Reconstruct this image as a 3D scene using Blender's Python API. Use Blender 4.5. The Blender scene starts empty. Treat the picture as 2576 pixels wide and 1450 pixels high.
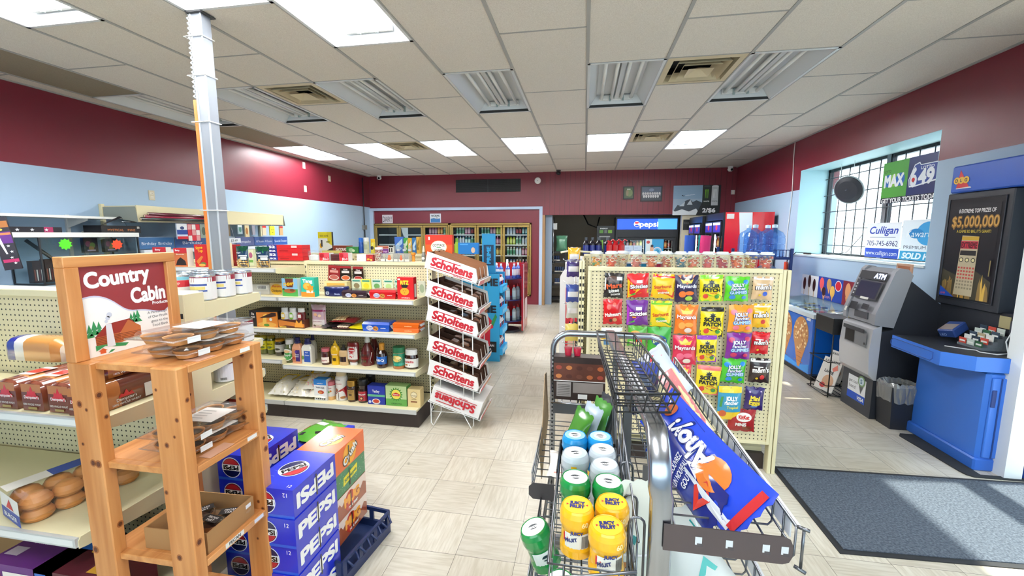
import bpy, math, random
from mathutils import Vector, Matrix
from mathutils.geometry import tessellate_polygon
RND = random.Random(11)
PI = math.pi
SC = bpy.context.scene
COL = SC.collection
# ------------------------------------------------------------------ camera
cam_d = bpy.data.cameras.new('camera'); cam = bpy.data.objects.new('camera', cam_d); COL.objects.link(cam)
YAW, PITCH, CH = -0.1704, -0.1282, 1.612
_f = Vector((math.sin(YAW)*math.cos(PITCH), math.cos(YAW)*math.cos(PITCH), math.sin(PITCH)))
_r = _f.cross(Vector((0,0,1))).normalized(); _u = _r.cross(_f)
_m = Matrix((_r, _u, -_f)).transposed().to_4x4(); _m.translation = (0, 0, CH)
cam.matrix_world = _m
cam_d.sensor_width = 36; cam_d.lens = 36*1050.13/2576; cam_d.clip_start = .02
SC.camera = cam
# ------------------------------------------------------------------ view, world, sun
SC.view_settings.view_transform = 'Standard'; SC.view_settings.look = 'None'
SC.view_settings.gamma = 1; SC.view_settings.use_curve_mapping = False
SC.view_settings.exposure = 0.92
SC.cycles.use_denoising = True
SC.cycles.max_bounces = 7; SC.cycles.diffuse_bounces = 3; SC.cycles.glossy_bounces = 3
SC.cycles.transmission_bounces = 4; SC.cycles.transparent_max_bounces = 32
SC.cycles.caustics_reflective = False; SC.cycles.caustics_refractive = False
SC.cycles.sample_clamp_indirect = 4
W = bpy.data.worlds.new('daylight'); SC.world = W; W.use_nodes = True
nt = W.node_tree; nt.nodes.clear()
o_ = nt.nodes.new('ShaderNodeOutputWorld'); b_ = nt.nodes.new('ShaderNodeBackground')
b_.inputs[0].default_value = (0.80, 0.92, 1.0, 1); b_.inputs[1].default_value = 2.6
nt.links.new(b_.outputs[0], o_.inputs[0])
sd = bpy.data.lights.new('sun', 'SUN'); sun = bpy.data.objects.new('sun', sd); COL.objects.link(sun)
sd.energy = 8.0; sd.angle = .03; sd.color = (1, .91, .78)
sun.rotation_euler = Vector((-1.0, -0.10, -1.65)).to_track_quat('-Z', 'Y').to_euler()
def portal(name, loc, rot, sx, sy):
    d = bpy.data.lights.new(name, 'AREA'); d.shape = 'RECTANGLE'; d.size = sx; d.size_y = sy
    d.cycles.is_portal = True
    o = bpy.data.objects.new(name, d); COL.objects.link(o); o.location = loc; o.rotation_euler = rot
portal('storefront_daylight', (.27, -1.72, 1.75), (PI/2, 0, 0), 5.2, 1.7)
portal('side_window_daylight', (3.46, 5.56, 1.93), (0, PI/2, 0), 1.2, 2.4)
portal('door_daylight', (3.12, 2.1, 1.05), (0, PI/2, 0), 2.1, 1.8)

# ------------------------------------------------------------------ materials
def lin(h):
    if not isinstance(h, str): return tuple(h)[:3]
    h = h.lstrip('#')
    if len(h) == 3: h = ''.join(c*2 for c in h)
    return tuple(((int(h[i:i+2], 16)/255+.055)/1.055)**2.4 if int(h[i:i+2], 16) > 10 else int(h[i:i+2], 16)/255/12.92 for i in (0, 2, 4))
MATS = {}
def mat(h, rough=.5, metal=0., name=None, emit=0., coat=0., bump=0., bscale=60, spec=None):
    k = (h, rough, metal, name, emit, coat, bump)
    if k in MATS: return MATS[k]
    m = bpy.data.materials.new(name or 'surface_'+str(h)); m.use_nodes = True
    n = m.node_tree.nodes; b = n['Principled BSDF']; c = lin(h)
    b.inputs['Base Color'].default_value = (*c, 1); b.inputs['Roughness'].default_value = rough
    b.inputs['Metallic'].default_value = metal
    if coat: b.inputs['Coat Weight'].default_value = coat; b.inputs['Coat Roughness'].default_value = .12
    if spec is not None: b.inputs['Specular IOR Level'].default_value = spec
    if emit: b.inputs['Emission Color'].default_value = (*c, 1); b.inputs['Emission Strength'].default_value = emit
    if bump:
        nz = n.new('ShaderNodeTexNoise'); nz.inputs['Scale'].default_value = bscale
        bp = n.new('ShaderNodeBump'); bp.inputs['Strength'].default_value = bump; bp.inputs['Distance'].default_value = .004
        tc = n.new('ShaderNodeTexCoord'); l = m.node_tree.links
        l.new(tc.outputs['Object'], nz.inputs['Vector']); l.new(nz.outputs[0], bp.inputs['Height']); l.new(bp.outputs[0], b.inputs['Normal'])
    MATS[k] = m; return m
def P(h): return mat(h, .42)                 # printed card
def G(h): return mat(h, .2, coat=.5)         # glossy film / plastic
def MET(h, r=.3): return mat(h, r, 1.)
def nodes_mat(name):
    m = bpy.data.materials.new(name); m.use_nodes = True
    return m, m.node_tree.nodes, m.node_tree.links, m.node_tree.nodes['Principled BSDF']
def glass(name, tint=(1, 1, 1), rough=.02, refl=1.0, opac=0.0, oc=(1, 1, 1)):
    m = bpy.data.materials.new(name); m.use_nodes = True; n = m.node_tree.nodes; l = m.node_tree.links
    n.clear(); o = n.new('ShaderNodeOutputMaterial'); t = n.new('ShaderNodeBsdfTransparent'); g = n.new('ShaderNodeBsdfGlossy')
    t.inputs[0].default_value = (*tint, 1); g.inputs['Roughness'].default_value = rough
    fr = n.new('ShaderNodeLayerWeight'); fr.inputs[0].default_value = .5
    pw = n.new('ShaderNodeMath'); pw.operation = 'POWER'; pw.inputs[1].default_value = 4; l.new(fr.outputs['Facing'], pw.inputs[0])
    mu = n.new('ShaderNodeMath'); mu.operation = 'MULTIPLY_ADD'; mu.inputs[1].default_value = .3*refl; mu.inputs[2].default_value = .03*refl; l.new(pw.outputs[0], mu.inputs[0])
    x = n.new('ShaderNodeMixShader'); l.new(mu.outputs[0], x.inputs[0]); l.new(t.outputs[0], x.inputs[1]); l.new(g.outputs[0], x.inputs[2])
    out = x.outputs[0]
    if opac:
        d = n.new('ShaderNodeBsdfDiffuse'); d.inputs[0].default_value = (*oc, 1)
        y = n.new('ShaderNodeMixShader'); y.inputs[0].default_value = opac; l.new(out, y.inputs[1]); l.new(d.outputs[0], y.inputs[2]); out = y.outputs[0]
    l.new(out, o.inputs[0]); return m
GLASS = glass('clear_glass', (.93, .97, .97)); CLEAR = glass('clear_plastic', (.95, .96, .97), .08, 1.6, .06)
FILM = glass('clear_film', (.985, .985, .985), .12, 2.2, .015); JUG = glass('blue_jug_plastic', (.62, .78, .95), .1, 1.6, .16, lin('4a88dc'))
LINER = glass('bin_liner', (.75, .78, .8), .15, 3.0, .18)
def pegboard(name, base, hole, ax, pitch=.0254, r=.0042):
    m, n, l, b = nodes_mat(name); tc = n.new('ShaderNodeTexCoord'); sx = n.new('ShaderNodeSeparateXYZ'); l.new(tc.outputs['Object'], sx.inputs[0])
    def mth(op, a, c=None):
        q = n.new('ShaderNodeMath'); q.operation = op
        for i, v in enumerate((a, c)):
            if v is None: continue
            if isinstance(v, (int, float)): q.inputs[i].default_value = v
            else: l.new(v, q.inputs[i])
        return q.outputs[0]
    d = []
    for a in (ax, 'Z'):
        q = mth('SUBTRACT', mth('FRACT', mth('DIVIDE', sx.outputs[a], pitch)), .5); d.append(mth('MULTIPLY', q, q))
    s = mth('LESS_THAN', mth('ADD', d[0], d[1]), (r/pitch)**2)
    x = n.new('ShaderNodeMix'); x.data_type = 'RGBA'; l.new(s, x.inputs[0]); x.inputs[6].default_value = (*lin(base), 1); x.inputs[7].default_value = (*lin(hole), 1)
    l.new(x.outputs[2], b.inputs['Base Color']); b.inputs['Roughness'].default_value = .5
    return m
CREAM = 'e6dcb4'
M_CREAM = mat(CREAM, .45, name='cream_enamel'); M_PEG = pegboard('cream_pegboard', 'e2d6ae', '3a352c', 'X')
M_PEGY = pegboard('cream_pegboard_side', 'e2d6ae', '3a352c', 'Y')
M_RAIL = mat('c9cccb', .35, .2, name='grey_price_rail'); M_DARK = mat('2c2220', .5, name='brown_kick_panel')
M_CHROME = MET('b9bdc4', .22); M_STEEL = MET('8d9094', .4); M_BLK = mat('0e0f12', .4, name='black_wire'); M_WHT = mat('f2f2f0', .35, name='white_enamel')
def wood(name, c1, c2, ax):
    m, n, l, b = nodes_mat(name); tc = n.new('ShaderNodeTexCoord'); mp = n.new('ShaderNodeMapping')
    mp.inputs['Scale'].default_value = {'Z': (26, 26, 1.6), 'X': (1.6, 26, 26), 'Y': (26, 1.6, 26)}[ax]
    l.new(tc.outputs['Object'], mp.inputs[0]); nz = n.new('ShaderNodeTexNoise'); nz.inputs['Scale'].default_value = 1.2; nz.inputs['Detail'].default_value = 5
    l.new(mp.outputs[0], nz.inputs['Vector']); cr = n.new('ShaderNodeValToRGB'); cr.color_ramp.elements[0].position = .35; cr.color_ramp.elements[1].position = .65
    cr.color_ramp.elements[0].color = (*lin(c1), 1); cr.color_ramp.elements[1].color = (*lin(c2), 1)
    l.new(nz.outputs[0], cr.inputs[0]); l.new(cr.outputs[0], b.inputs['Base Color']); b.inputs['Roughness'].default_value = .42
    return m
PINEZ = wood('pine_upright', 'b9763c', 'd2945a', 'Z'); PINEX = wood('pine_board', 'bd7a40', 'd89a5e', 'Y')

# ------------------------------------------------------------------ mesh builder
_TXT = {}
def text_geo(s, bold):
    k = (s, bold)
    if k not in _TXT:
        c = bpy.data.curves.new('t', 'FONT'); c.body = s; c.size = 1; c.resolution_u = 4; c.offset = bold
        ob = bpy.data.objects.new('t', c); me = bpy.data.meshes.new_from_object(ob)
        vs = [(v.co.x, v.co.y) for v in me.vertices]; fs = [tuple(p.vertices) for p in me.polygons]
        bpy.data.objects.remove(ob); bpy.data.meshes.remove(me); bpy.data.curves.remove(c)
        if not vs: vs = [(0, 0)]
        x0 = min(v[0] for v in vs); x1 = max(v[0] for v in vs)
        _TXT[k] = (vs, fs, x0, x1)
    return _TXT[k]
def flat(o, u, v):
    o = Vector(o); u = Vector(u).normalized(); v = Vector(v).normalized(); n = u.cross(v)
    return lambda a, b, l=0: o+u*a+v*b+n*l
def wrap(cx, cy, r, z0=0., ang=-PI/2, taper=0.):     # cylinder side, a runs round, b up
    def fn(a, b, l=0):
        t = ang+a/r; R_ = r+taper*b+l
        return Vector((cx+R_*math.cos(t), cy+R_*math.sin(t), z0+b))
    fn.curved = True; return fn
class MB:
    def __init__(s, T=None): s.v = []; s.f = []; s.m = []; s.s = []; s.mats = []; s.T = T
    def add(s, vs, fs, m, smooth=False):
        if m not in s.mats: s.mats.append(m)
        i = s.mats.index(m); o = len(s.v)
        if s.T is not None: vs = [s.T @ Vector(v) for v in vs]
        s.v += [tuple(v) for v in vs]
        for f in fs: s.f.append([o+k for k in f]); s.m.append(i); s.s.append(smooth)
        return s
    def box(s, x0, x1, y0, y1, z0, z1, m, bev=0.):
        if bev <= 0:
            vs = [(x, y, z) for z in (z0, z1) for y in (y0, y1) for x in (x0, x1)]
            return s.add(vs, [(0, 2, 3, 1), (4, 5, 7, 6), (0, 1, 5, 4), (2, 6, 7, 3), (0, 4, 6, 2), (1, 3, 7, 5)], m)
        b = min(bev, (x1-x0)/2.01, (y1-y0)/2.01, (z1-z0)/2.01)
        def ring(i, z):
            return [(x0+i, y0+b, z), (x0+b, y0+i, z), (x1-b, y0+i, z), (x1-i, y0+b, z), (x1-i, y1-b, z), (x1-b, y1-i, z), (x0+b, y1-i, z), (x0+i, y1-b, z)]
        vs = ring(b*.999, z0)+ring(0, z0+b)+ring(0, z1-b)+ring(b*.999, z1); fs = []
        for k in range(3):
            for j in range(8): fs.append((k*8+j, k*8+(j+1) % 8, k*8+8+(j+1) % 8, k*8+8+j))
        fs += [tuple(range(7, -1, -1)), tuple(range(24, 32))]
        return s.add(vs, fs, m)
    def quad(s, a, b, c, d, m): return s.add([a, b, c, d], [(0, 1, 2, 3)], m)
    def lathe(s, prof, m, c=(0, 0, 0), n=18, smooth=True, sx=1., sy=1.):
        # prof: (r, z) or (r, z, material of the band that starts here)
        cm = m; N = len(prof)
        for k in range(N-1):
            if len(prof[k]) > 2: cm = prof[k][2]
            (r0, z0), (r1, z1) = prof[k][:2], prof[k+1][:2]
            vs = []
            for r, z in ((r0, z0), (r1, z1)):
                vs += [(c[0]+sx*r*math.cos(2*PI*j/n), c[1]+sy*r*math.sin(2*PI*j/n), c[2]+z) for j in range(n)]
            s.add(vs, [(j, (j+1) % n, n+(j+1) % n, n+j) for j in range(n)], cm, smooth)
        return s
    def rod(s, p0, p1, r, m, n=8, r2=None, caps=True):
        p0 = Vector(p0); p1 = Vector(p1); d = (p1-p0).normalized(); a = d.orthogonal().normalized(); b = d.cross(a)
        r2 = r if r2 is None else r2
        vs = [p+(a*math.cos(2*PI*j/n)+b*math.sin(2*PI*j/n))*q for p, q in ((p0, r), (p1, r2)) for j in range(n)]
        fs = [(j, (j+1) % n, n+(j+1) % n, n+j) for j in range(n)]
        if caps: fs += [tuple(range(n-1, -1, -1)), tuple(range(n, 2*n))]
        return s.add(vs, fs, m, True)
    def tube(s, pts, r, m, n=6, closed=False, flatz=1.):
        pts = [Vector(p) for p in pts]; N = len(pts); vs = []; prev = None
        for i, p in enumerate(pts):
            if closed: d = pts[(i+1) % N]-pts[i-1]
            else: d = pts[min(i+1, N-1)]-pts[max(i-1, 0)]
            d.normalize()
            if prev is None: a = d.orthogonal().normalized()
            else: a = (prev-d*prev.dot(d)).normalized() if (prev-d*prev.dot(d)).length > 1e-6 else d.orthogonal().normalized()
            prev = a; b = d.cross(a)
            vs += [p+(a*math.cos(2*PI*j/n)+b*math.sin(2*PI*j/n))*r for j in range(n)]
        fs = []
        for i in range(N if closed else N-1):
            k = (i+1) % N
            fs += [(i*n+j, i*n+(j+1) % n, k*n+(j+1) % n, k*n+j) for j in range(n)]
        if not closed: fs += [tuple(range(n-1, -1, -1)), tuple(range((N-1)*n, N*n))]
        return s.add(vs, fs, m, True)
    def prism(s, pts, fn, t, m, side=None):       # polygon in the face frame, extruded by t along its normal
        n = len(pts); vs = [fn(a, b, 0) for a, b in pts]+[fn(a, b, t) for a, b in pts]
        tri = tessellate_polygon([[Vector((a, b, 0)) for a, b in pts]])
        area = sum(pts[i][0]*pts[(i+1) % n][1]-pts[(i+1) % n][0]*pts[i][1] for i in range(n))
        ft = []
        for t3 in tri:
            a, b, c = t3; ar = (pts[b][0]-pts[a][0])*(pts[c][1]-pts[a][1])-(pts[b][1]-pts[a][1])*(pts[c][0]-pts[a][0])
            ft.append((a, b, c) if ar > 0 else (a, c, b))
        top = [tuple(n+k for k in f) for f in ft]; bot = [f[::-1] for f in ft]
        s.add(vs, top+bot, m)
        sd_ = [(i, (i+1) % n, n+(i+1) % n, n+i) if area > 0 else ((i+1) % n, i, n+i, n+(i+1) % n) for i in range(n)]
        return s.add(vs, sd_, side or m)
    def rect(s, fn, a0, b0, a1, b1, m, l=.0006, nx=1, ny=1):
        vs = [fn(a0+(a1-a0)*i/nx, b0+(b1-b0)*j/ny, l) for j in range(ny+1) for i in range(nx+1)]
        return s.add(vs, [(j*(nx+1)+i, j*(nx+1)+i+1, (j+1)*(nx+1)+i+1, (j+1)*(nx+1)+i) for j in range(ny) for i in range(nx)], m)
    def poly(s, fn, pts, m, l=.0008):
        tri = tessellate_polygon([[Vector((a, b, 0)) for a, b in pts]])
        return s.add([fn(a, b, l) for a, b in pts], [tuple(t) for t in tri], m)
    def disc(s, fn, a, b, r, m, l=.0008, n=18, ry=None, r0=0.):
        ry = r if ry is None else ry; k0 = r0/r if r else 0
        R_ = [k0+(1-k0)*q for q in (0, .5, 1)]
        vs = [fn(a+r*q*math.cos(2*PI*j/n), b+ry*q*math.sin(2*PI*j/n), l) for q in R_ for j in range(n)]
        return s.add(vs, [(i*n+j, (i+1)*n+j, (i+1)*n+(j+1) % n, i*n+(j+1) % n) for i in range(2) for j in range(n)], m)
    def text(s, fn, t, a, b, h, m, l=.0012, w=None, rot=0., bold=.0, shear=0., al='C'):
        vs, fs, x0, x1 = text_geo(t, 0.); k = h/.73; kx = k
        if w: kx = w/max(x1-x0+2*bold, 1e-6)
        off = {'C': -(x0+x1)/2, 'L': -x0, 'R': -x1}[al]; cr, sr = math.cos(rot), math.sin(rot); out = []
        nd = 1 if bold < .015 else 4 if bold < .035 else 8; ff = []
        for d in range(nd):     # heavier strokes: the glyphs laid round a small circle
            dx = bold*math.cos(2*PI*d/nd+.4) if nd > 1 else 0; dy = bold*math.sin(2*PI*d/nd+.4) if nd > 1 else 0; o = len(out)
            for x, y in vs:
                X = (x+dx+off+shear*y)*kx; Y = (y+dy-.365)*k
                out.append(fn(a+X*cr-Y*sr, b+X*sr+Y*cr, l+d*2e-6))
            ff += [tuple(o+q for q in f) for f in fs]
        return s.add(out, ff, m)
    def draw(s, fn, Wd, Ht, ops, lift=.0006, mf=P):
        # ops in 0..1 of the face: r rect, d disc, e ellipse, t text, p polygon, s star, o ring
        cv = getattr(fn, 'curved', False); F = lambda x, y, l=0: fn((x-.5)*Wd, y*Ht, l)
        F2 = lambda a, b, l=0: fn(a, b, l)
        for i, o in enumerate(ops):
            l = lift+i*.00035; k = o[0]
            if k == 'r':
                nx, ny = (max(1, int(abs(o[3]-o[1])*8+.9)), max(1, int(abs(o[4]-o[2])*8+.9))) if cv else (1, 1)
                s.rect(F, o[1], o[2], o[3], o[4], mf(o[5]), l, nx, ny)
            elif k == 'd': s.disc(F2, (o[1]-.5)*Wd, o[2]*Ht, o[3]*Wd, mf(o[4]), l, ry=(o[5]*Ht if len(o) > 5 else None))
            elif k == 'o': s.disc(F2, (o[1]-.5)*Wd, o[2]*Ht, o[3]*Wd, mf(o[5]), l, r0=o[4]*Wd)
            elif k == 'p': s.poly(F, o[1], mf(o[2]), l)
            elif k == 's':
                n = o[4]; q = o[6] if len(o) > 6 else .5
                s.poly(F2, [((o[1]-.5)*Wd+o[3]*Wd*(1 if j % 2 == 0 else q)*math.cos(PI/2+PI*j/n), o[2]*Ht+o[3]*Wd*(1 if j % 2 == 0 else q)*math.sin(PI/2+PI*j/n)) for j in range(2*n)], mf(o[5]), l)
            elif k == 't':
                t, x, y, h, c = o[1:6]; w = o[6] if len(o) > 6 else None; rot = o[7] if len(o) > 7 else 0; bd = o[8] if len(o) > 8 else .02; sh = o[9] if len(o) > 9 else 0
                s.text(F2, t, (x-.5)*Wd, y*Ht, h*Ht, mf(c), l+.0004, w=w*Wd if w else None, rot=rot, bold=bd, shear=sh)
        return s
    def build(s, name, parent=None, label=None, cat=None, group=None, kind=None, loc=None, rot=None, bev=0.):
        me = bpy.data.meshes.new(name); me.from_pydata(s.v, [], s.f)
        for m in s.mats: me.materials.append(m)
        me.polygons.foreach_set('material_index', s.m); me.polygons.foreach_set('use_smooth', s.s)
        me.update(); o = bpy.data.objects.new(name, me); COL.objects.link(o)
        if parent: o.parent = parent
        if loc is not None: o.location = loc
        if rot is not None: o.rotation_euler = rot
        if bev:
            q = o.modifiers.new('bevel', 'BEVEL'); q.width = bev; q.segments = 2; q.limit_method = 'ANGLE'
        tag(o, label, cat, group, kind); return o
def tag(o, label=None, cat=None, group=None, kind=None):
    for k, v in (('label', label), ('category', cat), ('group', group), ('kind', kind)):
        if v: o[k] = v
    return o
def thing(name, label, cat, loc=(0, 0, 0), rz=0., group=None):
    o = bpy.data.objects.new(name, None); COL.objects.link(o); o.location = loc; o.rotation_euler = (0, 0, rz); o.empty_display_size = .05
    return tag(o, label, cat, group)
def dup(root, loc, rz=None, label=None, group=None):
    r = root.copy(); COL.objects.link(r); r.location = loc
    if rz is not None: r.rotation_euler = (0, 0, rz) if isinstance(rz, (int, float)) else rz
    if label: r['label'] = label
    if group: r['group'] = group
    for ch in list(root.children):
        c = ch.copy(); COL.objects.link(c); c.parent = r
        for g in ch.children:
            d = g.copy(); COL.objects.link(d); d.parent = c
    return r
def struct(mb, name, parent=None, **k):
    o = mb.build(name, parent, **k)
    if not parent: o['kind'] = 'structure'
    return o
# pixel ray on the real plane a thing stands on (only used to read positions off the plan)
def at(px, py, x=None, y=None, z=None):
    d = _f+_r*((px-1288)/1050.13)-_u*((py-725)/1050.13)
    t = x/d.x if x is not None else (y/d.y if y is not None else (z-CH)/d.z)
    return Vector((0, 0, CH))+d*t
# ================================================================== the room
XL, XR, YB, ZC = -5.08, 3.05, 9.45, 2.973
def noise_mix(n, l, c1, c2, scale, lo=.4, hi=.6, vec=None, detail=3):
    nz = n.new('ShaderNodeTexNoise'); nz.inputs['Scale'].default_value = scale; nz.inputs['Detail'].default_value = detail
    if vec is not None: l.new(vec, nz.inputs['Vector'])
    cr = n.new('ShaderNodeValToRGB'); cr.color_ramp.elements[0].position = lo; cr.color_ramp.elements[1].position = hi
    cr.color_ramp.elements[0].color = (*lin(c1), 1); cr.color_ramp.elements[1].color = (*lin(c2), 1)
    l.new(nz.outputs[0], cr.inputs[0]); return cr.outputs[0]
def floor_mat():
    m, n, l, b = nodes_mat('vinyl_tile'); tc = n.new('ShaderNodeTexCoord'); sp = n.new('ShaderNodeSeparateXYZ'); l.new(tc.outputs['Object'], sp.inputs[0])
    def mth(op, a, c=None):
        q = n.new('ShaderNodeMath'); q.operation = op
        for i, v in enumerate((a, c)):
            if v is None: continue
            if isinstance(v, (int, float)): q.inputs[i].default_value = v
            else: l.new(v, q.inputs[i])
        return q.outputs[0]
    T = .3048
    X = mth('DIVIDE', mth('ADD', sp.outputs[0], .915+T*60), T); Y = mth('DIVIDE', mth('ADD', sp.outputs[1], -2.1525+T*60), T)
    fx, fy = mth('FRACT', X), mth('FRACT', Y); ix, iy = mth('FLOOR', X), mth('FLOOR', Y)
    par = mth('GREATER_THAN', mth('MODULO', mth('ADD', ix, iy), 2.), .5)
    def streak(s1, s2):
        cb = n.new('ShaderNodeCombineXYZ'); l.new(mth('MULTIPLY', sp.outputs[0], s1), cb.inputs[0]); l.new(mth('MULTIPLY', sp.outputs[1], s2), cb.inputs[1])
        l.new(mth('ADD', mth('MULTIPLY', ix, 3.7), mth('MULTIPLY', iy, 7.1)), cb.inputs[2])
        return noise_mix(n, l, 'cdc4b2', 'ddd6c7', 1., .36, .60, cb.outputs[0], 4)
    a, c = streak(7, 75), streak(75, 7)
    x = n.new('ShaderNodeMix'); x.data_type = 'RGBA'; l.new(par, x.inputs[0]); l.new(a, x.inputs[6]); l.new(c, x.inputs[7])
    # per-tile tone
    cb = n.new('ShaderNodeCombineXYZ'); l.new(ix, cb.inputs[0]); l.new(iy, cb.inputs[1]); wn = n.new('ShaderNodeTexWhiteNoise'); l.new(cb.outputs[0], wn.inputs[0])
    tn = mth('ADD', mth('MULTIPLY', wn.outputs[0], .10), .92); cr = n.new('ShaderNodeMix'); cr.data_type = 'RGBA'; cr.blend_type = 'MULTIPLY'; cr.inputs[0].default_value = 1
    l.new(x.outputs[2], cr.inputs[6]); cc = n.new('ShaderNodeCombineColor'); [l.new(tn, cc.inputs[i]) for i in range(3)]; l.new(cc.outputs[0], cr.inputs[7])
    # grime
    big = noise_mix(n, l, 'c8bda8', 'ffffff', 1.3, .35, .6, tc.outputs['Object'], 6)
    g = n.new('ShaderNodeMix'); g.data_type = 'RGBA'; g.blend_type = 'MULTIPLY'; g.inputs[0].default_value = .45; l.new(cr.outputs[2], g.inputs[6]); l.new(big, g.inputs[7])
    sc = noise_mix(n, l, 'ffffff', '6b5c4a', 5.5, .70, .74, tc.outputs['Object'], 9)
    g2 = n.new('ShaderNodeMix'); g2.data_type = 'RGBA'; g2.blend_type = 'MULTIPLY'; g2.inputs[0].default_value = .8; l.new(g.outputs[2], g2.inputs[6]); l.new(sc, g2.inputs[7])
    w = .007
    ed = mth('MAXIMUM', mth('LESS_THAN', fx, w), mth('LESS_THAN', fy, w))
    h = n.new('ShaderNodeMix'); h.data_type = 'RGBA'; l.new(ed, h.inputs[0]); l.new(g2.outputs[2], h.inputs[6]); h.inputs[7].default_value = (*lin('5e574c'), 1)
    l.new(h.outputs[2], b.inputs['Base Color']); b.inputs['Roughness'].default_value = .3
    return m
YF = -1.75
fl = MB(); fl.box(XL-.2, XR+1.2, YF-.3, 12.6, -.1, 0, floor_mat()); struct(fl, 'floor')
M_MAROON = mat('6e1d2c', .38, name='maroon_paint', bump=.08, bscale=30); M_BLUE = mat('a9c3dc', .5, name='pale_blue_paint', bump=.05, bscale=40)
M_REVEAL = mat('b4dbe6', .5, name='pale_aqua_paint')
MZ = 2.25
def wall_quad(mb, ax, c, a0, a1, z0, z1, t):
    for lo, hi, m in ((z0, min(z1, MZ), M_BLUE), (max(z0, MZ), z1, M_MAROON)):
        if hi > lo+1e-4:
            if ax == 'x': mb.box(min(c, c+t), max(c, c+t), a0, a1, lo, hi, m)
            else: mb.box(a0, a1, min(c, c+t), max(c, c+t), lo, hi, m)
w = MB(); wall_quad(w, 'x', XL, YF, YB+.1, 0, ZC, -.15); struct(w, 'wall_left')
w = MB(); WY0, WY1, WZ0, WZ1 = 4.36, 6.78, 1.325, 2.517
wall_quad(w, 'x', XR, WY1, 12.6, 0, ZC, .5); wall_quad(w, 'x', XR, 3.12, WY0, 0, ZC, .5)
wall_quad(w, 'x', XR, WY0, WY1, 0, WZ0, .5); wall_quad(w, 'x', XR, WY0, WY1, WZ1, ZC, .5)
wall_quad(w, 'x', XR, 1.1, 3.12, 2.12, ZC, .2); wall_quad(w, 'x', XR, YF, 1.1, 0, ZC, .2)
struct(w, 'wall_right')
# window reveal lining
w = MB(); e = .004
w.box(XR, XR+.36, WY1-e, WY1, WZ0, WZ1, M_REVEAL); w.box(XR, XR+.36, WY0, WY0+e, WZ0, WZ1, M_REVEAL)
w.box(XR, XR+.36, WY0, WY1, WZ1-e, WZ1, M_REVEAL); w.box(XR-.012, XR+.36, WY0, WY1, WZ0-.018, WZ0+e, mat('dfeef2', .4, name='white_sill')); struct(w, 'trim_1')
# back wall: maroon panelled bulkhead, cooler surround on the left, doorway to the back room on the right
def panelling():
    m, n, l, b = nodes_mat('maroon_panelling'); tc = n.new('ShaderNodeTexCoord'); sp = n.new('ShaderNodeSeparateXYZ'); l.new(tc.outputs['Object'], sp.inputs[0])
    wv = n.new('ShaderNodeTexNoise'); wv.noise_dimensions = '1D'; wv.inputs['Scale'].default_value = 9; wv.inputs['Detail'].default_value = 0
    l.new(sp.outputs[0], wv.inputs['W'])
    md = n.new('ShaderNodeMath'); md.operation = 'PINGPONG'; md.inputs[1].default_value = .055; l.new(sp.outputs[0], md.inputs[0])
    lt = n.new('ShaderNodeMath'); lt.operation = 'LESS_THAN'; lt.inputs[1].default_value = .004; l.new(md.outputs[0], lt.inputs[0])
    x = n.new('ShaderNodeMix'); x.data_type = 'RGBA'; l.new(lt.outputs[0], x.inputs[0]); x.inputs[6].default_value = (*lin('701f2b'), 1); x.inputs[7].default_value = (*lin('431018'), 1)
    l.new(x.outputs[2], b.inputs['Base Color']); b.inputs['Roughness'].default_value = .4; return m
w = MB(); w.box(XL, -.93, YB, YB+.12, 2.22, ZC, M_MAROON); w.box(-.93, XR, YB-.03, YB+.12, 2.035, ZC, panelling())
w.box(XL, -.93, YB+.02, YB+.12, 1.87, 2.22, M_MAROON); w.box(XL, -4.985, YB+.02, YB+.12, 0, 1.87, M_MAROON); w.box(-1.18, -.93, YB+.02, YB+.12, 0, 1.87, M_MAROON)
w.box(-4.985, -1.18, YB+.02, YB+.12, 0, .19, M_MAROON)
w.box(2.03, XR, YB, YB+.12, 0, 2.035, mat('cfc6ae', .6, name='cream_wall')); struct(w, 'wall_back')
w = MB(); BT = mat('b7c9e2', .45, name='pale_blue_trim')
w.box(XL, -.93, YB-.045, YB+.02, 2.165, 2.225, BT); w.box(-1.0, -.93, YB-.045, YB+.02, 0, 2.165, BT); w.box(XL, XL+.09, YB-.045, YB+.02, 0, 2.165, BT); struct(w, 'trim_2')
w = MB(); w.box(-.93, -.87, YB-.04, YB+.1, 0, 2.035, mat('9a7650', .5, name='raw_wood_jamb')); w.box(-.87, -.72, YB+.1, YB+.16, 0, 2.035, mat('8b9cb0', .5)); struct(w, 'trim_3')
w = MB(); BR = mat('b8b0a0', .7, name='back_room_wall')
w.box(-2.2, 3.6, 12.5, 12.6, 0, 2.9, BR); w.box(-1.6, -1.5, YB+.7, 12.5, 0, 2.9, BR); w.box(-1.6, 3.6, YB+.12, 12.6, 2.7, 2.78, mat('8c8880', .8)); struct(w, 'wall_back_room')
w = MB(); w.box(XL, XR, YB+.12, YB+.16, 2.6, 3.0, BR); struct(w, 'trim_4')
# cooler box behind the glass doors
w = MB(); DK = mat('23262b', .6, name='cooler_interior')
w.box(-5.05, -1.1, 10.25, 10.3, .1, 2.0, DK); w.box(-5.05, -1.1, YB+.12, 10.3, .1, .14, DK); w.box(-5.05, -1.1, YB+.12, 10.3, 1.96, 2.0, DK)
w.box(-5.08, -5.02, YB+.12, 10.3, .1, 2.0, DK); w.box(-1.12, -1.08, YB+.12, 10.3, .1, 2.0, DK); struct(w, 'wall_cooler')
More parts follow.
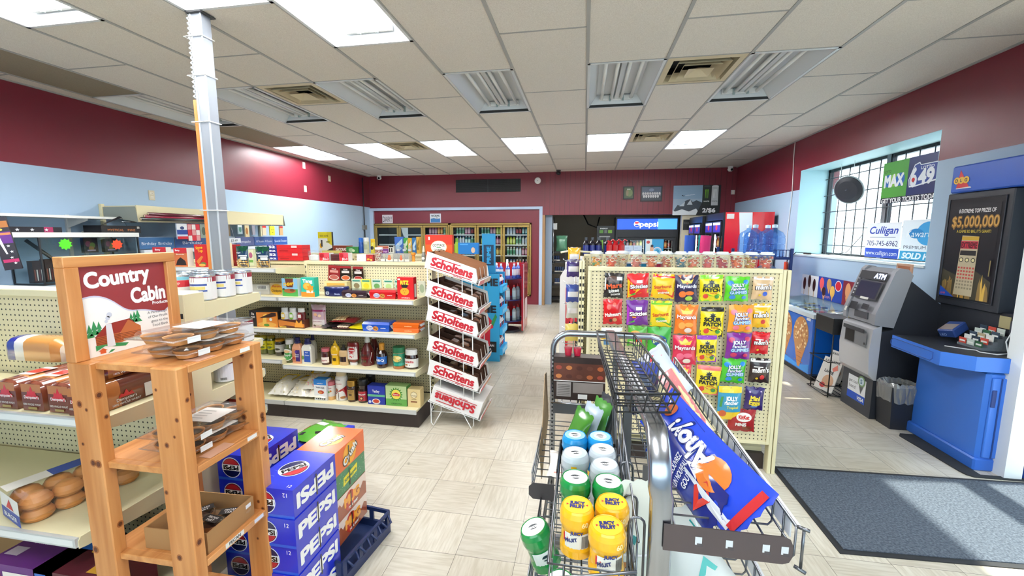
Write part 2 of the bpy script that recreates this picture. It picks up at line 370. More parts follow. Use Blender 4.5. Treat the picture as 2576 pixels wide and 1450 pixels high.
# storefront behind the camera, unseen; window opening sized to set the fill light
w = MB(); wall_quad(w, 'y', YF, XL, -2.35, 0, ZC, -.15); wall_quad(w, 'y', YF, 2.9, XR+.2, 0, ZC, -.15)
wall_quad(w, 'y', YF, -2.35, 2.9, 0, .9, -.15); wall_quad(w, 'y', YF, -2.35, 2.9, 2.6, ZC, -.15); struct(w, 'wall_front')
w = MB(); AL = MET('9a9da0', .4)
for x in (-2.35, -.6, 1.15, 2.86): w.box(x, x+.05, YF-.12, YF-.05, .9, 2.6, AL)
w.box(-2.35, 2.9, YF-.12, YF-.05, .9, .95, AL); w.box(-2.35, 2.9, YF-.12, YF-.05, 2.55, 2.6, AL); w.box(-2.35, 2.9, YF-.09, YF-.08, .95, 2.55, GLASS); struct(w, 'window_2')
w = MB()
for y in (1.1, 2.05, 3.05): w.box(XR+.05, XR+.1, y, y+.06, 0, 2.12, AL)
w.box(XR+.05, XR+.1, 1.1, 3.1, 2.05, 2.12, AL); w.box(XR+.05, XR+.1, 1.15, 3.05, .92, 1.12, AL); w.box(XR+.05, XR+.1, 1.1, 3.1, 0, .12, AL); w.box(XR+.07, XR+.08, 1.15, 3.05, .12, 2.05, GLASS); struct(w, 'door_1')  # wide middle rail added, unseen, to cast a stripe of shade on the mat
w = MB(); w.box(XR+.2, 8, -4, 9, -.16, -.1, mat('8f8d88', .9, name='asphalt')); w.box(-8, XR+.2, -9, YF-.15, -.16, -.1, mat('8f8d88', .9, name='asphalt')); struct(w, 'trim_5')
# near white post by the entrance
w = MB(); w.box(2.775, 2.875, 3.10, 3.2, 0, ZC, mat('e8eef2', .4, name='white_post')); struct(w, 'trim_6')
w = MB(); w.box(2.905, 3.04, 3.10, 3.16, 0, .86, mat('2757b4', .45)); struct(w, 'trim_7')
# ------------------------------------------------------------------ suspended ceiling
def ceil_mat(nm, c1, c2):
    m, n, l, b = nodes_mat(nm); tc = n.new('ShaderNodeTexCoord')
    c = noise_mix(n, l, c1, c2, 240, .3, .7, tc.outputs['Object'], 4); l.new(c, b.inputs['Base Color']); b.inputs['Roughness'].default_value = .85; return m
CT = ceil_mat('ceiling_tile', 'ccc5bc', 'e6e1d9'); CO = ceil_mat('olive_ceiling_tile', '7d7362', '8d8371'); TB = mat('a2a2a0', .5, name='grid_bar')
GX = lambda i: -.004+.61*i
GY = 3.607
FIX = [(-4, 1.167, 0), (-6, 1.167, 0), (-3, 1.777, 0), (-8, GY, 1), (-6, GY, 1), (-4, GY, 1), (-2, GY, 1), (0, GY, 1), (2, GY, 1),
       (-8, GY+2.44, 0), (-6, GY+2.44, 0), (-4, GY+2.44, 0), (-2, GY+2.44, 0), (0, GY+2.44, 0), (2, GY+2.44, 0)]
FIX += [(-1, -.663, 0), (2, -.053, 0)]
VENT = [(1, GY), (-5, GY), (1, GY+2.44), (-5, GY+2.44)]
cm = MB(); gb = MB()
for i in range(-9, 5):
    x0, x1 = max(GX(i), XL), min(GX(i+1), XR)
    if x1-x0 < .02: continue
    off = 0 if i % 2 == 0 else .61
    cuts = [GY-.61*10-off+1.22*k for k in range(14)]
    holes = [(y, y+1.22) for (fi, y, _) in FIX if fi == i]+[(y, y+.61) for (vi, y) in VENT if vi == i]
    cuts = sorted(set([round(c, 3) for c in cuts]+[round(h, 3) for hh in holes for h in hh]))
    cuts = [c for c in cuts if YF < c < YB]; cuts = [YF]+cuts+[YB]
    seg = []
    for a, b in zip(cuts, cuts[1:]):
        mid = (a+b)/2
        if any(h0-.01 < mid < h1+.01 for h0, h1 in holes): continue
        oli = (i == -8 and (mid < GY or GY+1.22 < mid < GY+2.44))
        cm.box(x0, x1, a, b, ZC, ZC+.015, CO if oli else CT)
    for c in cuts[1:-1]:
        if not any(h0+.02 < c < h1-.02 for h0, h1 in holes): gb.box(x0, x1, c-.006, c+.006, ZC-.003, ZC+.002, TB)
    if i > -9: gb.box(x0-.012, x0+.012, YF, YB, ZC-.005, ZC+.002, TB)
for h in (XL, XR-.02): gb.box(h, h+.02, YF, YB, ZC-.012, ZC, TB)
cl = struct(cm, 'ceiling'); struct(gb, 'trim_8')
w = MB(); w.box(XL-.2, XR+.6, YF-.2, YB+.2, ZC+.3, ZC+.34, mat('777', .9)); struct(w, 'ceiling_2')
# troffers
M_PAN = mat('d9dde0', .35, name='fixture_enamel'); M_TUBE_ON = mat('ffffff', .3, name='lit_tube', emit=34.)
M_TUBE = mat('e8e8e6', .3, name='unlit_tube')
def fixture(i, y, unlit, label, group):
    L_, W_ = 1.22, .61
    t = thing('ceiling_light', label, 'ceiling light', (GX(i), y, ZC), 0, group)
    p = MB(); b = .022
    p.box(0, W_, 0, b, -.006, .012, M_PAN); p.box(0, W_, L_-b, L_, -.006, .012, M_PAN); p.box(0, b, 0, L_, -.006, .012, M_PAN); p.box(W_-b, W_, 0, L_, -.006, .012, M_PAN)
    z = .11; a = .10
    p.quad((b, b, 0), (b, L_-b, 0), (a, L_-b-.02, z), (a, b+.02, z), M_PAN); p.quad((W_-b, L_-b, 0), (W_-b, b, 0), (W_-a, b+.02, z), (W_-a, L_-b-.02, z), M_PAN)
    p.quad((a, b+.02, z), (a, L_-b-.02, z), (W_-a, L_-b-.02, z), (W_-a, b+.02, z), M_PAN)
    p.quad((W_-b, b, 0), (b, b, 0), (a, b+.02, z), (W_-a, b+.02, z), M_PAN); p.quad((b, L_-b, 0), (W_-b, L_-b, 0), (W_-a, L_-b-.02, z), (a, L_-b-.02, z), M_PAN)
    if unlit: p.box(b, W_-b, L_-b-.004, L_-b, -.004, .03, mat('26282a', .5))
    p.build('housing', t)
    for e in (.05, L_-.07):
        h = MB(); h.box(.13, .48, e, e+.02, .055, .1, M_WHT)
        for x in (.24, .37): h.box(x-.01, x+.01, e-.015, e, .04, .1, mat('9aa', .4))
        h.build('lamp_holder', t)
    for k in range(4):
        x = .155+.1*k; q = MB(); q.rod((x, .07, .07), (x, L_-.07, .07), .0165, M_TUBE if unlit else M_TUBE_ON, n=8); q.build('tube', t)
    if unlit: q = MB(); q.box(.285, .325, .06, L_-.06, .06, .1, mat('c4c8ca', .4)); q.build('ballast_cover', t)
LBL = {(-4, 0): 'lit fluorescent ceiling light at top edge above the grey support post', (-6, 0): 'lit fluorescent ceiling light in the top left corner',
       (-3, 0): 'largest lit fluorescent ceiling light right of the support post'}
FULL = [('unlit', 'nearer row of dark fixtures'), ('lit', 'far row of bright fixtures')]
pos_n = {-8: 'nearest the left wall', -6: 'between the support post and the near left vent', -4: 'just right of the near left vent', -2: 'left of centre', 0: 'left of the near right vent', 2: 'right of the near right vent'}
pos_f = {-8: 'nearest the left wall', -6: 'left of the far left vent', -4: 'right of the far left vent', -2: 'left of centre', 0: 'left of the far right vent', 2: 'right of the far right vent'}
for (i, y, un) in FIX:
    if y < GY:
        fixture(i, y, un, LBL.get((i, 0), 'lit fluorescent ceiling light overhead behind the view'), 'lit lights nearest the entrance' if (i, 0) not in LBL else None)
    elif un: fixture(i, y, 1, 'unlit ceiling light of the near row, '+pos_n[i], None)
    else: fixture(i, y, 0, 'lit ceiling light of the far row, '+pos_f[i], None)
VL = {(1, 0): 'beige square ceiling vent between two unlit lights, near right', (-5, 0): 'sooty beige ceiling vent right of the support post', (1, 1): 'beige ceiling vent between two lit lights, far right', (-5, 1): 'small far beige ceiling vent between two lit lights on the left'}
M_VENT = mat('cdbf9f', .5, name='beige_vent'); M_VD = mat('151515', .8, name='duct_dark')
def sq(mb, r0, z0, r1, z1, m):
    c = .305; P0 = [(c-r0, c-r0, z0), (c+r0, c-r0, z0), (c+r0, c+r0, z0), (c-r0, c+r0, z0)]; P1 = [(c-r1, c-r1, z1), (c+r1, c-r1, z1), (c+r1, c+r1, z1), (c-r1, c+r1, z1)]
    for k in range(4): mb.quad(P0[k], P0[(k+1) % 4], P1[(k+1) % 4], P1[k], m)
for (i, y) in VENT:
    t = thing('ceiling_vent', VL[(i, 0 if y == GY else 1)], 'ceiling vent', (GX(i), y, ZC))
    p = MB(); sq(p, .305, 0, .245, -.004, M_VENT); sq(p, .245, -.004, .235, .06, M_VENT); p.box(.06, .55, .06, .55, .115, .12, M_VD); sq(p, .235, .06, .235, .118, M_VD); p.build('frame', t)
    for k, (ra, rb) in enumerate(((.205, .165), (.15, .11))):
        q = MB(); sq(q, ra, -.012, rb, .05, M_VENT); sq(q, ra, -.012, ra-.002, -.006, M_VENT); q.build('louvre', t)
    q = MB(); sq(q, .1, -.02, .001, .025, M_VENT); q.build('louvre', t)
# ================================================================== shelving units
def xa(px, py, y): return at(px, py, y=y).x
def slots(mb, x, y, z0, z1, m, d=-1):
    z = z0
    while z < z1: mb.box(x-.006, x+.006, y-.0015 if d < 0 else y, y if d < 0 else y+.0015, z, z+.022, m); z += .05
def gondola(label, xs, ys, ztop, shelves, base=(.11, .165), bfront=None, group=None, ends=True, peg=M_PEG, bback=None):
    """double-sided unit along x; xs = section bounds; ys=(front, back) of the spine; shelves = list of (section, side, z, depth)"""
    t = thing('gondola_shelving', label, 'shelving unit', (0, 0, 0), 0, group); y0, y1 = ys
    for a, b in zip(xs, xs[1:]):
        p = MB(); p.box(a+.012, b-.012, y0+.02, y1-.02, base[1], ztop-.035, peg); p.build('back_panel', t)
        c = MB(); c.box(a, b, y0+.004, y1-.004, ztop-.035, ztop, M_CREAM, .004); c.build('top_rail', t)
    for x in xs:
        u = MB(); u.box(x-.016, x+.016, y0, y1, 0, ztop-.003, M_CREAM, .003)
        dk = mat('1a1a1a', .7); slots(u, x, y0, .2, ztop-.06, dk, -1); slots(u, x, y1, .2, ztop-.06, dk, 1); u.build('upright', t)
    for (s, side, z, dep) in shelves:
        a, b = xs[s]+.004, xs[s+1]-.004
        if side < 0: f, k = y0-dep, y0
        else: f, k = y1, y1+dep
        q = MB(); q.box(a, b, f, k, z-.02, z, M_CREAM, .002); sh = q.build('shelf', t)
        r = MB(); yy = f if side < 0 else k
        fn = flat((a, yy, z-.034), (1, 0, 0), (0, 0, 1)) if side < 0 else flat((b, yy, z-.034), (-1, 0, 0), (0, 0, 1))
        L_ = b-a
        r.prism([(0, 0), (L_, 0), (L_, .034), (0, .034)], fn, .012, M_RAIL); r.rect(fn, .01, .006, L_-.01, .028, mat('e6e8e6', .3), .0125); r.build('price_rail', sh)
        for x in (a, b):
            w = MB(); e = -1 if x == a else 1
            o = Vector((x, k if side < 0 else f, z)); u_ = (0, -1, 0) if side < 0 else (0, 1, 0)
            pts = [(0, .0), (dep-.005, 0), (dep+.004, -.012), (dep+.004, -.040), (dep-.02, -.045), (0, -.085)]
            w.prism(pts if side > 0 else [(p_[0], p_[1]) for p_ in pts], flat(o, u_, (0, 0, 1)), -.003 if (e > 0) == (side < 0) else .003, M_CREAM)
            w.build('bracket', sh)
    if bfront is not None:
        for a, b in zip(xs, xs[1:]):
            q = MB(); q.box(a+.002, b-.002, bfront, y0, base[1]-.02, base[1], M_CREAM, .002); d = q.build('base_deck', t)
            r = MB(); r.box(a+.004, b-.004, bfront-.01, bfront+.002, base[1]-.036, base[1]-.001, M_RAIL); r.build('price_rail', d)
            kk = MB(); kk.box(a+.001, b-.001, bfront+.03, y0, 0, base[1]-.02, M_DARK); kk.build('kick_panel', t)
    if bback is not None:
        for a, b in zip(xs, xs[1:]):
            q = MB(); q.box(a+.002, b-.002, y1, bback, base[1]-.02, base[1], M_CREAM); q.build('base_deck', t)
            kk = MB(); kk.box(a+.001, b-.001, y1, bback-.03, 0, base[1]-.02, M_DARK); kk.build('kick_panel', t)
    return t
G1X = [-4.14, -2.92, -1.70]
gondola('cream pegboard shelving unit behind the pine rack, holding bread and big cans', G1X, (1.50, 1.60), 1.36,
        [(1, -1, .95, .34), (0, -1, .95, .34), (1, -1, .57, .45), (0, -1, .57, .45), (1, 1, 1.305, .345), (0, 1, 1.305, .345), (1, 1, 1.055, .335), (0, 1, 1.055, .335),
         (1, 1, .885, .335), (0, 1, .885, .335), (1, 1, .68, .33), (0, 1, .68, .33)], bfront=.98, bback=2.02)
G2X = [-3.78, -2.557, -1.335]; YS = 3.50
gondola('long cream pegboard shelving unit of sauces, tea and biscuits', G2X, (3.50, 3.60), 1.368,
        [(1, -1, .487, .375), (1, -1, .804, .375), (1, -1, 1.083, .375), (0, -1, .53, .375), (0, -1, .804, .375), (0, -1, 1.083, .375), (0, -1, 1.325, .375),
         (1, 1, 1.083, .3), (0, 1, 1.083, .3)], bfront=3.115, bback=4.0)
G3X = [-3.95, -2.73, -1.5]
gondola('farther cream pegboard shelving unit with spray cans on top', G3X, (4.62, 4.72), 1.385,
        [(1, -1, 1.1, .3), (0, -1, 1.1, .3), (1, -1, .75, .3), (1, 1, 1.1, .3), (1, 1, .75, .3)], bfront=4.2, bback=5.1)
# ------------------------------------------------------------------ goods
def carton(name, label, cat, loc, w, d, h, base, front=(), side=None, top=None, back=None, rz=0., group=None, tops=(), sides=(), rot=None):
    m = MB(); B = P(base); x, y = w/2, d/2
    m.box(-x, x, -y, y, 0, h, B)
    if side: m.rect(flat((x, -y, 0), (0, 1, 0), (0, 0, 1)), 0, 0, d, h, P(side), .0004); m.rect(flat((-x, y, 0), (0, -1, 0), (0, 0, 1)), 0, 0, d, h, P(side), .0004)
    if top: m.rect(flat((-x, -y, h), (1, 0, 0), (0, 1, 0)), 0, 0, w, d, P(top), .0004)
    m.draw(flat((0, -y, 0), (1, 0, 0), (0, 0, 1)), w, h, front)
    if sides: m.draw(flat((x, 0, 0), (0, 1, 0), (0, 0, 1)), d, h, sides, .0009)
    if tops: m.draw(flat((0, -y, h), (1, 0, 0), (0, 1, 0)), w, d, tops, .0009)
    return m.build(name, None, label, cat, group, loc=loc, rot=rot or (0, 0, rz))
def bottle(name, label, cat, loc, prof, body, cap, capm, lab=None, group=None, n=20, sx=1., sy=1., rz=0., bname='body', rot=None):
    """prof/cap = (r,z) profiles; lab = (z0, z1, r, ops, base colour)"""
    t = thing(name, label, cat, loc, rz, group)
    if rot: t.rotation_euler = rot
    b = MB(); b.lathe(prof, body, n=n, sx=sx, sy=sy)
    if lab:
        z0, z1, r, ops, bc = lab; fn0 = wrap(0, 0, r, z0)
        def fn(a, c, l=0):
            v = fn0(a, c, l); return Vector((v.x*sx, v.y*sy, v.z))
        fn.curved = True
        wd = 2*r*1.35
        if bc: b.rect(fn, -PI*r*.55, 0, PI*r*.55, z1-z0, G(bc), .0006, 16, 1)
        b.draw(fn, wd, z1-z0, ops, .0011, G)
    b.build(bname, t)
    if cap: c = MB(); c.lathe(cap, capm, n=n, sx=sx, sy=sy); c.build('cap', t)
    return t
def pouch_mesh(w, h, t, base, ops, tp=None, bt=None, nx=8, ny=12, back=None, seed=0, crimp=.05):
    """sealed bag standing/hanging in the xz plane, front to -y, origin at bottom centre"""
    rr = random.Random(seed); ph = [rr.uniform(0, 6) for _ in range(4)]
    def prof(u, v):
        e = max(0., 1-abs(2*u-1)**3.2)
        vv = min(1, max(0, (v-crimp)/(1-2*crimp))); return t*max(0, math.sin(PI*vv))**.55*e**.8 if 0 < vv < 1 else 0
    def X(u, v): return (u-.5)*w*(1-.07*math.sin(PI*min(1, max(0, v))))
    def fr(a, b, l=0):
        v = b/h; u = .5+a/(w*(1-.07*math.sin(PI*min(1, max(0, v)))))
        y = -prof(u, v)*(1+.10*math.sin(9*u+ph[0]+3*v)*math.sin(7*v+ph[1]))-l
        return Vector((a, y, b))
    fr.curved = True
    m = MB(); B = G(base)
    for sgn in (-1, 1):
        vs = []
        for j in range(ny+1):
            for i in range(nx+1):
                u, v = i/nx, j/ny; x = X(u, v); p = fr(x, v*h)
                z = v*h+(.004*math.sin(i*2.1+ph[2]) if j in (0, ny) else 0)
                vs.append((x, p.y if sgn < 0 else -p.y*.6+.0006, z))
        fs = [(j*(nx+1)+i, j*(nx+1)+i+1, (j+1)*(nx+1)+i+1, (j+1)*(nx+1)+i) for j in range(ny) for i in range(nx)]
        if sgn > 0: fs = [f[::-1] for f in fs]
        bb = G(back) if (back and sgn > 0) else B
        m.add(vs, fs, bb, True)
    k = .93
    if tp: m.rect(fr, -w*k/2, h*.86, w*k/2, h*.985, G(tp), .0009, 6, 3)
    if bt: m.rect(fr, -w*k/2, h*.015, w*k/2, h*.12, G(bt), .0009, 6, 3)
    m.draw(fr, w*k, h, ops, .0016, G)
    return m
def pouch(name, label, cat, loc, w, h, t, base, ops, rz=0., rot=None, group=None, **k):
    return pouch_mesh(w, h, t, base, ops, **k).build(name, None, label, cat, group, loc=loc, rot=rot or (0, 0, rz))
LD = [(0, 0), (.048, 0), (.05, .003)]
# ---- bread on the near unit
def loaf(label, loc, wh=.105, hh=.115, L_=.30, c1='6b3220', film='8a4a2c', crust='b5713c', brand=True, group=None, rz=0., cols=None):
    t = thing('bread_loaf', label, 'bread', loc, rz, group); m = MB(); n = 14
    prof = [(-.5, 0), (-.5, .62), (-.47, .80), (-.35, .93), (-.15, .985), (.15, .985), (.35, .93), (.47, .80), (.5, .62), (.5, 0)]
    ys = [0, .012, .05, .10, L_*.8, L_*.93, L_]; sc = [.93, .99, 1, 1, 1, .8, .3]
    for k in range(len(ys)-1):
        vs = [(p[0]*wh*s_, y, p[1]*hh*(s_ if s_ > .9 else s_*.9+.05)) for y, s_ in ((ys[k], sc[k]), (ys[k+1], sc[k+1])) for p in prof]; q = len(prof)
        m.add(vs, [(i, (i+1) % q, q+(i+1) % q, q+i) for i in range(q)], G(cols[k]) if cols else G(c1) if k in (0, 1, 3) else G(crust if k < 3 else film), True)
    m.add([(p[0]*wh*.93, 0, p[1]*hh*.93) for p in prof], [tuple(range(len(prof)-1, -1, -1))], G(c1))
    f = flat((0, 0, 0), (1, 0, 0), (0, 0, 1))
    ops = [('r', .06, .62, .94, .9, crust), ('p', [(.28, .52), (.34, .68), (.42, .64), (.5, .84), (.58, .64), (.66, .68), (.72, .52)], 'c8202c'), ('r', .2, .40, .8, .52, 'c8202c'),
           ('t', "Dempster's", .5, .46, .1, 'f5f0ea', .66), ('t', '100% WHOLE WHEAT', .5, .22, .07, 'd8c8b8', .8), ('r', .3, .05, .7, .13, '9c8340')] if brand else []
    m.draw(f, wh, hh, ops, .0008, G)
    fs_ = flat((wh/2, 0, 0), (0, 1, 0), (0, 0, 1))
    m.draw(lambda a, b, l=0: fs_(a, b, l), .01, hh, [], .001)
    if brand:
        R2 = flat((wh*.5, .03, .0), (0, 1, 0), (0, 0, 1))
        m.rect(R2, .16, .005, .19, .06, G('f2ece4'), .0015); m.poly(R2, [(.06, .035), (.07, .05), (.08, .045), (.09, .062), (.10, .045), (.11, .05), (.12, .035)], G('c8202c'), .0018)
        m.text(R2, "Dempster's", .09, .028, .012, G('ffffff'), .002); m.text(R2, '100% WHOLE WHEAT', .09, .012, .008, G('ffffff'), .002)
        T2 = flat((0, .03, hh*.985), (1, 0, 0), (0, 1, 0)); m.rect(T2, -.03, .03, .03, .12, G('f4ede4'), .001); m.rect(T2, -.028, .05, .028, .1, G('c8202c'), .0014)
    m.build('wrapped_bread', t)
    k = MB(); k.lathe([(.004, 0), (.012, .01), (.02, .03), (.03, .045)], FILM, n=8); o = k.build('twisted_bag_end', t, loc=(0, L_-.01, hh*.3), rot=(-PI/2, 0, 0))
    return t
for k, (px, who) in enumerate([(28, 'leftmost of the three in front'), (92, 'middle of the three in front'), (158, 'rightmost of the three in front')]):
    loaf('brown bagged whole wheat loaf on the cream shelf, '+who, (xa(px, 1045, 1.18), 1.175, .952))
loaf('brown bagged loaf on its side seen between the pine posts', (-1.80, 1.165, .952), rz=0.02)
loaf('white bagged bread loaf with dark blue end lying on the brown loaves at far left', (xa(60, 930, 1.30)-.20, 1.42, 1.07), .11, .10, .3, '1c2f8a', 'c98c4a', 'd2a468', False, rz=-PI/2, cols=['1c2f8a', '1c2f8a', 'e9e4de', 'c98c4a', 'c07f3e', 'd9c8b0'])
loaf('upper brown bagged loaf stacked on the loaf between the pine posts', (-1.81, 1.19, 1.069), .10, .085)
# burger buns on the lower shelf
t = thing('bun_package', 'clear bag of burger buns with blue and white label on the lower cream shelf', 'buns', (xa(52, 1285, 1.13)+.045, 1.13, .572), -.28)
BUN = mat('c98544', .45, bump=.2, bscale=20); k_ = 0
for zz in (0, .05):
    for yy in range(4):
        for xx in range(2):
            if zz and yy == 3: continue
            m = MB(); m.lathe([(.0, 0), (.035, .001), (.045, .014), (.044, .026), (.034, .042), (.018, .050), (0, .052)], BUN, n=14); m.build('bun', t, loc=(xx*.085, yy*.085, zz))
m = MB(); m.box(-.052, .137, -.05, .3, 0, .108, FILM, .03); m.build('film', t)
m = MB(); f = flat((.0425, -.054, 0), (1, 0, 0), (0, 0, 1)); m.draw(f, .17, .11, [('r', .0, .05, 1, .95, 'eeeae4'), ('r', 0, .05, 1, .45, '20409a'), ('p', [(.3, .5), (.4, .66), (.5, .84), (.6, .66), (.7, .5)], 'c8202c'), ('t', 'BURGER', .5, .25, .16, 'ffffff', .7)])
f = flat((-.055, -.05, .111), (1, 0, 0), (0, 1, 0)); m.rect(f, 0, 0, .07, .3, P('e8e4de')); m.rect(f, .0, .12, .07, .24, P('28489c'), .001); m.build('paper_label', t)
m = MB(); f = flat((.05, -.05, .111), (1, 0, 0), (0, 1, 0))
# cereal cases on the base deck
zt = .165
def cereal(px, label, w, col, ops, tops):
    carton('cereal_box', label, 'cereal box', (xa(px, 1440, 1.03), 1.13, zt), w, .20, .27, col, ops, tops=tops)
cereal(48, 'purple cereal box lying under the lower cream shelf, bottom left corner', .30, '5e2376', [('r', .03, .35, .20, .95, 'a01c34'), ('r', .24, .45, .95, .9, 'efe9e0'), ('t', 'TENEUR TRES', .58, .76, .1, '2a2a2a', .5), ('t', 'ELEVEE EN FIBRES', .58, .6, .1, '2a2a2a', .6), ('r', .24, .25, .95, .4, '1e7a4a')],
       [('t', 'Mini', .3, .6, .18, 'c890c8', .2), ('r', .05, .2, .25, .4, 'c8b8c8')])
cereal(158, 'dark maroon honey nut cereal box under the lower cream shelf', .27, '521826', [('r', .02, .1, .2, .95, '2a6cc0'), ('t', 'WHOLE GRAIN', .11, .75, .08, 'ffffff', .16), ('t', 'Honey Nut', .6, .78, .12, 'f0c060', .45), ('t', 'Cheerios', .6, .5, .24, 'f2a832', .7, 0, .05)],
       [('r', .05, .55, .4, .8, '2a6cc0'), ('t', 'Cheerios', .6, .6, .2, 'e0a83a', .4), ('r', .75, .1, .98, .5, 'b98a2a')])
carton('shaded_backing', 'flat brown slab toned like shaded pegboard backing behind the cereal boxes', 'cardboard box', (xa(60, 1370, 1.30), 1.33, zt), .5, .14, .31, '8f6c46', [('r', .1, .45, .3, .55, '7a5a3a')])  # brown box stands in for the pegboard backing darkened by shade
# big cans on the far side, seen past the pine rack
def bigcan(x, y, z, label, kind='w', group=None, rz=.3, r=.05, h=.118):
    p = Vector((x, y, z)); t = thing('food_can', label, 'food can', (p.x, p.y, z+.001), rz, group)
    m = MB(); c = MET('c9ccd0', .25); m.lathe([(0, 0), (r*.97, 0), (r, .003), (r, h-.004), (r*1.02, h-.002), (r*1.02, h), (r*.93, h), (r*.92, h-.006), (0, h-.006)], c, n=24)
    fn = wrap(0, 0, r+.0004, .006); L_ = h-.014
    if kind == 'w':
        m.rect(fn, -PI*r, 0, PI*r, L_, P('f1f0ee'), .0002, 28, 1); m.rect(fn, -PI*r, L_*.78, PI*r, L_, P('8e1c34'), .0005, 28, 1); m.rect(fn, -PI*r*.6, L_*.74, PI*r*.4, L_*.97, P('eef0f0'), .0008, 12, 1)
        m.rect(fn, -PI*r*.55, L_*.62, PI*r*.25, L_*.70, P('1e3f8f'), .0008, 10, 1); m.rect(fn, -PI*r*.55, L_*.36, PI*r*.25, L_*.42, P('1e3f8f'), .0008, 10, 1)
        m.rect(fn, -PI*r*.3, L_*.45, PI*r*.2, L_*.58, P('e8d47a'), .0008, 6, 1)
        for k in range(8): m.rect(fn, -.055+k*.0042, L_*.1, -.053+k*.0042, L_*.26, P('222222'), .0009)
    elif kind == 'r':
        m.rect(fn, -PI*r, 0, PI*r, L_, P('f3efe6'), .0002, 28, 1); m.rect(fn, -PI*r*.4, L_*.55, PI*r*.6, L_*.85, P('c11f2c'), .0006, 14, 1); m.rect(fn, -PI*r, L_*.86, PI*r, L_, P('7fc4d8'), .0006, 28, 1)
        m.disc(fn, 0, L_*.28, .016, P('a55a2a'), .0008); m.disc(fn, 0, L_*.28, .011, P('e2b46a'), .0011); m.text(fn, 'SOUP', .0, L_*.7, .012, P('f6e9d8'), .001)
    else:
        m.rect(fn, -PI*r, 0, PI*r, L_, P('eceef2'), .0002, 28, 1); m.rect(fn, -PI*r, L_*.82, PI*r, L_, P('7a1a2c'), .0006, 28, 1)
        for k in range(8): m.rect(fn, .0+k*.0035, L_*.08, .002+k*.0035, L_*.2, P('222222'), .0009)
    m.build('tin', t); l = MB(); l.lathe([(0, h-.0055), (r*.9, h-.0055)], c, n=24); l.lathe([(r*.7, h-.005), (r*.72, h-.004), (r*.74, h-.005)], c, n=24); l.build('lid', t); return t
bigcan(-1.757, 1.67, 1.305, 'white can with blue stripes on the top end shelf, nearest the camera')
bigcan(-1.757, 1.78, 1.305, 'white can with blue stripes on the top end shelf, second from the camera', rz=.2)
bigcan(-1.757, 1.888, 1.305, 'white can with blue stripes on the top end shelf, third and farthest right', rz=.1)
bigcan(-1.868, 1.665, 1.305, 'white and red soup can with a bowl picture beside the pine sign frame', 'r')
bigcan(-1.98, 1.80, 1.305, 'soup can with light blue band half hidden behind the sign frame', 'r')
bigcan(-1.87, 1.775, 1.305, 'soup can with light blue band in front of the support post', 'r')
bigcan(-1.875, 1.885, 1.305, 'white can with maroon band behind the striped cans, right of the post', 'w')
bigcan(-1.985, 1.888, 1.305, 'white can with maroon band behind the striped cans, farthest back', 'w')
bigcan(-1.757, 1.872, 1.055, 'white can with maroon band on the second end shelf above the tarts', 'b')
bigcan(-1.757, 1.75, .885, 'pale can on the third end shelf behind the pine rack', 'b')
bigcan(-1.88, 1.80, 1.055, 'dark blue lidded can behind the white can on the second end shelf', 'b', r=.055, h=.1)
def tin(px, py, z, label, col, w=.09, h=.055, d=.09):
    p = at(px, py, z=z); carton('food_tin', label, 'food tin', (p.x, p.y, z+.001), w, d, h, col, [('r', .1, .3, .9, .7, 'd8d2c4')])
tin(610, 1012, .68, 'red and blue packet on the lowest end shelf behind the pine rack', 'b02a2a', .08, .11)
tin(585, 1010, .68, 'maroon packet on the lowest end shelf, left of the red one', '6a1d2e', .07, .11)
# ================================================================== goods on the long middle unit
c7 = lambda X, Y: (640+X*.1793, 820+Y*.1793)
c5 = lambda X, Y: (620+X*.17857, 660+Y*.17857)
c1 = lambda X, Y: (740+X*.13975, 540+Y*.13975)
def sp(cf, X0, X1, Yb, y, Yt=None):
    """centre x, width and height of something seen between two columns on the plane y"""
    a = at(*cf(X0, Yb), y=y); b = at(*cf(X1, Yb), y=y); r = [(a.x+b.x)/2, b.x-a.x]
    if Yt is not None: r.append(at(*cf((X0+X1)/2, Yt), y=y).z-(a.z+b.z)/2)
    return r
Z0, Z1, Z1B, Z2, Z3, Z3B, ZT = .166, .488, .531, .805, 1.084, 1.326, 1.369
# --- base deck
def box_at(cf, X0, X1, Yt, Yb, y, z, label, col, ops, name='carton', cat='box', d=.07, hs=None, **k):
    x, w, h = sp(cf, X0, X1, Yb, y, Yt); return carton(name, label, cat, (x, y+d/2, z), w, d, hs or h, col, ops, **k)
box_at(c7, 848, 1020, 775, 1065, 3.17, Z0, 'blue and white table salt box on the bottom shelf', 'f2f3f4', [('r', 0, .74, 1, 1, '1f78c8'), ('t', 'windsor', .5, .82, .07, 'ffffff', .5), ('t', 'Table Salt', .5, .62, .07, '2a3a5a', .7), ('d', .55, .4, .25, 'b5402a', .09), ('d', .5, .38, .14, 'd8905a', .06)]+[('d', .16+.17*k, .08, .05, '1b2a4a') for k in range(5)], 'salt_box', 'salt box', side='dfe3e8', top='1f78c8')
x, w, h = sp(c7, 1028, 1125, 1080, 3.20, 830)
bottle('spice_shaker', 'small glass spice shaker with pink cap beside the salt box', 'spice jar', (x, 3.22, Z0), [(0, 0), (w*.5, 0), (w*.5, h*.2, G('e9e4dd')), (w*.5, h*.8, G('b8474e')), (w*.44, h*.86), (w*.44, h*.88)], mat('e0b070', .3), [(w*.47, h*.84), (w*.47, h), (0, h)], P('c9717a'), (h*.22, h*.78, w*.5, [('t', 'Fruit', .5, .8, .12, 'a02a3a', .4), ('d', .4, .4, .12, '6a9a4a', .1), ('d', .6, .5, .1, 'c8762a', .1)], None))
x, w, h = sp(c7, 1125, 1280, 1085, 3.19, 685); r = w/2
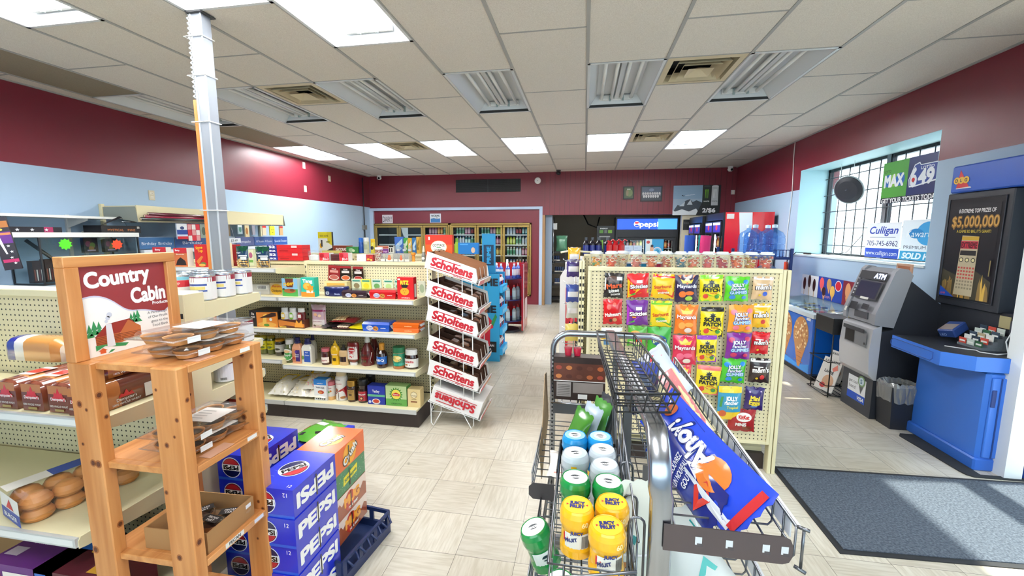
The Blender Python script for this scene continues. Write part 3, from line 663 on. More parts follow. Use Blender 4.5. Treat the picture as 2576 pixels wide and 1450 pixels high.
bottle('creamer_bottle', 'tall white and red hot chocolate bottle with cream cap on the bottom shelf', 'drink bottle', (x, 3.23, Z0), [(0, 0), (r*.92, 0), (r, h*.04), (r*.92, h*.38), (r, h*.68), (r*.94, h*.8), (r*.76, h*.86)], G('f3efea'), [(r*.80, h*.85), (r*.80, h*.98), (r*.72, h), (0, h)], P('e3cfa6'),
       (h*.04, h*.8, r, [('p', [(.0, .0), (1, 0), (1, .62), (.8, .55), (.55, .45), (.3, .3), (0, .34)], 'a3202a'), ('d', .3, .45, .17, '7a3b22', .09), ('p', [(.1, 0), (.5, 0), (.5, .35), (.25, .4), (.1, .3)], '5b2a1c'), ('t', 'sensations', .42, .93, .05, '20262a', .4), ('d', .75, .12, .16, 'a0642f', .06), ('t', 'Hot Chocolate', .45, .75, .05, 'b5212c', .5)], None))
x, w, h = sp(c7, 1297, 1425, 1095, 3.19, 805); r = w/2
bottle('coffee_jar', 'glass coffee jar with square gold lid on the bottom shelf', 'coffee jar', (x, 3.22, Z0), [(0, 0), (r, 0), (r, h*.66), (r*.9, h*.74)], mat('3a2415', .2, coat=.6), [(r*.95, h*.73), (r, h*.75), (r, h*.97), (r*.9, h), (0, h)], MET('b08b45', .35), (h*.1, h*.6, r, [('r', .2, .0, .8, .95, '9c7a38'), ('r', .38, .4, .62, .62, '3a2a18'), ('t', 'GOLD', .5, .8, .09, '3a2414', .4)], None), n=8)
x, w, h = sp(c7, 1448, 1582, 1110, 3.19, 795); r = w/2
def instant(label, x, y, r, h):
    return bottle('coffee_jar', label, 'coffee jar', (x, y, Z0), [(0, 0), (r, 0), (r, h*.45), (r*.86, h*.6), (r*.95, h*.74), (r*.8, h*.76)], mat('2c1611', .2, coat=.6), [(r*.88, h*.74), (r*.88, h*.94), (r*.8, h), (0, h)], mat('18181a', .35),
       (h*.08, h*.55, r, [('r', .1, .0, .9, .9, '9c1c28'), ('t', 'NESCAFE', .5, .62, .13, 'ffffff', .6), ('d', .52, .26, .14, '3a1a12'), ('d', .52, .26, .08, 'd8a070')], None), n=12)
instant('dark coffee jar with red label and black lid beside the gold-lidded jar', x, 3.22, r, h)
instant('larger black-lidded coffee jar standing behind the blue tea box', xa(930, 975, 3.36), 3.38, .047, .19)
box_at(c7, 1597, 1838, 870, 1128, 3.17, Z0, 'dark blue tea box with green stripe and red cup picture', '1a2f96', [('t', 'Tetley', .48, .72, .14, 'ffffff', .42), ('r', .0, .42, 1, .54, '5fae86'), ('d', .48, .17, .24, 'e8e6e4', .15), ('d', .48, .18, .18, 'b53a24', .10), ('d', .12, .14, .08, 'd8dce8')], 'tea_box', 'tea box', d=.08)
box_at(c7, 1850, 2140, 865, 1143, 3.17, Z0, 'green tea box with a leafy wreath and red emblem', '5f9f4a', [('r', 0, .35, 1, 1, 'b8cf96'), ('s', .5, .58, .34, 16, '3c7f2c', .7), ('d', .5, .58, .22, 'eede5a', .24), ('e', 0, 0), ('p', [(.34, .5), (.66, .5), (.68, .6), (.5, .68), (.32, .6)], 'c4262a'), ('t', 'Lipton', .5, .58, .07, 'ffffff', .24), ('t', 'GREEN TEA', .52, .12, .07, '1f5a24', .5)], 'tea_box', 'tea box', d=.09, side='4b8b3c', top='9cc07a')
box_at(c7, 2155, 2330, 905, 1155, 3.17, Z0, 'small cream tea box at the right end of the bottom shelf', 'e7cf95', [('d', .5, .68, .24, 'f0e2bc'), ('o', .5, .68, .26, .23, '8a6a3a'), ('r', .25, .26, .75, .34, '8a5a3a'), ('t', 'TWININGS', .5, .64, .05, '5a4020', .4), ('t', 'Camomile', .5, .45, .05, '8a6a3a', .4)], 'tea_box', 'tea box', d=.08, side='d8bf86')
def sack(name, label, cat, loc, w, l, t, c, dots, band=None, rz=0., tilt=0., group=None, seed=1):
    """pillow bag lying on its back, opening end away from the camera"""
    ops = []
    rr = random.Random(seed)
    for k in range(46): ops.append(('d', rr.uniform(.08, .92), rr.uniform(.06, .55), .035, rr.choice(dots)))
    if band: ops += [('p', [(.1, .55), (.5, .45), (.9, .55), (.9, .95), (.1, .95)], band), ('t', 'Marshmallows', .5, .72, .06, '8a5a10', .6)]
    m = pouch_mesh(w, l, t, c, ops, nx=10, ny=12, seed=seed)
    return m.build(name, None, label, cat, group, loc=loc, rot=(-PI/2+tilt, 0, rz))
for k, (px, dd, dots, lb) in enumerate([(693, 0, ['fff8ec', 'f4eccb'], 'plain marshmallow bag with yellow end, leftmost on the bottom shelf'), (742, 0, ['fff8ec', 'f3e6c0'], 'plain marshmallow bag with yellow end, second from the left'),
                                        (790, 0, ['f7b9b4', 'f6e19a', 'fff4e4'], 'pink and yellow marshmallow bag lying under the other one')]):
    sack('marshmallow_bag', lb, 'marshmallow bag', (xa(px, 1005, 3.14), 3.16, Z0+.028), .19, .28, .055, 'f6f1e2', dots, 'f0cc1a', tilt=.34, seed=k+3)
sack('marshmallow_bag', 'pink and yellow marshmallow bag lying on top of the pile', 'marshmallow bag', (xa(782, 985, 3.18), 3.19, Z0+.09), .18, .27, .05, 'f6f1e2', ['f7b9b4', 'f6e19a'], 'f0c01a', rz=.12, tilt=.42, seed=9)
# --- lower middle shelf: jars and bottles
def vessel(cf, X0, X1, Yt, Yb, y, z, name, label, cat, prof, body, cap, capm, lab=None, n=20, sy=1.):
    x, w, h = sp(cf, X0, X1, Yb, y, Yt); r = w/2
    pr = [(p[0]*r, p[1]*h)+tuple(p[2:]) for p in prof]; cp = [(p[0]*r, p[1]*h) for p in cap] if cap else None
    lb = (lab[0]*h, lab[1]*h, lab[2]*r, lab[3], lab[4]) if lab else None
    return bottle(name, label, cat, (x, y+r, z), pr, body, cp, capm, lb, n=n, sy=sy)
JARB = [(0, 0), (.9, 0), (1, .04), (1, .78), (.85, .87), (.8, .9)]; JARC = [(.86, .86), (.9, .87), (.9, .985), (.84, 1), (0, 1)]
OLIVE = mat('5b6128', .15, coat=.8); YL = [('r', .0, .0, 1, 1, 'e3d81c'), ('d', .5, .25, .3, '6b7a30', .14), ('t', 'dills', .5, .66, .2, '3a4a10', .6)]
vessel(c7, 64, 160, 200, 447, 3.24, Z1B, 'pickle_jar', 'pickle jar with yellow label and olive lid, left of its twin', 'pickle jar', JARB, OLIVE, JARC, P('b9a92a'), (.28, .74, 1, YL, 'e3d81c'))
vessel(c7, 165, 265, 195, 450, 3.24, Z1B, 'pickle_jar', 'pickle jar with yellow label and black-rimmed lid, right of its twin', 'pickle jar', JARB, OLIVE, JARC, P('8a7d22'), (.28, .74, 1, YL, 'e3d81c'))
vessel(c7, -40, 55, 205, 445, 3.24, Z1B, 'pickle_jar', 'pickle jar half hidden by the end shelf bracket', 'pickle jar', JARB, OLIVE, JARC, P('b9a92a'), (.28, .74, 1, YL, 'e3d81c'))
vessel(c7, 266, 386, 235, 460, 3.22, Z1B, 'olive_jar', 'short dark olive jar with orange lid and white label', 'olive jar', JARB, mat('2f2a1c', .15, coat=.8), JARC, P('c98f22'), (.22, .68, 1, [('r', .05, .2, .95, .7, 'e6e4de'), ('d', .5, .4, .22, '4a4636', .15)], 'd9d6cd'))
SQZ = [(0, 0), (.92, 0), (1, .04), (1, .35), (.96, .5), (.9, .62), (.62, .74), (.5, .8)]
vessel(c7, 392, 530, 220, 535, 3.17, Z1, 'dressing_bottle', 'green salad dressing bottle with white cap', 'dressing bottle', [(0, 0), (.92, 0), (1, .04), (1, .5), (.9, .64), (.66, .78), (.62, .82)], mat('46502a', .2, coat=.6), [(.70, .80), (.70, 1), (0, 1)], P('f2f2f0'), (.1, .62, 1, [('d', .5, .5, .42, 'f2f3ea', .5), ('d', .5, .4, .32, '3f8a46', .34), ('t', 'renees', .5, .5, .12, 'ffffff', .5), ('d', .5, .78, .22, 'e6b98a', .12)], None))
def rect_bottle(cf, X0, X1, Yt, Yb, y, z, label, body, capc, ops, name='dressing_bottle', cat='dressing bottle', d=.7):
    x, w, h = sp(cf, X0, X1, Yb, y, Yt); r = w/2; t = thing(name, label, cat, (x, y+r*d, z)); m = MB(); B = mat(body, .3, coat=.3)
    rings = [(1, 1, 0), (1, 1, .60), (.85, .85, .70), (.5, .6, .78), (.46, .55, .82)]; bv = .3
    def ring(a, b, zz):
        A, Bb = a*r, b*r*d; q = bv*min(A, Bb)
        return [(-A, -Bb+q, zz*h), (-A+q, -Bb, zz*h), (A-q, -Bb, zz*h), (A, -Bb+q, zz*h), (A, Bb-q, zz*h), (A-q, Bb, zz*h), (-A+q, Bb, zz*h), (-A, Bb-q, zz*h)]
    vs = [v for g in rings for v in ring(*g)]; fs = [(k*8+j, k*8+(j+1) % 8, k*8+8+(j+1) % 8, k*8+8+j) for k in range(len(rings)-1) for j in range(8)]
    m.add(vs, fs+[tuple(range(7, -1, -1))], B); m.draw(flat((0, -r*d, h*.06), (1, 0, 0), (0, 0, 1)), w*.86, h*.5, ops, .0006, G); m.build('body', t)
    c = MB(); c.lathe([(r*.62, h*.78), (r*.62, h*.86), (r*.48, h*.87), (r*.46, h), (0, h)], P(capc), n=14, sy=.9); c.build('cap', t); return t
rect_bottle(c7, 532, 655, 190, 545, 3.17, Z1, 'square salad dressing bottle of pink sauce with navy cap', 'd99a76', '26265c', [('r', .2, .05, 1, .95, '3d2a6a'), ('r', 0, 0, .45, 1, 'c98560'), ('d', .5, .8, .16, '5a3a9a', .08), ('t', 'Thousand', .62, .6, .1, 'ffffff', .5), ('t', 'Islands', .62, .45, .1, 'ffffff', .45), ('d', .2, .3, .16, 'b5402a', .12)])
rect_bottle(c7, 660, 800, 200, 547, 3.17, Z1, 'square salad dressing bottle of white sauce with navy cap, in front', 'e6e2d6', '26265c', [('r', .28, .05, 1, .95, '2a4fa2'), ('t', 'Coleslaw', .64, .6, .1, 'ffffff', .5), ('d', .15, .4, .15, '6a8a4a', .16), ('t', 'Kraft', .6, .82, .08, 'ffffff', .3)])
rect_bottle(c7, 775, 856, 178, 520, 3.30, Z1, 'square white dressing bottle standing behind the one in front', 'ded9ca', '26265c', [('r', .2, .1, .9, .9, '2c2c60')])
rect_bottle(c7, 540, 600, 190, 520, 3.30, Z1, 'grey-capped dressing bottle behind the pink sauce bottle', 'cfc8bb', '8f9299', [('r', .2, .1, .9, .9, '5a5a70')])
vessel(c7, 918, 1030, 335, 560, 3.17, Z1, 'jam_jar', 'small dark jam jar with red gingham lid', 'jam jar', [(0, 0), (.9, 0), (1, .05), (1, .7), (.85, .78), (.85, .82)], mat('3a1216', .1, coat=.9), [(.92, .8), (.92, 1), (0, 1)], P('b8606a'), (.1, .5, 1, [('r', .05, .1, .95, .95, 'efe4dc'), ('t', 'Jam', .5, .5, .3, 'a02a3a', .5)], None))
vessel(c7, 1043, 1170, 235, 570, 3.17, Z1, 'mustard_bottle', 'bright yellow squeeze mustard bottle', 'mustard bottle', [(0, 0), (.82, 0), (.86, .05), (.78, .3), (1, .5), (1, .62), (.8, .74), (.5, .80)], G('e8b81c'), [(.42, .79), (.42, .85), (.2, .9), (.13, 1), (0, 1)], P('ecc026'), (.1, .68, .95, [('p', [(.05, .6), (.5, .72), (.9, .66), (.8, .48), (.3, .5)], 'a8262a'), ('d', .5, .86, .16, '2a2c5a', .07), ('t', "French's", .5, .6, .07, 'ffffff', .5), ('r', .4, .15, .66, .34, '4a3a14')], None), sy=.7)
vessel(c7, 1158, 1288, 300, 582, 3.17, Z1, 'mustard_bottle', 'beige dijon mustard squeeze bottle with black cap', 'mustard bottle', [(0, 0), (.9, 0), (.95, .05), (.84, .3), (1, .5), (.96, .66), (.7, .74)], G('cfae80'), [(.5, .73), (.5, .82), (.3, .86), (.28, 1), (0, 1)], P('1b1a1a'), (.1, .66, .95, [('r', .25, .15, .8, .6, '2a1c1c'), ('p', [(.05, .7), (.5, .86), (.9, .78), (.8, .62), (.3, .62)], 'a8262a')], None), sy=.7)
vessel(c7, 1272, 1430, 262, 590, 3.17, Z1, 'ketchup_bottle', 'upside-down squeeze ketchup bottle standing on its white cap', 'ketchup bottle', [(.5, .12), (.8, .2), (.95, .3), (.9, .5), (1, .75), (1, .92), (.88, .985), (0, 1)], G('6a1416'), [(0, 0), (.62, 0), (.66, .11), (.5, .13)], P('f0efee'), (.26, .84, .98, [('r', .12, .02, .9, .96, 'e9e4de'), ('d', .5, .7, .24, 'b02028', .18), ('s', .5, .35, .2, 8, 'b02028', .6), ('t', 'primo', .5, .7, .1, 'ffffff', .4)], None), sy=.62)
def ketchup(label, x, y, r, h):
    return bottle('ketchup_bottle', label, 'ketchup bottle', (x, y, Z1), [(0, 0), (r, 0), (r, h*.38), (r*.92, h*.5), (r*.45, h*.72), (r*.36, h*.78)], G('5a1214'), [(r*.40, h*.70), (r*.40, h*.86, ), (r*.34, h*.87), (r*.34, h), (0, h)], P('efefed'), (h*.05, h*.46, r, [('p', [(.12, .1), (.88, .1), (.8, .3), (.92, .95), (.08, .95), (.2, .3)], 'ece8e0'), ('t', 'HEINZ', .5, .78, .14, '2c2c28', .5), ('t', 'KETCHUP', .5, .52, .1, '8a1a1c', .5), ('t', '57', .5, .28, .14, '2a5a30', .16)], None), n=8)
x, w, h = sp(c7, 1437, 1612, 595, 3.17, 175); ketchup('large dark red ketchup bottle with white cap and keystone label, in front', x, 3.26, w/2, h)
ketchup('large dark red ketchup bottle standing behind its twin', xa(940, 905, 3.38), 3.40, .046, h*1.0)
vessel(c7, 1688, 1835, 270, 605, 3.17, Z1, 'sauce_bottle', 'dark barbecue sauce bottle with blue label and amber cap', 'sauce bottle', [(0, 0), (.95, 0), (1, .04), (1, .46), (.85, .6), (.45, .72)], mat('2a0f0c', .15, coat=.8), [(.48, .72), (.44, .88), (.5, .89), (.5, .97), (.4, 1), (0, 1)], P('c98a2c'), (.08, .5, 1, [('r', 0, .2, 1, .95, '1f5aa8'), ('t', 'BBQ', .5, .6, .22, 'ffffff', .55), ('p', [(0, 0), (1, 0), (1, .3), (.6, .22), (.2, .32), (0, .2)], '8a2a20')], None))
vessel(c7, 1918, 2078, 320, 618, 3.17, Z1, 'peanut_butter_jar', 'peanut butter jar with tall green lid', 'spread jar', [(0, 0), (.95, 0), (1, .03), (1, .72), (.94, .76)], mat('a5673a', .25, coat=.5), [(1.0, .74), (1.0, .985), (.95, 1), (0, 1)], P('1f6b45'), (.14, .72, 1, [('r', 0, 0, 1, 1, '1d7a5a'), ('d', .5, .6, .3, 'e2c268', .26), ('d', .62, .68, .15, 'f0dd9a', .12), ('r', .3, .06, .95, .24, '2f9a86')], '1d7a5a'))
vessel(c7, 2078, 2262, 362, 628, 3.17, Z1, 'hazelnut_spread_jar', 'hazelnut spread jar with white lid and red lettering, right end of its shelf', 'spread jar', [(0, 0), (.88, 0), (1, .05), (1, .6), (.86, .76)], mat('2e130c', .15, coat=.8), [(.88, .73), (.88, .97), (.82, 1), (0, 1)], P('f3f2f0'), (.1, .55, 1, [('r', 0, 0, 1, 1, 'efece6'), ('t', 'nutella', .42, .68, .28, 'b8262c', .6, 0, .03), ('p', [(.2, .2), (.5, .35), (.85, .12), (.5, .2)], '5a2a18'), ('d', .3, .3, .1, 'b5743a', .1)], 'efece6'), sy=.75)
# --- upper middle shelf
box_at(c5, 55, 450, 700, 925, 3.17, Z2, 'black and orange instant noodle case with noodles pictured', '1d1716', [('p', [(.25, .0), (1, 0), (1, .95), (.25, .9)], 'd8812c'), ('t', 'Ra', .13, .8, .16, 'e8e4dc', .1), ('t', 'men', .13, .62, .16, 'e8e4dc', .14), ('d', .62, .15, .33, 'e0a650', .16), ('p', [(.45, .1), (.5, .75), (.62, .85), (.6, .1)], 'f0c05a'), ('p', [(.35, .55), (.8, .9), (.95, .9), (.95, .7), (.7, .6)], '3a2018'), ('d', .6, .12, .1, '4a7a2a', .08), ('d', .76, .48, .05, 'e8e4dc')], 'noodle_case', 'noodle box', d=.2)
x, w, h = sp(c5, 458, 820, 945, 3.17, 670)
t = thing('sauce_multipack', 'cardboard-sleeved pack of three white-capped condiment bottles', 'condiment pack', (x, 3.17, Z2))
m = MB(); m.box(-w/2, w/2, 0, .07, 0, h*.42, P('5a2a1c')); m.draw(flat((0, 0, 0), (1, 0, 0), (0, 0, 1)), w, h*.42, [('r', 0, .0, 1, 1, '4a2218'), ('p', [(0, .1), (.3, .3), (1, .1), (1, .5), (.6, .7), (0, .95)], 'c87830'), ('p', [(.62, .1), (.7, 1), (.8, .6), (.9, 1), (.95, .1)], 'e09a3a'), ('r', .05, .05, .3, .16, 'e8c040')]); m.build('sleeve', t)
for k, c in enumerate(['d8b23a', '6a9a2c', '7a1a1c']):
    bx = -w/2+w*(.17+.32*k); b = MB(); r = w*.15; b.lathe([(0, .002), (r, .002), (r, h*.7), (r*.86, h*.8)], G('f2f2f0' if k < 2 else '5a1416'), c=(bx, .035, 0), n=14, sy=.7)
    b.draw(flat((bx, .035-r*.74, h*.42), (1, 0, 0), (0, 0, 1)), w*.2, h*.36, [('d', .5, .5, .42, c, .5), ('r', .2, .3, .8, .75, 'ece9e2')], .001); bo = b.build('bottle', t)
    b = MB(); b.lathe([(r*.82, h*.8), (r*.8, h*.985), (r*.7, h), (0, h)], P('f4f4f2'), c=(bx, .035, 0), n=14, sy=.7); b.build('cap', bo)
x, w, h = sp(c5, 878, 1085, 945, 3.17, 615); pouch('candy_pouch', 'tall pink and white stand-up candy pouch on the upper middle shelf', 'candy bag', (x, 3.22, Z2), w, h, .03, 'c9a9b6', [('r', 0, .72, 1, .8, '9c3a6a'), ('p', [(.1, .4), (.5, .5), (.95, .3), (.95, .78), (.1, .78)], 'c8895a'), ('r', .05, .05, .95, .38, 'e9dfe0'), ('t', 'Pistachio', .5, .3, .05, '8a2a4a', .6), ('d', .2, .1, .1, '3a2a24', .05), ('d', .7, .1, .12, 'efe6d6', .05), ('d', .4, .6, .12, 'e8b48a', .06), ('d', .7, .55, .12, 'f0cfae', .06)])
def lying(name, label, cat, px0, px1, py, z, y, l, t, c, ops, rz=0., tilt=0., seed=1, **k):
    a = xa(px0, py, y); b = xa(px1, py, y); m = pouch_mesh(b-a, l, t, c, ops, seed=seed, crimp=.07, **k)
    return m.build(name, None, label, cat, loc=((a+b)/2, y, z+t*.6), rot=(-PI/2+tilt, 0, rz))
lying('candy_bag', 'black candy bag lying at the bottom of the pile', 'candy bag', 805, 850, 828, Z2, 3.18, .2, .035, '141315', [('r', .2, .3, .8, .5, '4a3a3a')], seed=2)
lying('candy_bag', 'cream and brown sweets bag at the bottom of the pile', 'candy bag', 832, 878, 828, Z2, 3.17, .2, .022, '5a3a34', [('d', .2+.15*(k % 5), .15+.17*(k//5), .09, 'e0cfb4') for k in range(20)], seed=3)
lying('candy_bag', 'dark red sweets bag lying across the top of the pile', 'candy bag', 826, 893, 812, Z2+.048, 3.20, .16, .022, '7a1c24', [('d', .1+.09*(k % 6), .2+.15*(k//6), .06, ['e8cfa0', 'd8b080'][k % 2]) for k in range(24)], tilt=.1, seed=4)
lying('candy_bag', 'yellow candy bag right of the pile', 'candy bag', 868, 912, 828, Z2, 3.18, .22, .026, 'e3d21c', [('t', 'sour', .5, .4, .1, 'a8922a', .5)], rz=-.15, seed=5)
def tray(name, label, cat, cf, X0, X1, Yt, Yb, y, z, c, ops, d=.14, group=None):
    x, w, h = sp(cf, X0, X1, Yb, y, Yt); t = thing(name, label, cat, (x, y, z), 0, group); m = MB(); G_ = G(c); x0, x1 = -w/2, w/2; i = w*.05
    vs = [(x0+i, 0, 0), (x1-i, 0, 0), (x1-i, d, 0), (x0+i, d, 0), (x0+i*.4, -.004, h*.75), (x1-i*.4, -.004, h*.75), (x1-i*.4, d, h*.75), (x0+i*.4, d, h*.75), (x0+i*1.2, .012, h), (x1-i*1.2, .012, h), (x1-i*1.2, d-.012, h), (x0+i*1.2, d-.012, h)]
    m.add(vs, [(3, 2, 1, 0), (0, 1, 5, 4), (1, 2, 6, 5), (2, 3, 7, 6), (3, 0, 4, 7), (4, 5, 9, 8), (5, 6, 10, 9), (6, 7, 11, 10), (7, 4, 8, 11), (8, 9, 10, 11)], G_)
    m.draw(flat((0, 0, 0), (1, 0, 0), (0, -.004/(h*.75), 1)), w*.88, h*.75, ops, .001, G); m.build('wrapped_tray', t)
    for s_ in (-1, 1): q = MB(); xx = s_*w*.47; q.add([(xx, .01, h*.2), (xx, d-.01, h*.2), (xx+s_*w*.06, d*.7, h*.35), (xx+s_*w*.06, .02, h*.3), (xx, .01, h*.7), (xx, d-.01, h*.7)], [(0, 1, 2, 3), (3, 2, 5, 4)], G('e8e6e4')); q.build('sealed_end', t)
    return t
CKO = lambda c: [('d', .26, .5, .13, 'e8e8f0', .36), ('t', 'Chips', .26, .62, .2, '2a4fb0', .2), ('t', 'Ahoy!', .26, .38, .2, '2a4fb0', .2), ('d', .5, .45, .11, 'b8793a', .34), ('d', .47, .5, .02, '3a1a10', .06), ('d', .53, .38, .02, '3a1a10', .06), ('t', 'cookies', .8, .55, .14, 'ffffff', .2)]
tray('cookie_package', 'blue cookie package on the upper middle shelf', 'cookies', c5, 1625, 2025, 850, 980, 3.17, Z2, '1e4fb6', CKO(0))
for k in range(2): tray('cookie_package', ['lower of two orange cookie packages at the right end of the shelf', 'upper of two stacked orange cookie packages'][k], 'cookies', c5, 2055, 2440, 925, 995, 3.18, Z2+.038*k, 'e0641a', [('t', 'cookies', .6, .5, .3, 'ffd9a0', .3)])
# --- top shelf
box_at(c5, 60, 330, 305, 440, 3.24, Z3, 'white shipping carton with barcode on the top shelf, left end', 'cfccc4', [('r', .35, .5, .9, .9, 'efefec')]+[('r', .4+.045*k, .55, .42+.045*k, .86, '2a2a2a') for k in range(10)]+[('t', 'NE', .1, .4, .3, '444444', .12)], 'shipping_carton', 'cardboard box', d=.18)
box_at(c5, 335, 508, 280, 440, 3.24, Z3, 'yellow and red chickpea case beside the barcode carton', 'c3b08a', [('d', .55, .45, .5, 'd9a722', .48), ('t', 'Aurora', .55, .75, .2, 'b8262c', .7), ('t', 'Chickpeas', .55, .35, .2, '2a1a12', .8)], 'chickpea_case', 'food carton', d=.16)
box_at(c5, 512, 728, 235, 487, 3.17, Z3, 'green granola bar box with brown top on the top shelf', '4a9a4a', [('r', 0, .4, 1, 1, '88b8d8'), ('p', [(.2, 1), (.75, 1), (.7, .5), (.3, .5)], '5a2a1c'), ('t', 'CHEWY', .45, .68, .16, 'f5c020', .7, .08, .05), ('d', .5, .3, .38, '9a5a2c', .12), ('d', .65, .34, .16, '6a3a1c', .08), ('d', .1, .4, .08, '2a2422', .04)], 'granola_bar_box', 'snack box', d=.055, side='d9e4ea')
box_at(c5, 778, 965, 222, 490, 3.17, Z3, 'teal and orange drink mix box beside the granola bars', '2fae96', [('t', 'Tang', .5, .83, .17, 'ffffff', .75, 0, .05), ('d', .45, .55, .3, 'f09a2a', .19), ('d', .45, .55, .24, 'f6b850', .15), ('r', 0, 0, 1, .25, 'e8832a'), ('r', .4, .2, .9, .34, 'f4ead8'), ('s', .7, .45, .3, 6, 'e8932a', .6)], 'drink_mix_box', 'drink mix box', d=.06, side='27b396')
x, w, h = sp(c5, 1040, 1385, 490, 3.22, 360)
t = thing('biscuit_tin', 'oval dark blue biscuit tin on the top shelf', 'biscuit tin', (x, 3.22+w*.3, Z3)); m = MB(); m.lathe([(0, 0), (w*.48, 0), (w*.49, h*.72)], mat('161d52', .25, .3), n=28, sy=.6)
fn = flat((0, -w*.29-.001, 0), (1, 0, 0), (0, 0, 1)); m.draw(fn, w*.7, h*.72, [('o', .22, .5, .1, .08, 'c9cce0'), ('t', 'DARE', .22, .5, .2, 'd8daea', .14), ('t', 'Biscuits', .78, .4, .26, 'a9b4e0', .3)]); m.build('tin_body', t)
m = MB(); m.lathe([(w*.5, h*.68), (w*.505, h*.9), (w*.48, h*.97), (w*.44, h), (0, h)], mat('20285e', .2, .3), n=28, sy=.6); m.build('lid', t)
tray('cookie_package', 'dark brown cookie package beside the blue tin', 'cookies', c5, 1335, 1705, 392, 497, 3.17, Z3, '2b1a26', CKO(0))
tray('cookie_package', 'red cookie package beside the cracker box', 'cookies', c5, 1725, 2115, 392, 515, 3.17, Z3, 'b3161e', CKO(0))
box_at(c5, 2130, 2360, 208, 518, 3.17, Z3, 'red cracker box with yellow lettering at the right end of the top shelf', 'c1151b', [('t', 'RITZ', .45, .76, .17, 'f5d020', .5, 0, .04), ('d', .45, .62, .2, '1a1a1a', .1), ('t', 'RITZ', .45, .78, .17, 'f7dd3a', .5, 0, .04), ('d', .45, .36, .27, 'e8a02c', .17), ('d', .38, .4, .03, 'b8701c'), ('d', .52, .4, .03, 'b8701c'), ('d', .45, .3, .03, 'b8701c'), ('r', .04, .88, .2, .95, 'f0e6e0'), ('t', 'crackers', .5, .08, .05, 'ffffff', .5)], 'cracker_box', 'cracker box', d=.06, side='b8121a', sides=[('r', .2, .1, .8, .7, 'e8e4e0')])
for k, (X, c) in enumerate([(1475, 'dfe4c6'), (1610, 'e6e66a'), (1760, 'cfe0cc'), (1925, 'dff0d0'), (2075, 'c8dcc8')]):
    x, w, h = sp(c5, X, X+130, 385, 3.42, 275)
    carton('seed_packet', 'pale '+['mushroom', 'lemon yellow', 'green salad', 'lime', 'half-hidden green'][k]+' sauce mix packet leaning behind the cookie trays', 'sauce mix packet', (x, 3.45, Z3+.02), w, .012, h+.04, c, [('d', .5, .45, .32, ['8a7a5a', 'e8d83a', '6a9a5a', 'b8d890', '5a8a5a'][k], .22), ('r', .1, .8, .9, .92, '3a8a7a')], rot=(.12, 0, 0))
x, w, h = sp(c5, 2410, 2508, 500, 3.36, 290); carton('seed_packet', 'pale card packet leaning at the right end behind the cracker box', 'sauce mix packet', (x, 3.4, Z3), w, .012, h, 'dde2cc', [('d', .5, .5, .35, 'a8bc9a', .3)], rot=(.12, 0, 0))
x, w, h = sp(c5, 1095, 1410, 400, 3.40, 320); carton('display_box', 'low cream display carton behind the blue biscuit tin', 'carton', (x, 3.44, Z3), w, .06, h+.055, 'e8dca0', [('r', .1, .6, .9, .85, 'e8b050')])
for k, (X0, X1, Yt, Yb, c, bc) in enumerate([(1110, 1275, 25, 252, '7d1a1e', 'a8554a'), (1285, 1438, 32, 255, '26100e', 'b8552a'), (1467, 1612, 35, 262, '26100e', 'a02a24')]):
    x, w, h = sp(c5, X0, X1, Yb, 3.44, Yt)
    m = MB(); f = flat((0, 0, 0), (1, 0, 0), (0, 0, 1)); m.box(-w/2, w/2, 0, .006, 0, h, G(c))
    m.draw(f, w, h, [('r', 0, .86, 1, 1, '8a1a20'), ('t', 'Club', .5, .78, .08, 'f0e6e0', .4), ('r', .15, .55, .85, .7, 'c98a80' if k == 0 else 'd8d0c8'), ('d', .5, .25, .42, 'd8d0c8', .16), ('d', .5, .26, .36, bc, .13)]); o = m.build('seasoning_packet', None, ['dark red', 'black stir-fry', 'black chili'][k]+' seasoning packet hanging on the pegboard, '+['leftmost', 'middle', 'rightmost'][k], 'seasoning packet', loc=(x, 3.485, at(*c5(0, (Yb)), y=3.44).z), rot=(0, .06 if k == 0 else 0, 0))
    q = MB(); q.tube([(w*.2, .03, h+.004), (w*.2, -.02, h+.008), (w*.2, -.03, h+.014)], .0015, M_CHROME, 5); q.build('hang_hook', o)
# left section upper shelf (z 1.326)
c3b = lambda X, Y: (330+X*.15916, 500+Y*.15916)
box_at(c3b, 362, 570, 740, 1040, 3.16, Z3B, 'orange brownie mix box half hidden by the pine sign', 'b0532c', [('r', 0, .75, 1, 1, 'b5222c'), ('t', 'Betty', .4, .88, .1, 'ffffff', .4), ('r', .0, .66, 1, .74, '7a3a22')], 'brownie_mix_box', 'cake mix box', d=.05, side='d9d2c8')
box_at(c3b, 690, 895, 735, 1030, 3.16, Z3B, 'orange brownie mix box with dark cake picture', 'c0683a', [('r', 0, .72, 1, 1, 'b5222c'), ('t', 'Betty', .3, .88, .1, 'ffffff', .35), ('t', 'Brownie', .5, .66, .07, 'f0e2d0', .6), ('p', [(.1, .08), (.9, .08), (.85, .3), (.5, .5), (.25, .35)], '22120e')], 'brownie_mix_box', 'cake mix box', d=.06, side='d9d2c8')
box_at(c3b, 1020, 1200, 705, 1060, 3.16, Z3B, 'red stuffing mix box with yellow lettering beside the support post', 'b81a1c', [('t', 'Stove', .42, .86, .12, 'f5c022', .6, .1, .03, .2), ('t', 'Top', .5, .72, .12, 'f5c022', .45, .1, .03, .2), ('p', [(.1, .25), (.6, .5), (.75, .45), (.3, .1)], 'c8752c'), ('d', .7, .14, .25, '5a7a3a', .07), ('d', .6, .08, .3, 'd8a04a', .06)], 'stuffing_mix_box', 'stuffing mix box', d=.05)
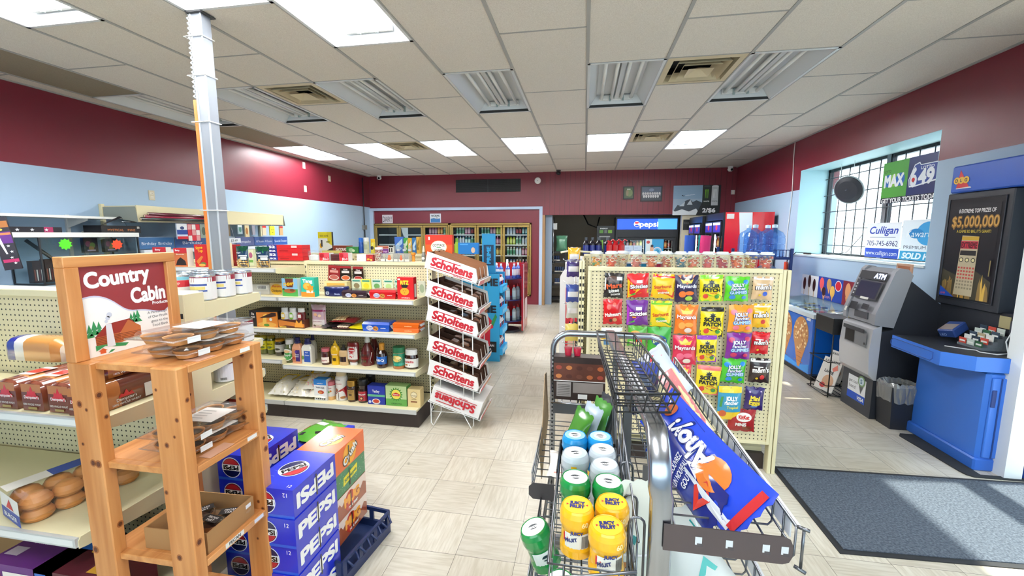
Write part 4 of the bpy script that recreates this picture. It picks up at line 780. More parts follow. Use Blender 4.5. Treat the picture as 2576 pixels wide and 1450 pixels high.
box_at(c3b, 1465, 1548, 700, 1075, 3.20, Z3B, 'cream and blue cereal carton just right of the support post', 'ead9b4', [('r', 0, .8, 1, 1, 'e8a070'), ('d', .4, .5, .4, '2a4f9a', .06), ('r', .0, 0, 1, .12, 'c8302c')], 'food_carton', 'food box', d=.05)
box_at(c3b, 1550, 1680, 720, 1060, 3.30, Z3B, 'dark red stuffing mix box standing behind the noodle pouches', '8a1614', [('d', .4, .2, .3, 'b8642c', .12), ('t', 'C', .3, .8, .16, 'f0b83a', .2)], 'stuffing_mix_box', 'stuffing mix box', d=.05)
for k, (X0, X1) in enumerate([(1630, 1845), (1935, 2180)]):
    x, w, h = sp(c3b, X0+5, X1-15, 1085, 3.16, 750)
    pouch('pasta_pouch', ['left', 'right'][k]+' of two green and navy pasta side dish pouches on the upper shelf', 'pasta pouch', (x, 3.19, Z3B), w, h, .02, '16304a', [('r', 0, .78, 1, 1, '10402c'), ('p', [(0, .8), (.6, .85), (.7, .7), (0, .6)], '2a7a3a'), ('t', 'Knorr', .3, .7, .08, 'ffffff', .4), ('r', .3, .52, .95, .58, 'dfe4e8'), ('p', [(0, .02), (1, .02), (1, .42), (.7, .48), (.3, .40), (0, .46)], 'd9b878')]+[('d', .1+.16*(i % 6), .08+.1*(i//6), .08, ['ecd7a0', 'c79a56'][i % 2], .04) for i in range(18)]+[('r', .5, .36, .95, .5, 'e4e6e2'), ('r', .4, .04, .95, .1, '22305a')], seed=k)
x, w, h = sp(c3b, 1850, 1930, 1000, 3.36, 780); carton('pasta_pouch', 'pale green and pink packet between the two pasta pouches, farther back', 'food packet', (x, 3.38, Z3B), w, .03, h+.02, 'dfe6c0', [('d', .5, .65, .35, 'a85a7a', .18), ('r', .1, .2, .9, .35, '6aa04a')])
# --- top of the spine: flat red and blue boxes, sweets and jars
for k in range(4):
    a = xa(677, 650, 3.50); b = xa(764, 650, 3.50); w = b-a; h = .0355
    carton('chocolate_box', ['lowest', 'second from bottom', 'second from top', 'topmost'][k]+' of four red and blue flat chocolate boxes on the unit top', 'chocolate box', ((a+b)/2-.002*k, 3.55, ZT+h*k+.0005*k), w, .12, h-.0005, 'c21c22', [('r', 0, 0, .28, 1, '1d2a7c'), ('t', '52', .14, .5, .62 if k % 2 else .4, 'ffffff', .2, 0, .05), ('r', .7, .3, .86, .85, 'e8c8c4') if k % 2 else ('r', .35, .35, .6, .65, '9c1016')], top='c21c22')
def topbox(X0, X1, Yt, Yb, label, col, ops, y=3.51, d=.07, z=ZT, **k): return box_at(c1, X0, X1, Yt, Yb, y, z, label, col, ops, d=d, **k)
x, w, h = sp(c1, 200, 430, 830, 3.51, 655); m = MB(); m.lathe([(0, 0), (w*.42, 0), (w*.48, h*.95)], CLEAR, n=20, sy=.5); m.lathe([(0, .003), (w*.4, .003), (w*.42, h*.5), (0, h*.62)], mat('f0efec', .7), n=14, sy=.45)
tub = thing('plastic_tub', 'clear plastic tub of white sweets beside the flat red boxes', 'plastic tub', (x, 3.55, ZT)); m.build('tub_body', tub); m = MB(); m.lathe([(w*.5, h*.95), (w*.5, h), (0, h+.003)], CLEAR, n=20, sy=.5); m.build('lid', tub)
topbox(458, 635, 695, 835, 'left of two red and white jelly powder boxes on the unit top', 'c23038', [('r', .5, .5, 1, 1, 'd84a58'), ('d', .25, .65, .2, 'a01820', .26), ('t', 'JELL-O', .62, .25, .3, 'ffffff', .6)], side='eeeae6', name='jelly_box')
topbox(665, 815, 715, 835, 'dark maroon pudding box between the two jelly boxes', '4a1a1c', [('r', .1, .3, .95, .36, '2a0c0e'), ('r', .1, .6, .95, .66, '2a0c0e')], name='pudding_box')
topbox(815, 975, 690, 835, 'right of two red and white jelly powder boxes on the unit top', 'c23038', [('r', .5, .5, 1, 1, 'd84a58'), ('d', .25, .65, .2, 'a01820', .26), ('t', 'JELL-O', .62, .25, .3, 'ffffff', .6)], side='eeeae6', name='jelly_box')
topbox(1132, 1295, 715, 838, 'white card packet on the unit top, middle', 'ecebe8', [('r', .2, .2, .3, .25, 'b8a8b8'), ('r', .6, .6, .7, .64, 'b8a8b8')], d=.03, name='card_packet')
topbox(1300, 1425, 715, 832, 'red and gold sweets bag beside the candy jar', '9c2a2c', [('d', .3, .3, .2, 'e0a83a', .15), ('d', .65, .6, .2, 'c8402a', .2), ('d', .7, .2, .15, 'e8c060', .14)], d=.03, name='sweets_bag')
x, w, h = sp(c1, 1420, 1550, 838, 3.50, 585); t = thing('candy_jar', 'tall clear jar of red and white mints with a white lid', 'candy jar', (x, 3.55, ZT))
m = MB(); m.lathe([(0, 0), (w*.5, 0), (w*.5, h*.8), (w*.42, h*.86)], CLEAR, n=18); m.build('jar_body', t); m = MB(); m.lathe([(w*.5, h*.84), (w*.5, h*.985), (0, h)], P('e9e6ee'), n=18); m.build('lid', t)
m = MB(); rr = random.Random(4)
for k in range(110):
    a_ = rr.uniform(0, 6.28); z_ = rr.uniform(.006, h*.74); m.lathe([(0, -.005), (.007, 0), (0, .005)], P(rr.choice(['b8342c', 'e8dcd0', 'd87a6a'])), c=(w*.42*math.cos(a_), w*.42*math.sin(a_), z_), n=6)
tag(m.build('mints', t), kind='stuff')
for k, (X0, X1, lb) in enumerate([(1555, 1640, 'pale empty'), (1648, 1785, 'orange-figured'), (1790, 1868, 'narrow pale'), (1875, 1980, 'second orange-figured'), (1985, 2080, 'plain white-tagged')]):
    x, w, h = sp(c1, X0, X1, 840, 3.50, 695); t = thing('acrylic_bin', 'clear plastic bin on the unit top, '+lb+' one', 'plastic bin', (x, 3.55, ZT)); m = MB(); w_ = w*.96
    m.box(-w_/2, w_/2, -.05, -.047, 0, h, CLEAR); m.box(-w_/2, w_/2, .047, .05, 0, h, CLEAR); m.box(-w_/2, -w_/2+.003, -.047, .047, 0, h, CLEAR); m.box(w_/2-.003, w_/2, -.047, .047, 0, h, CLEAR); m.box(-w_/2+.003, w_/2-.003, -.047, .047, 0, .003, CLEAR); m.build('bin_body', t)
    m = MB(); f = flat((0, -.0505, 0), (1, 0, 0), (0, 0, 1)); m.draw(f, w_, h, [('r', .05, .02, .95, .3, 'efe8cf')]+([('d', .5, .62, .2, 'd87a52', .2), ('d', .5, .35, .26, 'c96a44', .2)] if k in (1, 3) else [])); m.build('tag', t)
bottle('glue_bottle', 'small orange plastic bottle on the unit top near the orange box', 'bottle', (xa(1037, 655, 3.52), 3.55, ZT), [(0, 0), (.013, 0), (.013, .055), (.02, .06), (.02, .075)], P('e8912a'), [(.019, .075), (.019, .08), (0, .082)], P('f0a030'))
bottle('extract_bottle', 'narrow grey bottle with cream cap at the right end of the unit top', 'bottle', (xa(1063, 655, 3.52), 3.55, ZT), [(0, 0), (.019, 0), (.019, .055), (.012, .075), (.011, .09)], mat('6f736c', .3, coat=.4), [(.012, .088), (.008, .12), (.004, .14), (0, .141)], P('d8d4c2'), (.01, .05, .0195, [('d', .5, .5, .3, 'e8e6dc', .3)], None))
# --- on top of the farther unit (z 1.385, y 4.62-4.72)
ZF = 1.386
def far(X0, X1, Yt, Yb, label, col, ops, y=4.64, d=.07, z=ZF, name='carton', cat='box', **k):
    x, w, h = sp(c1, X0, X1, Yb, y, Yt); zt_ = at(*c1((X0+X1)/2, Yt), y=y).z; return carton(name, label, cat, (x, y+d/2, z), w, d, zt_-z, col, ops, **k)
far(445, 690, 315, 680, 'yellow, white and black dog leash display card standing on the farther unit', 'e8e6de', [('r', 0, .7, 1, 1, 'd8c81c'), ('p', [(.65, 1), (1, 1), (1, .35), (.7, .5)], 'c9b81c'), ('t', 'DOG GONE', .45, .82, .07, '3a3610', .6), ('p', [(.2, .0), (1, .0), (1, .25)], '201f1c'), ('d', .2, .35, .1, 'd8a01c', .12), ('r', .2, .3, .32, .62, '3a3030'), ('r', .6, .5, .85, .56, '7a7a20')], d=.03, name='display_card', cat='display card', side='161616')
far(700, 1000, 560, 680, 'brown sports drink carton on the farther unit', '7c3420', [('t', 'GATORADE', .55, .5, .4, 'f2e9e2', .75, 0, .04)], name='drink_carton', cat='cardboard box', d=.07)
far(940, 1155, 580, 685, 'green carton with pale leaves on the farther unit', '2f7d3a', [('d', .4, .5, .2, 'a8d0a0', .3), ('d', .6, .4, .12, 'd8e8c8', .2), ('d', .3, .7, .08, '8ac07a', .1)], y=4.62, name='food_carton', cat='carton', d=.06)
far(500, 830, 650, 690, 'low yellow tray at the left on the farther unit', 'e0d27a', [], y=4.60, name='display_tray', cat='tray', d=.05)
def spray(X0, X1, Yt, label, c, cc, y=4.66, ops=()):
    x, w, _ = sp(c1, X0, X1, 680, y, Yt); h = at(*c1(X0, Yt), y=y).z-ZF; r = w/2
    bottle('spray_can', label, 'spray can', (x, y, ZF), [(0, 0), (r, 0), (r, h*.72), (r*.9, h*.76)], G(c), [(r*.92, h*.75), (r*.92, h*.97), (r*.8, h), (0, h)], P(cc), (h*.05, h*.7, r, list(ops), None))
spray(1172, 1250, 420, 'blue spray can with blue cap on the farther unit', '1f52a8', '1f6ac8', ops=[('p', [(.2, .3), (.8, .6), (.8, .8), (.3, .5)], '6aa8e0')])
spray(1258, 1350, 415, 'white-capped pale green spray can beside the blue one', 'c9d0bc', 'eef0f0', ops=[('r', .2, .3, .8, .8, 'a8b49a')])
spray(1385, 1460, 438, 'yellow-capped furniture polish can on the farther unit', 'e0cf4a', 'f0c81c', ops=[('d', .5, .5, .3, '2a2a20', .2)])
far(1500, 1890, 565, 690, 'low pink and orange shop-supply carton on the farther unit', 'd8a08a', [('r', 0, .7, 1, .9, 'c8604a'), ('r', 0, .1, 1, .3, 'e8c8b8')], y=4.70, d=.05, name='supply_carton', cat='carton')
far(1545, 1700, 620, 690, 'purple sponge packet on the farther unit', '7a3a8a', [('t', 'Sponge', .5, .5, .4, 'e8c8f0', .7)], y=4.62, d=.05, name='sponge_packet', cat='packet')
far(1700, 1800, 560, 690, 'black and white striped bottle-shaped packet on the farther unit', 'e8e6e0', [('r', .1, .2, .3, .7, '1a1a1a'), ('r', .5, .2, .7, .7, '1a1a1a'), ('r', .1, .8, .9, 1, '1a1a1a')], y=4.62, d=.04, name='striped_packet', cat='packet')
for k, (X0, X1, Yt, c, cc, lb) in enumerate([(1815, 1970, 400, '3a66b8', 'a9cdec', 'blue and white'), (1975, 2050, 420, '2f8a3a', 'd8e8c0', 'green'), (2052, 2125, 425, 'd8a62a', 'f0e0a0', 'amber'), (2130, 2200, 420, '2a70b0', 'c8e0f0', 'second blue'), (2205, 2262, 400, 'd0a040', '8a6a20', 'tan')]):
    far(X0, X1, Yt, 690, lb+' dish soap carton in the row on the farther unit', c, [('p', [(.1, .5), (.9, .9), (.9, .6), (.1, .2)], cc), ('d', .5, .3, .3, cc, .1)], y=4.68, d=.05, name='detergent_box', cat='detergent box')
for k, X in enumerate((1880, 1990, 2085)):
    x = xa(*c1(X, 690), 4.60); bottle('water_bottle', 'clear short bottle in front of the soap cartons, '+['left', 'middle', 'right'][k], 'bottle', (x, 4.60, ZF-.002), [(0, 0), (.022, 0), (.022, .08), (.01, .1), (.01, .11)], CLEAR, [(.012, .108), (.012, .12), (0, .12)], P('e0e4e8'), (.03, .06, .0225, [('r', .1, .1, .9, .9, 'c8d0d8')], None))
far(2370, 2850, 365, 860, 'large orange and red biscuit box with round cream emblem leaning on the unit end', 'e0561c', [('r', 0, 0, 1, .35, 'e08a1c'), ('r', 0, .7, 1, 1, 'd8301c'), ('d', .5, .62, .3, 'f4e6b8', .2), ('d', .5, .62, .27, 'fbf6e4', .18), ('t', 'COTTAGE', .5, .68, .08, '3a3a34', .45), ('t', 'COUNTRY', .5, .54, .05, '3a3a34', .36), ('r', .42, .6, .58, .62, '4a9a5a'), ('r', .12, .84, .18, .94, 'f4e8e0')], y=3.58, d=.05, z=1.32, name='biscuit_box', cat='biscuit box')
bottle('lime_juice_bottle', 'lime green bottle on the farther unit right of the orange box', 'bottle', (xa(1149, 650, 4.65), 4.66, ZF), [(0, 0), (.03, 0), (.03, .10), (.014, .14)], P('9ab82a'), [(.015, .138), (.015, .18), (0, .18)], P('6aa02a'))
x0, x1 = xa(1160, 640, 4.64), xa(1204, 640, 4.64); carton('glove_box', 'bright blue disposable glove box on the farther unit', 'glove box', ((x0+x1)/2-.02, 4.67, ZF), x1-x0+.03, .06, .13, '1b7fd0', [('d', .75, .35, .1, 'e8c8b0', .25), ('r', .1, .8, .5, .9, '5ab0f0')])
# ================================================================== support post, pine rack, soft drinks
t = thing('support_post', 'grey steel support post with a wood strip and cable tied to its left side', 'support post', (0, 0, 0))
m = MB(); GP = mat('858a92', .42, .3, name='grey_post_paint'); m.box(-2.425, -2.352, 2.39, 2.462, 0, ZC, GP); m.box(-2.43, -2.420, 2.386, 2.392, 0, ZC, mat('c6ccd2', .3, .4)); m.box(-2.356, -2.348, 2.386, 2.392, 0, ZC, mat('c6ccd2', .3, .4)); m.build('post', t)  # pale corner strips paint in the highlight along the post's front edges
m = MB(); m.box(-2.47, -2.433, 2.40, 2.445, 0, 2.46, wood('orange_wood', 'b4642a', 'c87a38', 'Z')); m.build('wood_strip', t)
m = MB(); m.tube([(-2.45+.006*math.sin(k*1.9), 2.40+.006*math.cos(k*1.9), 2.46+k*.0087) for k in range(60)], .007, mat('b8bcc0', .35, .6), 6); m.build('flex_cable', t)
for z in (2.83, 2.60, 2.32, 1.766):
    m = MB(); m.tube([(-2.478, 2.383, z), (-2.345, 2.383, z), (-2.345, 2.47, z), (-2.478, 2.47, z)], .0035, M_WHT, 5, True); m.build('cable_tie', t)
m = MB(); m.box(-2.44, -2.33, 2.37, 2.48, ZC-.012, ZC-.006, mat('3a3a3c', .6)); m.build('ceiling_collar', t)
# pine rack
t = thing('pine_rack', 'knotty pine display rack of open shelves with tart packs, left foreground', 'display rack', (0, 0, 0))
KN = mat('5a2c14', .5, name='knot'); rr = random.Random(5)
def knots(mb, fn, w, h, n):
    for _ in range(n):
        a, b, r = rr.uniform(.012, w-.012), rr.uniform(.02, h-.04), rr.uniform(.003, .008)
        mb.disc(fn, a, b, r*1.7, mat('9c5c2c', .5), .0003, ry=r*1.9, n=10); mb.disc(fn, a, b, r, KN, .0006, ry=r*1.2, n=10)
for (x0, x1, y0, y1, zt_) in ((-1.62, -1.53, 1.03, 1.07, 1.205), (-1.305, -1.21, 1.03, 1.07, 1.205), (-1.62, -1.53, 1.33, 1.37, 1.205), (-1.305, -1.21, 1.33, 1.37, 1.205)):
    m = MB(); m.box(x0, x1, y0, y1, 0, zt_, PINEZ, .003); knots(m, flat((x0, y0, 0), (1, 0, 0), (0, 0, 1)), x1-x0, zt_, 9); knots(m, flat((x1, y0, 0), (0, 1, 0), (0, 0, 1)), .04, zt_, 4); m.build('post', t)
for z in (1.205, .868, .538, .2):
    m = MB(); m.box(-1.605, -1.225, 1.07, 1.33, z-.022, z, PINEX, .002); m.box(-1.53, -1.305, 1.045, 1.07, z-.022, z, PINEX, .002); m.box(-1.53, -1.305, 1.33, 1.355, z-.022, z, PINEX, .002); m.box(-1.225, -1.21, 1.07, 1.33, z-.024, z, PINEX, .002)
    s_ = m.build('shelf', t)
    if z > .5:
        q = MB(); f = flat((-1.2098, 1.10, z-.02), (0, 1, 0), (0, 0, 1)); q.rect(f, .17, .003, .215, .018, P('f2f0ec'), .0006)
        if z < .6: q.rect(f, .04, .002, .12, .02, P('efece4'), .0006); q.text(f, 'PECAN', .08, .011, .012, P('222222'), .001, bold=.03)
        q.build('price_tag', s_)
# sign board standing on its left long side
t = thing('framed_sign', 'framed maroon and white sign with a log cabin picture standing on the pine rack', 'framed sign', (-1.62, 1.03, 1.2055))
m = MB(); L_, H_ = .36, .337
m.box(0, .04, 0, .04, 0, H_-.035, PINEZ, .002); m.box(0, .04, L_-.035, L_, 0, H_-.035, PINEZ, .002); m.box(0, .04, 0, L_, H_-.035, H_, PINEX, .002); m.build('frame', t)
m = MB(); m.box(.014, .024, .04, L_-.035, 0, H_-.035, P('fbfaf8')); fn = flat((.024, .04, 0), (0, 1, 0), (0, 0, 1)); w, h = L_-.075, H_-.035
F = lambda a, b, l=0: fn(a*w, b*h, l)
top = [(0, 1), (0, .66)]+[(x/20, .66+.02*math.sin(x*.6)-(.24*(1/(1+math.exp(-(x/20-.42)*16)))) - (.05*max(0, x/20-.6))) for x in range(1, 20)]+[(1, .42), (1, 1)]
m.poly(F, [(a, b-.018 if 0 < i < len(top)-1 else b) for i, (a, b) in enumerate(top)], P('d4d6ea'), .0004); m.poly(F, top, P('8f2f34'), .0008)
m.text(fn, 'Country', w*.43, h*.87, .052, P('ffffff'), .0014, w=w*.74, bold=.045, rot=.06); m.text(fn, 'Cabin', w*.76, h*.63, .054, P('ffffff'), .0014, w=w*.44, bold=.045, rot=.02)
m.text(fn, 'Products', w*.9, h*.50, .012, P('ffffff'), .0014, bold=.03)
for k, s_ in enumerate(['A Percentage', 'of Our Profit', 'goes to the', 'Food Bank']): m.text(fn, s_, w*.98, h*(.385-.055*k), .010, P('55555c'), .0008, al='R')
GRN = P('2f8a52'); RF = P('8c2a24'); LG = P('a8562e')
for a, b, s_ in ((.06, .24, .1), (.11, .26, .11), (.16, .27, .09), (.52, .33, .07), (.60, .32, .1), (.56, .33, .08)):
    m.poly(F, [(a-s_*.5, b-.02), (a+s_*.5, b-.02), (a+s_*.12, b+s_*.35), (a+s_*.3, b+s_*.35), (a, b+s_*1.3), (a-s_*.3, b+s_*.35), (a-s_*.12, b+s_*.35)], GRN, .0006)
m.poly(F, [(.10, .21), (.24, .34), (.50, .36), (.60, .25), (.42, .26), (.38, .22)], RF, .0009); m.poly(F, [(.11, .12), (.11, .21), (.38, .22), (.38, .10)], LG, .0008); m.poly(F, [(.38, .10), (.38, .22), (.48, .35), (.62, .25), (.62, .14)], P('b5673a'), .001)
for k in range(5): m.rect(F, .11, .125+.018*k, .61, .13+.018*k, P('5a2416'), .0012)
m.poly(F, [(.22, .08), (.23, .34), (.29, .34), (.31, .08)], P('dfe2ea'), .0015); m.poly(F, [(.1, .06), (.2, .1), (.3, .07), (.42, .05), (.46, .08), (.3, .11), (.1, .12)], GRN, .0014)
m.poly(F, [(.14, .02), (.14, .05), (.12, .05), (.17, .08), (.22, .05), (.2, .05), (.2, .02)], P('c8562c'), .0012); m.poly(F, [(.22, .01), (.26, .045), (.3, .04), (.27, .02)], GRN, .0012)
for k in range(3): m.disc(F, .24+.02*k, .37+.035*k, .018+.006*k, P('cfd6e4'), .0006)
m.build('sign_face', t)
# tart packs
CR = mat('c58a52', .55, name='tart_crust', bump=.3, bscale=90); FILG = mat('3a1c0e', .25, name='tart_filling', coat=.5)
def tart_pack(label, loc, rz=0., group=None):
    t = thing('tart_pack', label, 'tart pack', loc, rz, group)
    for i in range(2):
        for j in range(3):
            m = MB(); c = (-.046+.092*i, .046+.09*j, .004); m.lathe([(0, 0), (.029, 0), (.031, .004), (.040, .024), (.042, .027), (.038, .026), (.035, .021, FILG), (0, .022)], CR, c=c, n=16); m.build('tart', t)
    m = MB(); x, y0, y1 = .1, -.012, .285
    m.box(-x, x, y0, y1, .024, .027, FILM, .001)
    m.box(-x+.012, x-.012, y0+.014, y1-.014, .027, .046, FILM, .012)
    m.tube([(-x, y0, .026), (x, y0, .026), (x, y1, .026), (-x, y1, .026)], .003, FILM, 5, True); m.build('clamshell', t)
    m = MB(); m.box(-.035, .085, .09, .20, .0465, .0475, P('f2f1ee')); f = flat((-.03, .1, .0476), (1, 0, 0), (0, 1, 0))
    for k in range(4): m.rect(f, .005, .01+.02*k, .06, .014+.02*k, P('a8a8a8'), .0003)
    m.build('paper_label', t); m = MB(); f = flat((.1015, .0, .012), (0, 1, 0), (0, 0, 1)); m.rect(f, .03, 0, .075, .02, P('efefee'), 0); m.build('edge_sticker', t); return t
tart_pack('lower clear pack of six butter tarts on the top pine shelf', (-1.33, 1.095, 1.206), .02)
tart_pack('upper clear pack of six butter tarts on the top pine shelf', (-1.345, 1.082, 1.2525), -.06)
tart_pack('lower clear pack of six tarts on the middle pine shelf', (-1.36, 1.10, .869), -.03)
tart_pack('upper clear pack of six tarts with white label on the middle pine shelf', (-1.35, 1.092, .9155), .03)
m = MB(); m.box(-1.26, -1.215, 1.12, 1.22, .869, .870, P('d9a78c')); m.build('paper_slip', None, 'pinkish paper slip at the edge of the middle pine shelf', 'paper slip')
m = MB(); m.box(-1.27, -1.215, 1.11, 1.18, 1.2055, 1.2065, P('d9a78c')); m.build('paper_slip', None, 'pinkish paper slip at the edge of the top pine shelf', 'paper slip')
t = thing('cardboard_tray', 'brown cardboard tray of wrapped pecan tarts on the third pine shelf', 'cardboard tray', (-1.35, 1.19, .539), .04)
m = MB(); CB = mat('a57a4c', .8, name='corrugated_card'); W_, D_, H_ = .12, .105, .075
for q in ((-W_, W_, -D_, -D_+.004), (-W_, W_, D_-.004, D_), (-W_, -W_+.004, -D_+.004, D_-.004), (W_-.004, W_, -D_+.004, D_-.004)): m.box(*q, 0, H_, CB)
m.box(-W_+.004, W_-.004, -D_+.004, D_-.004, 0, .004, CB); m.rect(flat((W_, -D_, 0), (0, 1, 0), (0, 0, 1)), .17, .045, .195, .06, P('eee')); m.build('tray_box', t)
for k, (x, y, a) in enumerate([(-.05, -.03, .2), (.03, .01, -.1), (.06, .06, .4), (-.05, .05, .9)]):
    q = thing('wrapped_tart', ['film-wrapped pecan tart at the front left of the cardboard tray', 'film-wrapped pecan tart in the middle of the cardboard tray', 'film-wrapped pecan tart at the back right of the cardboard tray', 'film-wrapped pecan tart at the back left of the cardboard tray'][k], 'wrapped tart', (-1.35+x, 1.19+y, .545), a)
    m = MB(); m.lathe([(0, 0), (.028, 0), (.036, .022), (.034, .02, FILG), (0, .022)], CR, n=14); m.build('tart', q)
    m = MB(); m.lathe([(0, .0), (.038, .002), (.040, .024), (0, .032)], FILM, n=10); m.add([(-.03, -.02, .034), (-.07, -.025, .03), (-.07, .02, .036), (-.03, .02, .036)], [(0, 1, 2, 3)], FILM); m.add([(.03, -.02, .034), (.07, -.025, .03), (.07, .02, .036), (.03, .02, .036)], [(0, 1, 2, 3)], FILM); m.build('film', q)
    m = MB(); f = flat((-.035, -.018, .035), (1, 0, 0), (0, 1, 0)); m.rect(f, 0, 0, .07, .036, P('16161c')); m.text(f, 'PECAN', .035, .024, .010, P('f0f0f0'), .001, bold=.03); m.text(f, 'TART', .035, .010, .010, P('f0f0f0'), .001, bold=.03); m.build('label', q)
# soft drink cases
def roundel(x, y, r, asp, rot=0.):
    return [('d', x, y, r, 'e8eaf2', r*asp), ('d', x, y, r*.94, '14206e', r*.94*asp)]
def cola_case(label, x0, y0, z, w=.2, l=.28, h=.122, flip=False, group=None):
    m = MB(); B = G('1c2ec2' if True else ''); D = G('14206e'); m.box(0, w, 0, l, 0, h, B)
    def ring(f, a, b, r, up=1):
        m.disc(f, a, b, r, G('eceef4'), .0006, n=24); m.disc(f, a, b, r*.93, G('10184e'), .001, n=24)
        k = [(r*.88*math.cos(t_), -up*r*.88*math.sin(t_)) for t_ in [PI*.12+i*(PI*.76)/10 for i in range(11)]]; m.poly(f, [(a+p_, b+q_) for p_, q_ in k], G('b52a34'), .0014)
        m.rect(f, a-r*.92, b-r*.28, a+r*.92, b+r*.3, G('f3f3f6'), .0018); m.text(f, 'PEPSI', a, b, r*.42, G('101014'), .0022, w=r*1.6, bold=.05, rot=0 if up > 0 else PI)
    ft = flat((0, 0, 0), (1, 0, 0), (0, 0, 1)); ring(ft, w*.36, h*.5, h*.40, 1 if not flip else -1); m.text(ft, '12', w*.82, h*.8, .018, G('ffffff'), .0008, rot=0 if not flip else PI)
    m.rect(ft, 0, 0, w, h*.1, G('2a5ad0'), .0005)
    sd_ = flat((w, 0, 0), (0, 1, 0), (0, 0, 1)); m.text(sd_, 'PEPSI', l*.5, h*.5, h*.50, G('ffffff'), .0010, w=l*.88, bold=.05, rot=PI if flip else 0)
    tp_ = flat((0, 0, h), (1, 0, 0), (0, 1, 0))
    cp = flat((w*.5, l*.5, h), (math.cos(.9), math.sin(.9), 0), (-math.sin(.9), math.cos(.9), 0)); ring(cp, 0, 0, .06)
    for k in range(3): m.poly(tp_, [(w*.08, l*(.3+.12*k)), (w*.3, l*(.26+.12*k)), (w*.3, l*(.27+.12*k))], G('5a78f0'), .0006)
    m.text(tp_, '12', w*.85, l*.08, .016, G('ffffff'), .0008)
    m.rect(flat((w, 0, 0), (0, 1, 0), (0, 0, 1)), l*.49, h*.12, l*.52, h*.88, G('05060c'), .0016)
    return m.build('soda_case', None, label, 'soft drink case', group, loc=(x0, y0, z))
lv = ['bottom', 'second from bottom', 'middle', 'second from top', 'top']
for k in range(5): cola_case('blue cola can case with white lettering, '+lv[k]+' of the front stack', -1.295+.004*(k % 2), 1.34-.006*(k % 2), .012+.1225*k, flip=(k == 4))
for k in range(5): cola_case('blue cola can case behind the pine rack, '+lv[k]+' one of its stack', -1.625, 1.53, .012+.1225*k, flip=True, group=None)
for k in range(4): cola_case('blue cola can case left of the front stack, '+['bottom', 'second from bottom', 'second from top', 'top'][k]+' one', -1.50, 1.85, .012+.1225*k)
m = MB()
for (x0, y0, nm) in ((-1.30, 1.33, 'a'), (-1.64, 1.52, 'b')): pass
def pop_case(label, x0, y0, z, c, kind, w=.2, l=.28, h=.118):
    m = MB(); m.box(0, w, 0, l, 0, h, G(c)); sd_ = flat((w, 0, 0), (0, 1, 0), (0, 0, 1)); tp_ = flat((0, 0, h), (1, 0, 0), (0, 1, 0)); ft = flat((0, 0, 0), (1, 0, 0), (0, 0, 1))
    if kind == 'crush':
        for f, a, b, s_, r_ in ((sd_, l*.52, h*.5, .038, .5), (tp_, w*.55, l*.5, .035, 1.2)):
            m.disc(f, a, b, s_*1.5, G('f6a81c'), .0006, n=24); m.text(f, 'Crush', a, b, s_*1.12, G('2a1a14'), .0011, w=s_*3.7, rot=r_, bold=.10); m.text(f, 'Crush', a, b, s_, G('fbf7ee'), .0016, w=s_*3.4, rot=r_, bold=.04)
            m.disc(f, a+s_*1.2*math.cos(r_+.3), b+s_*1.2*math.sin(r_+.3), s_*.5, G('f59a1a'), .0014)
        m.rect(tp_, 0, 0, w, .012, G('b8400e'), .0006); m.rect(ft, 0, 0, w, h, G('b53c0e'), .0004)
    elif kind == 'green':
        q = random.Random(3)
        for _ in range(60): m.disc(sd_, q.uniform(.01, l-.01), q.uniform(.01, h-.01), q.uniform(.0008, .0022), G('9fe0b8'), .0006, n=6)
        m.poly(sd_, [(l*.28, h*.3), (l*.72, h*.42), (l*.74, h*.8), (l*.3, h*.66)], G('e8d81c'), .0009); m.text(sd_, 'Schweppes', l*.51, h*.55, .018, G('1c6a34'), .0014, w=l*.38, rot=.12, bold=.04); m.rect(ft, 0, 0, w, h, G('1d6a3a'), .0004)
    else:
        m.poly(sd_, [(0, h), (l, h), (l, h*.55), (l*.9, h*.7), (l*.8, h*.5), (l*.7, h*.75), (l*.3, h*.7), (l*.2, h*.55), (l*.14, h*.75), (0, h*.6)], G('eed8cc'), .0006)
        m.disc(sd_, l*.45, h*.5, .045, G('b8301c'), .0009, n=20, ry=.05); m.text(sd_, 'MUG', l*.52, h*.58, .046, G('f2a02c'), .0013, w=l*.5, bold=.08); m.text(sd_, 'root beer', l*.55, h*.22, .016, G('f4e6d8'), .0013, w=l*.3, bold=.05); m.rect(ft, 0, 0, w, h, G('8a3a24'), .0004)
    m.rect(sd_, l*.47, h*.12, l*.5, h*.88, G('07070a'), .002)
    return m.build('soda_case', None, label, 'soft drink case', loc=(x0, y0, z))
pop_case('brown root beer can case, lower of two, on the dark blue crate', -1.322, 1.635, .126, '9a4a2c', 'mug'); pop_case('brown root beer can case, upper of two, under the green case', -1.32, 1.632, .2445, '9a4a2c', 'mug')
pop_case('green speckled ginger ale can case under the orange case', -1.322, 1.634, .363, '14794a', 'green'); pop_case('bright orange soda can case on top of its stack', -1.32, 1.632, .4815, 'e8641c', 'crush')
